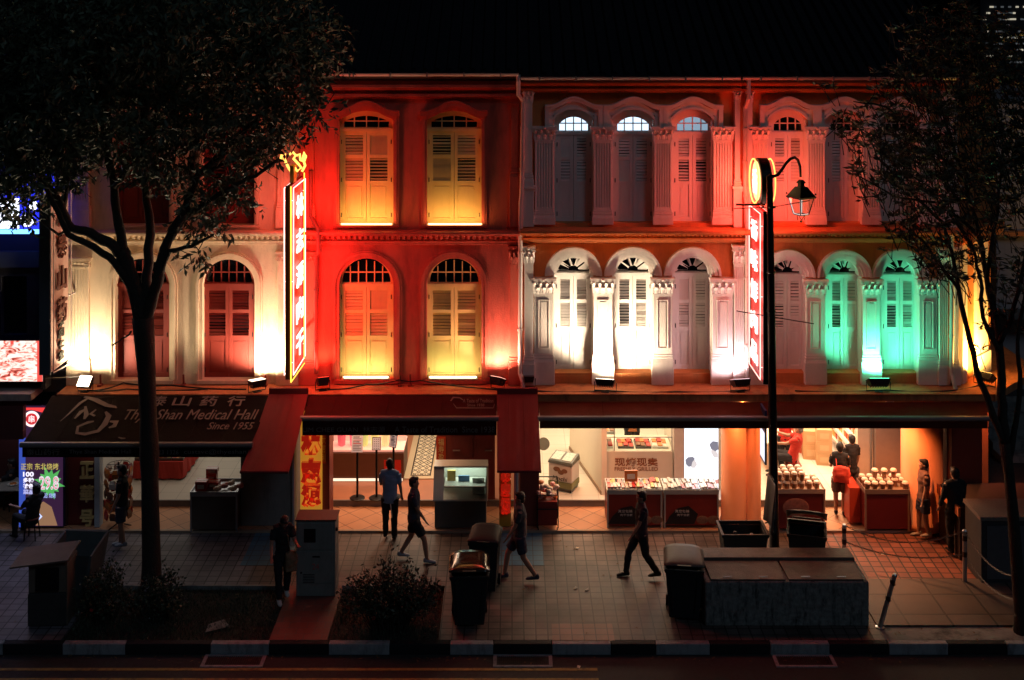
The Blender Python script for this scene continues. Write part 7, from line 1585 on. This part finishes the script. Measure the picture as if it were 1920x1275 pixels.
# ------------------------------------------------------------------ trees and shrubs
M_bark = mat('dark_bark', (.035, .028, .022), .9, var=.35, scale=10, bump=.9, bscale=26)
def leafmat(name, c, rough=.45):
    m = bpy.data.materials.new(name); m.use_nodes = True; t_ = m.node_tree; b = t_.nodes['Principled BSDF']; b.inputs['Roughness'].default_value = rough; b.inputs['Specular IOR Level'].default_value = .35
    g_ = t_.nodes.new('ShaderNodeNewGeometry'); h = t_.nodes.new('ShaderNodeHueSaturation'); h.inputs['Color'].default_value = (*c, 1)
    mr = t_.nodes.new('ShaderNodeMapRange'); mr.inputs[3].default_value = .45; mr.inputs[4].default_value = 1.7; t_.links.new(g_.outputs['Random Per Island'], mr.inputs[0]); t_.links.new(mr.outputs[0], h.inputs['Value']); t_.links.new(h.outputs[0], b.inputs['Base Color'])
    return m
M_leaf = leafmat('tree_leaf', (.075, .10, .062), .55); M_leaf2 = leafmat('long_tree_leaf', (.095, .09, .06), .55); M_leaf3 = leafmat('shrub_leaf', (.05, .065, .04))
def leaf_mesh(name, C, D, L, W, m, parent, rng, droop=.25):
    """C centres (n,3), D directions (n,3)"""
    n = len(C); D = D / np.linalg.norm(D, axis=1, keepdims=True); S = np.cross(D, rng.normal(size=(n, 3))); S /= np.linalg.norm(S, axis=1, keepdims=True); N = np.cross(D, S)
    l = (L * rng.uniform(.7, 1.25, n))[:, None]; w_ = (W * rng.uniform(.75, 1.2, n))[:, None]
    v = np.stack([C, C + D * l * .45 + S * w_ / 2 + N * w_ * .12, C + D * l - N * l * droop * .4, C + D * l * .45 - S * w_ / 2 + N * w_ * .12, C + D * l * .5 - N * l * .04], 1).reshape(-1, 3)
    f = (np.arange(n)[:, None, None] * 5 + np.array([[0, 1, 4], [1, 2, 4], [2, 3, 4], [3, 0, 4]])[None]).reshape(-1, 3)
    me = bpy.data.meshes.new(name); me.vertices.add(len(v)); me.vertices.foreach_set('co', v.ravel().astype(np.float32)); me.loops.add(f.size); me.loops.foreach_set('vertex_index', f.ravel().astype(np.int32)); me.polygons.add(len(f)); me.polygons.foreach_set('loop_start', (np.arange(len(f)) * 3).astype(np.int32)); me.update(calc_edges=True)
    return link(name, me, m, parent)
def pw(px, row, Y): return np.array(P(px, row, Y))
def sample_lobes(lobes, n, rng, Yc, yd):
    wts = np.array([l[2] * l[3] * (l[4] if len(l) > 4 else 1) for l in lobes], float); wts /= wts.sum(); out = []
    for k in rng.choice(len(lobes), n, p=wts):
        cx, cy, rx, ry = lobes[k][:4]; d = rng.normal(size=3); d /= np.linalg.norm(d); d *= rng.random() ** .40
        Y = Yc + d[1] * yd * max(rx, 60) / 150; out.append(pw(cx + d[0] * rx, cy + d[2] * ry, Y))
    return np.array(out)
rng = np.random.default_rng(3)
YT = -2.75
base = G(284, 1108); base.y = YT; T1 = thing('tree', base, 'big dark tree with forked trunk and dense crown in front of the cream house', 'tree')
mb = MB()
def limb(mb, pts, rad, Yoff=0.0, Yc=YT, n=9):
    rngl = random.Random(len(pts) * 7 + int(pts[-1][0])); Q = []; Rr = []
    for i in range(len(pts) - 1):
        for k in range(3):
            u = k / 3; x = pts[i][0] + (pts[i + 1][0] - pts[i][0]) * u; y = pts[i][1] + (pts[i + 1][1] - pts[i][1]) * u; f = (i + u) / (len(pts) - 1)
            if k: x += rngl.uniform(-2.5, 2.5); y += rngl.uniform(-2, 2)
            Q.append(P(x, y, Yc + Yoff * f)); Rr.append((rad[0] + (rad[1] - rad[0]) * f) * (1 + rngl.uniform(-.05, .08)))
    Q.append(P(*pts[-1], Yc + Yoff)); Rr.append(rad[1]); mb.tube(Q, Rr, n)
b2 = WZ(1108, YT)
mb.tube([P(284, 1112, YT), P(284, 1095, YT), P(284, 1050, YT), P(282, 960, YT), P(281, 900, YT), P(280, 850, YT), P(278, 780, YT), P(275, 700, YT), P(271, 640, YT), P(268, 595, YT)], [.24, .20, .175, .165, .16, .185, .155, .165, .19, .20], 14)
limbs = [([(268, 610), (252, 540), (236, 490), (228, 470)], (.16, .13), 0), ([(232, 480), (205, 455), (170, 437), (135, 428), (118, 395), (100, 360), (70, 325)], (.11, .05), -.3), ([(230, 475), (222, 420), (214, 350), (200, 280), (190, 180), (185, 80)], (.10, .045), .3),
         ([(272, 610), (288, 550), (305, 480), (322, 440), (350, 385), (370, 330), (440, 265), (500, 200)], (.12, .04), -.3), ([(270, 600), (274, 520), (282, 440), (272, 340), (268, 240), (270, 120)], (.11, .04), .6), ([(262, 570), (235, 520), (205, 482), (160, 455), (128, 440), (95, 372), (66, 318)], (.08, .04), -.6),
         ([(290, 545), (318, 470), (360, 462), (400, 440)], (.06, .02), -.5), ([(322, 440), (355, 400), (395, 375), (440, 348), (480, 330), (520, 300)], (.07, .03), -.5), ([(356, 330), (372, 240), (370, 150), (400, 60)], (.07, .03), .2), ([(214, 350), (260, 300), (300, 260), (330, 200)], (.05, .025), -.6), ([(135, 428), (110, 440), (60, 400)], (.035, .015), -.4),
         ([(118, 395), (128, 330), (150, 250), (120, 150)], (.05, .02), -.2), ([(246, 621), (228, 635), (210, 649)], (.018, .012), -.3), ([(370, 330), (440, 300), (520, 270), (590, 215)], (.05, .02), .3), ([(268, 240), (330, 150), (420, 90), (520, 60)], (.05, .02), 0)]
for pts, rad, yo in limbs: limb(mb, pts, rad, yo)
tr = mb.build('trunk', M_bark, T1, smooth=True)
lobes = [(120, 70, 230, 150, 1), (350, 50, 250, 140, 1), (520, 80, 115, 140, 1), (562, 180, 68, 72, .9), (70, 210, 160, 120, 1.1), (250, 215, 170, 95, 1), (430, 225, 130, 85, .9), (20, 330, 80, 70, 1), (100, 300, 90, 60, 1.0), (430, 355, 50, 35, .8), (385, 400, 45, 48, .8), (495, 262, 60, 38, 1), (290, 310, 75, 50, .9), (-30, 130, 120, 160, 1), (355, 330, 45, 40, .5), (610, 75, 30, 35, .6), (365, 470, 34, 26, .35), (50, 395, 50, 28, .5), (470, 305, 45, 30, .5)]
def sprays(cc, n, length, rng, droop, spread):
    k = len(cc); T = rng.normal(size=(k, 3)) * np.array([1, 1, .5]) + np.array([0, 0, droop]); T /= np.linalg.norm(T, axis=1, keepdims=True)
    T = np.repeat(T, n, 0); u = np.tile(np.linspace(0, 1, n), k)[:, None]; side = np.cross(T, rng.normal(size=T.shape)); side /= np.linalg.norm(side, axis=1, keepdims=True)
    C = np.repeat(cc, n, 0) + T * u * length + rng.normal(size=T.shape) * .025; D = T * .7 + side * spread + rng.normal(size=T.shape) * .15 + np.array([0, 0, -.25])
    return C, D
cc = sample_lobes(lobes, 4600, rng, YT, 1.9)
C, D = sprays(cc, 9, .38, rng, -.25, .9)
leaf_mesh('crown', C, D, .170, .062, M_leaf, T1, rng)
mb = MB()
for c in cc[::7]:
    c = Vector(c); d = Vector((rng.normal() * .2, rng.normal() * .2, -.1 - .2 * rng.random())); mb.tube([c, c + d * .6, c + d * .6 + Vector((.12 * rng.normal(), .1, -.2))], [.008, .010, .012], 4)
tag(mb.build('twigs', M_bark, T1), kind='stuff')
# right tree
YR = -4.15; T2 = thing('tree', (WX(1912, YR), YR, ZP), 'slender tree with several stems and long leaves at the right edge', 'tree')
mb = MB()
mb.tube([P(1916, 1205, YR), P(1914, 1150, YR), P(1906, 1050, YR), P(1899, 960, YR), P(1892, 890, YR), P(1884, 830, YR)], [.15, .115, .105, .098, .09, .10], 12)
for pts, rad, yo in [([(1884, 835), (1862, 780), (1845, 730), (1830, 690), (1812, 610), (1798, 545), (1790, 500), (1770, 420), (1700, 350), (1640, 290)], (.07, .018), .2), ([(1885, 835), (1880, 760), (1877, 690), (1872, 625), (1858, 560), (1850, 520), (1835, 440), (1810, 340), (1770, 220), (1740, 110)], (.09, .02), .3),
                     ([(1874, 660), (1852, 615), (1842, 585), (1838, 520), (1822, 460), (1780, 400)], (.05, .02), -.4), ([(1876, 640), (1895, 600), (1915, 520), (1935, 400), (1930, 260)], (.05, .02), 0), ([(1890, 870), (1905, 790), (1913, 700), (1908, 640), (1925, 520), (1940, 380)], (.055, .02), -.3), ([(1850, 520), (1870, 400), (1880, 280), (1860, 150)], (.04, .015), .2), ([(1835, 440), (1760, 380), (1680, 370), (1610, 330)], (.03, .012), .3), ([(1810, 340), (1720, 250), (1660, 200), (1600, 190)], (.03, .01), -.3), ([(1798, 545), (1765, 500), (1730, 450), (1690, 420)], (.03, .012), 0)]: limb(mb, pts, rad, yo, YR, 8)
mb.build('trunk', M_bark, T2, smooth=True)
lob = [(1650, 290, 75, 95, .6), (1720, 190, 100, 130, .7), (1845, 140, 125, 150, .7), (1865, 330, 115, 130, .8), (1740, 350, 100, 100, .8), (1785, 480, 75, 60, .6), (1895, 540, 60, 100, .5), (1600, 235, 45, 60, .25), (1715, 70, 55, 60, .35), (1690, 440, 50, 38, .4), (1940, 250, 70, 170, .8), (1607, 320, 24, 24, .35), (1800, 60, 100, 70, .4), (1555, 165, 24, 18, .3), (1860, 640, 50, 40, .15)]
cc = sample_lobes(lob, 1200, rng, YR, 1.6)
n_per = 12; C = np.repeat(cc, n_per, 0); th = rng.uniform(0, 2 * np.pi, len(C)); ax = np.repeat(rng.normal(size=(len(cc), 3)) * .35 + np.array([0, -.1, .6]), n_per, 0)
D = np.stack([np.cos(th), np.sin(th), np.zeros(len(C))], 1) + ax * rng.uniform(.2, 1.2, (len(C), 1)) + rng.normal(size=C.shape) * .2
leaf_mesh('crown', C + D * .01 + rng.normal(size=C.shape) * .02, D, .15, .040, M_leaf2, T2, rng)
mb = MB()
for c in cc: 
    c = Vector(c); d = Vector((rng.normal() * .10 + .1, rng.normal() * .08, -.18 - .22 * rng.random())); mb.tube([c, c + d * .5, c + d * 1.2 + Vector((rng.normal() * .05, 0, -.02))], [.005, .007, .009], 4)
tag(mb.build('twigs', M_bark, T2), kind='stuff')
# shrubs
def shrub(px0, px1, row0, row1, n, label, Yb, flowers=0):
    t = thing('shrub', (WX((px0 + px1) / 2, Yb), Yb, ZP - .06), label, 'shrub'); mb = MB(); base = Vector((WX((px0 + px1) / 2, Yb), Yb, ZP - .06)); hw = (WX(px1, Yb) - WX(px0, Yb)) / 2; hz = WZ(row0, Yb) - base.z; Cs = []
    for i in range(n):
        a = rng.uniform(-1, 1); bq = rng.uniform(-1, 1); tip = base + Vector((a * hw, bq * .42, hz * (.35 + .65 * rng.random()) * (1 - .35 * abs(a)))); mid = base.lerp(tip, .5) + Vector((rng.normal() * .05, rng.normal() * .05, .08)); mb.tube([base + Vector((a * hw * .35, bq * .2, 0)), mid, tip], [.009, .006, .003], 4)
        for k in range(26): u = .2 + .8 * rng.random(); p = mid.lerp(tip, u) if rng.random() < .75 else base.lerp(mid, u) ; Cs.append(np.array(p) + rng.normal(size=3) * .045)
    mb.build('stems', M_bark, t); C = np.array(Cs); D = rng.normal(size=C.shape) + np.array([0, -.2, .5]); leaf_mesh('leaves', C, D, .075, .04, M_leaf3, t, rng, .1)
    for i in range(flowers):
        c = Cs[rng.integers(len(Cs))]; mb = MB()
        for k in range(5): a = k * 1.257; mb.blob(Vector(c) + Vector((math.cos(a) * .02, -.06, math.sin(a) * .02)), (.016, .01, .016), 6, 4)
        mb.build('flower', mat('red_flower', (.5, .03, .03), .6), t)
shrub(635, 828, 1040, 1200, 170, 'bushy shrub with a few red flowers between the brick path and the shiny bin', -3.9, 4)
shrub(140, 250, 1055, 1190, 80, 'leafy shrub to the left of the big tree trunk', -3.7, 2)
shrub(240, 350, 1065, 1190, 80, 'leafy shrub around the foot of the big tree', -3.6, 1)
# grass and weeds
C = []
for a, b_ in ((gx(155, 1150), gx(515, 1160)), (gx(630, 1160), gx(822, 1150))):
    n = 5200 if a < -6 else 2600; C.append(np.stack([rng.uniform(a, b_, n), rng.uniform(yk + .16, ystrip - .08, n), np.full(n, ZP - .06)], 1))
C = np.concatenate(C); D = rng.normal(size=C.shape) * .45 + np.array([0, 0, 1.0]); o = leaf_mesh('grass', C, D, .09, .012, M_leaf3, None, rng, .4); tag(o, 'short grass and weeds in the planting strip', 'grass', kind='stuff')
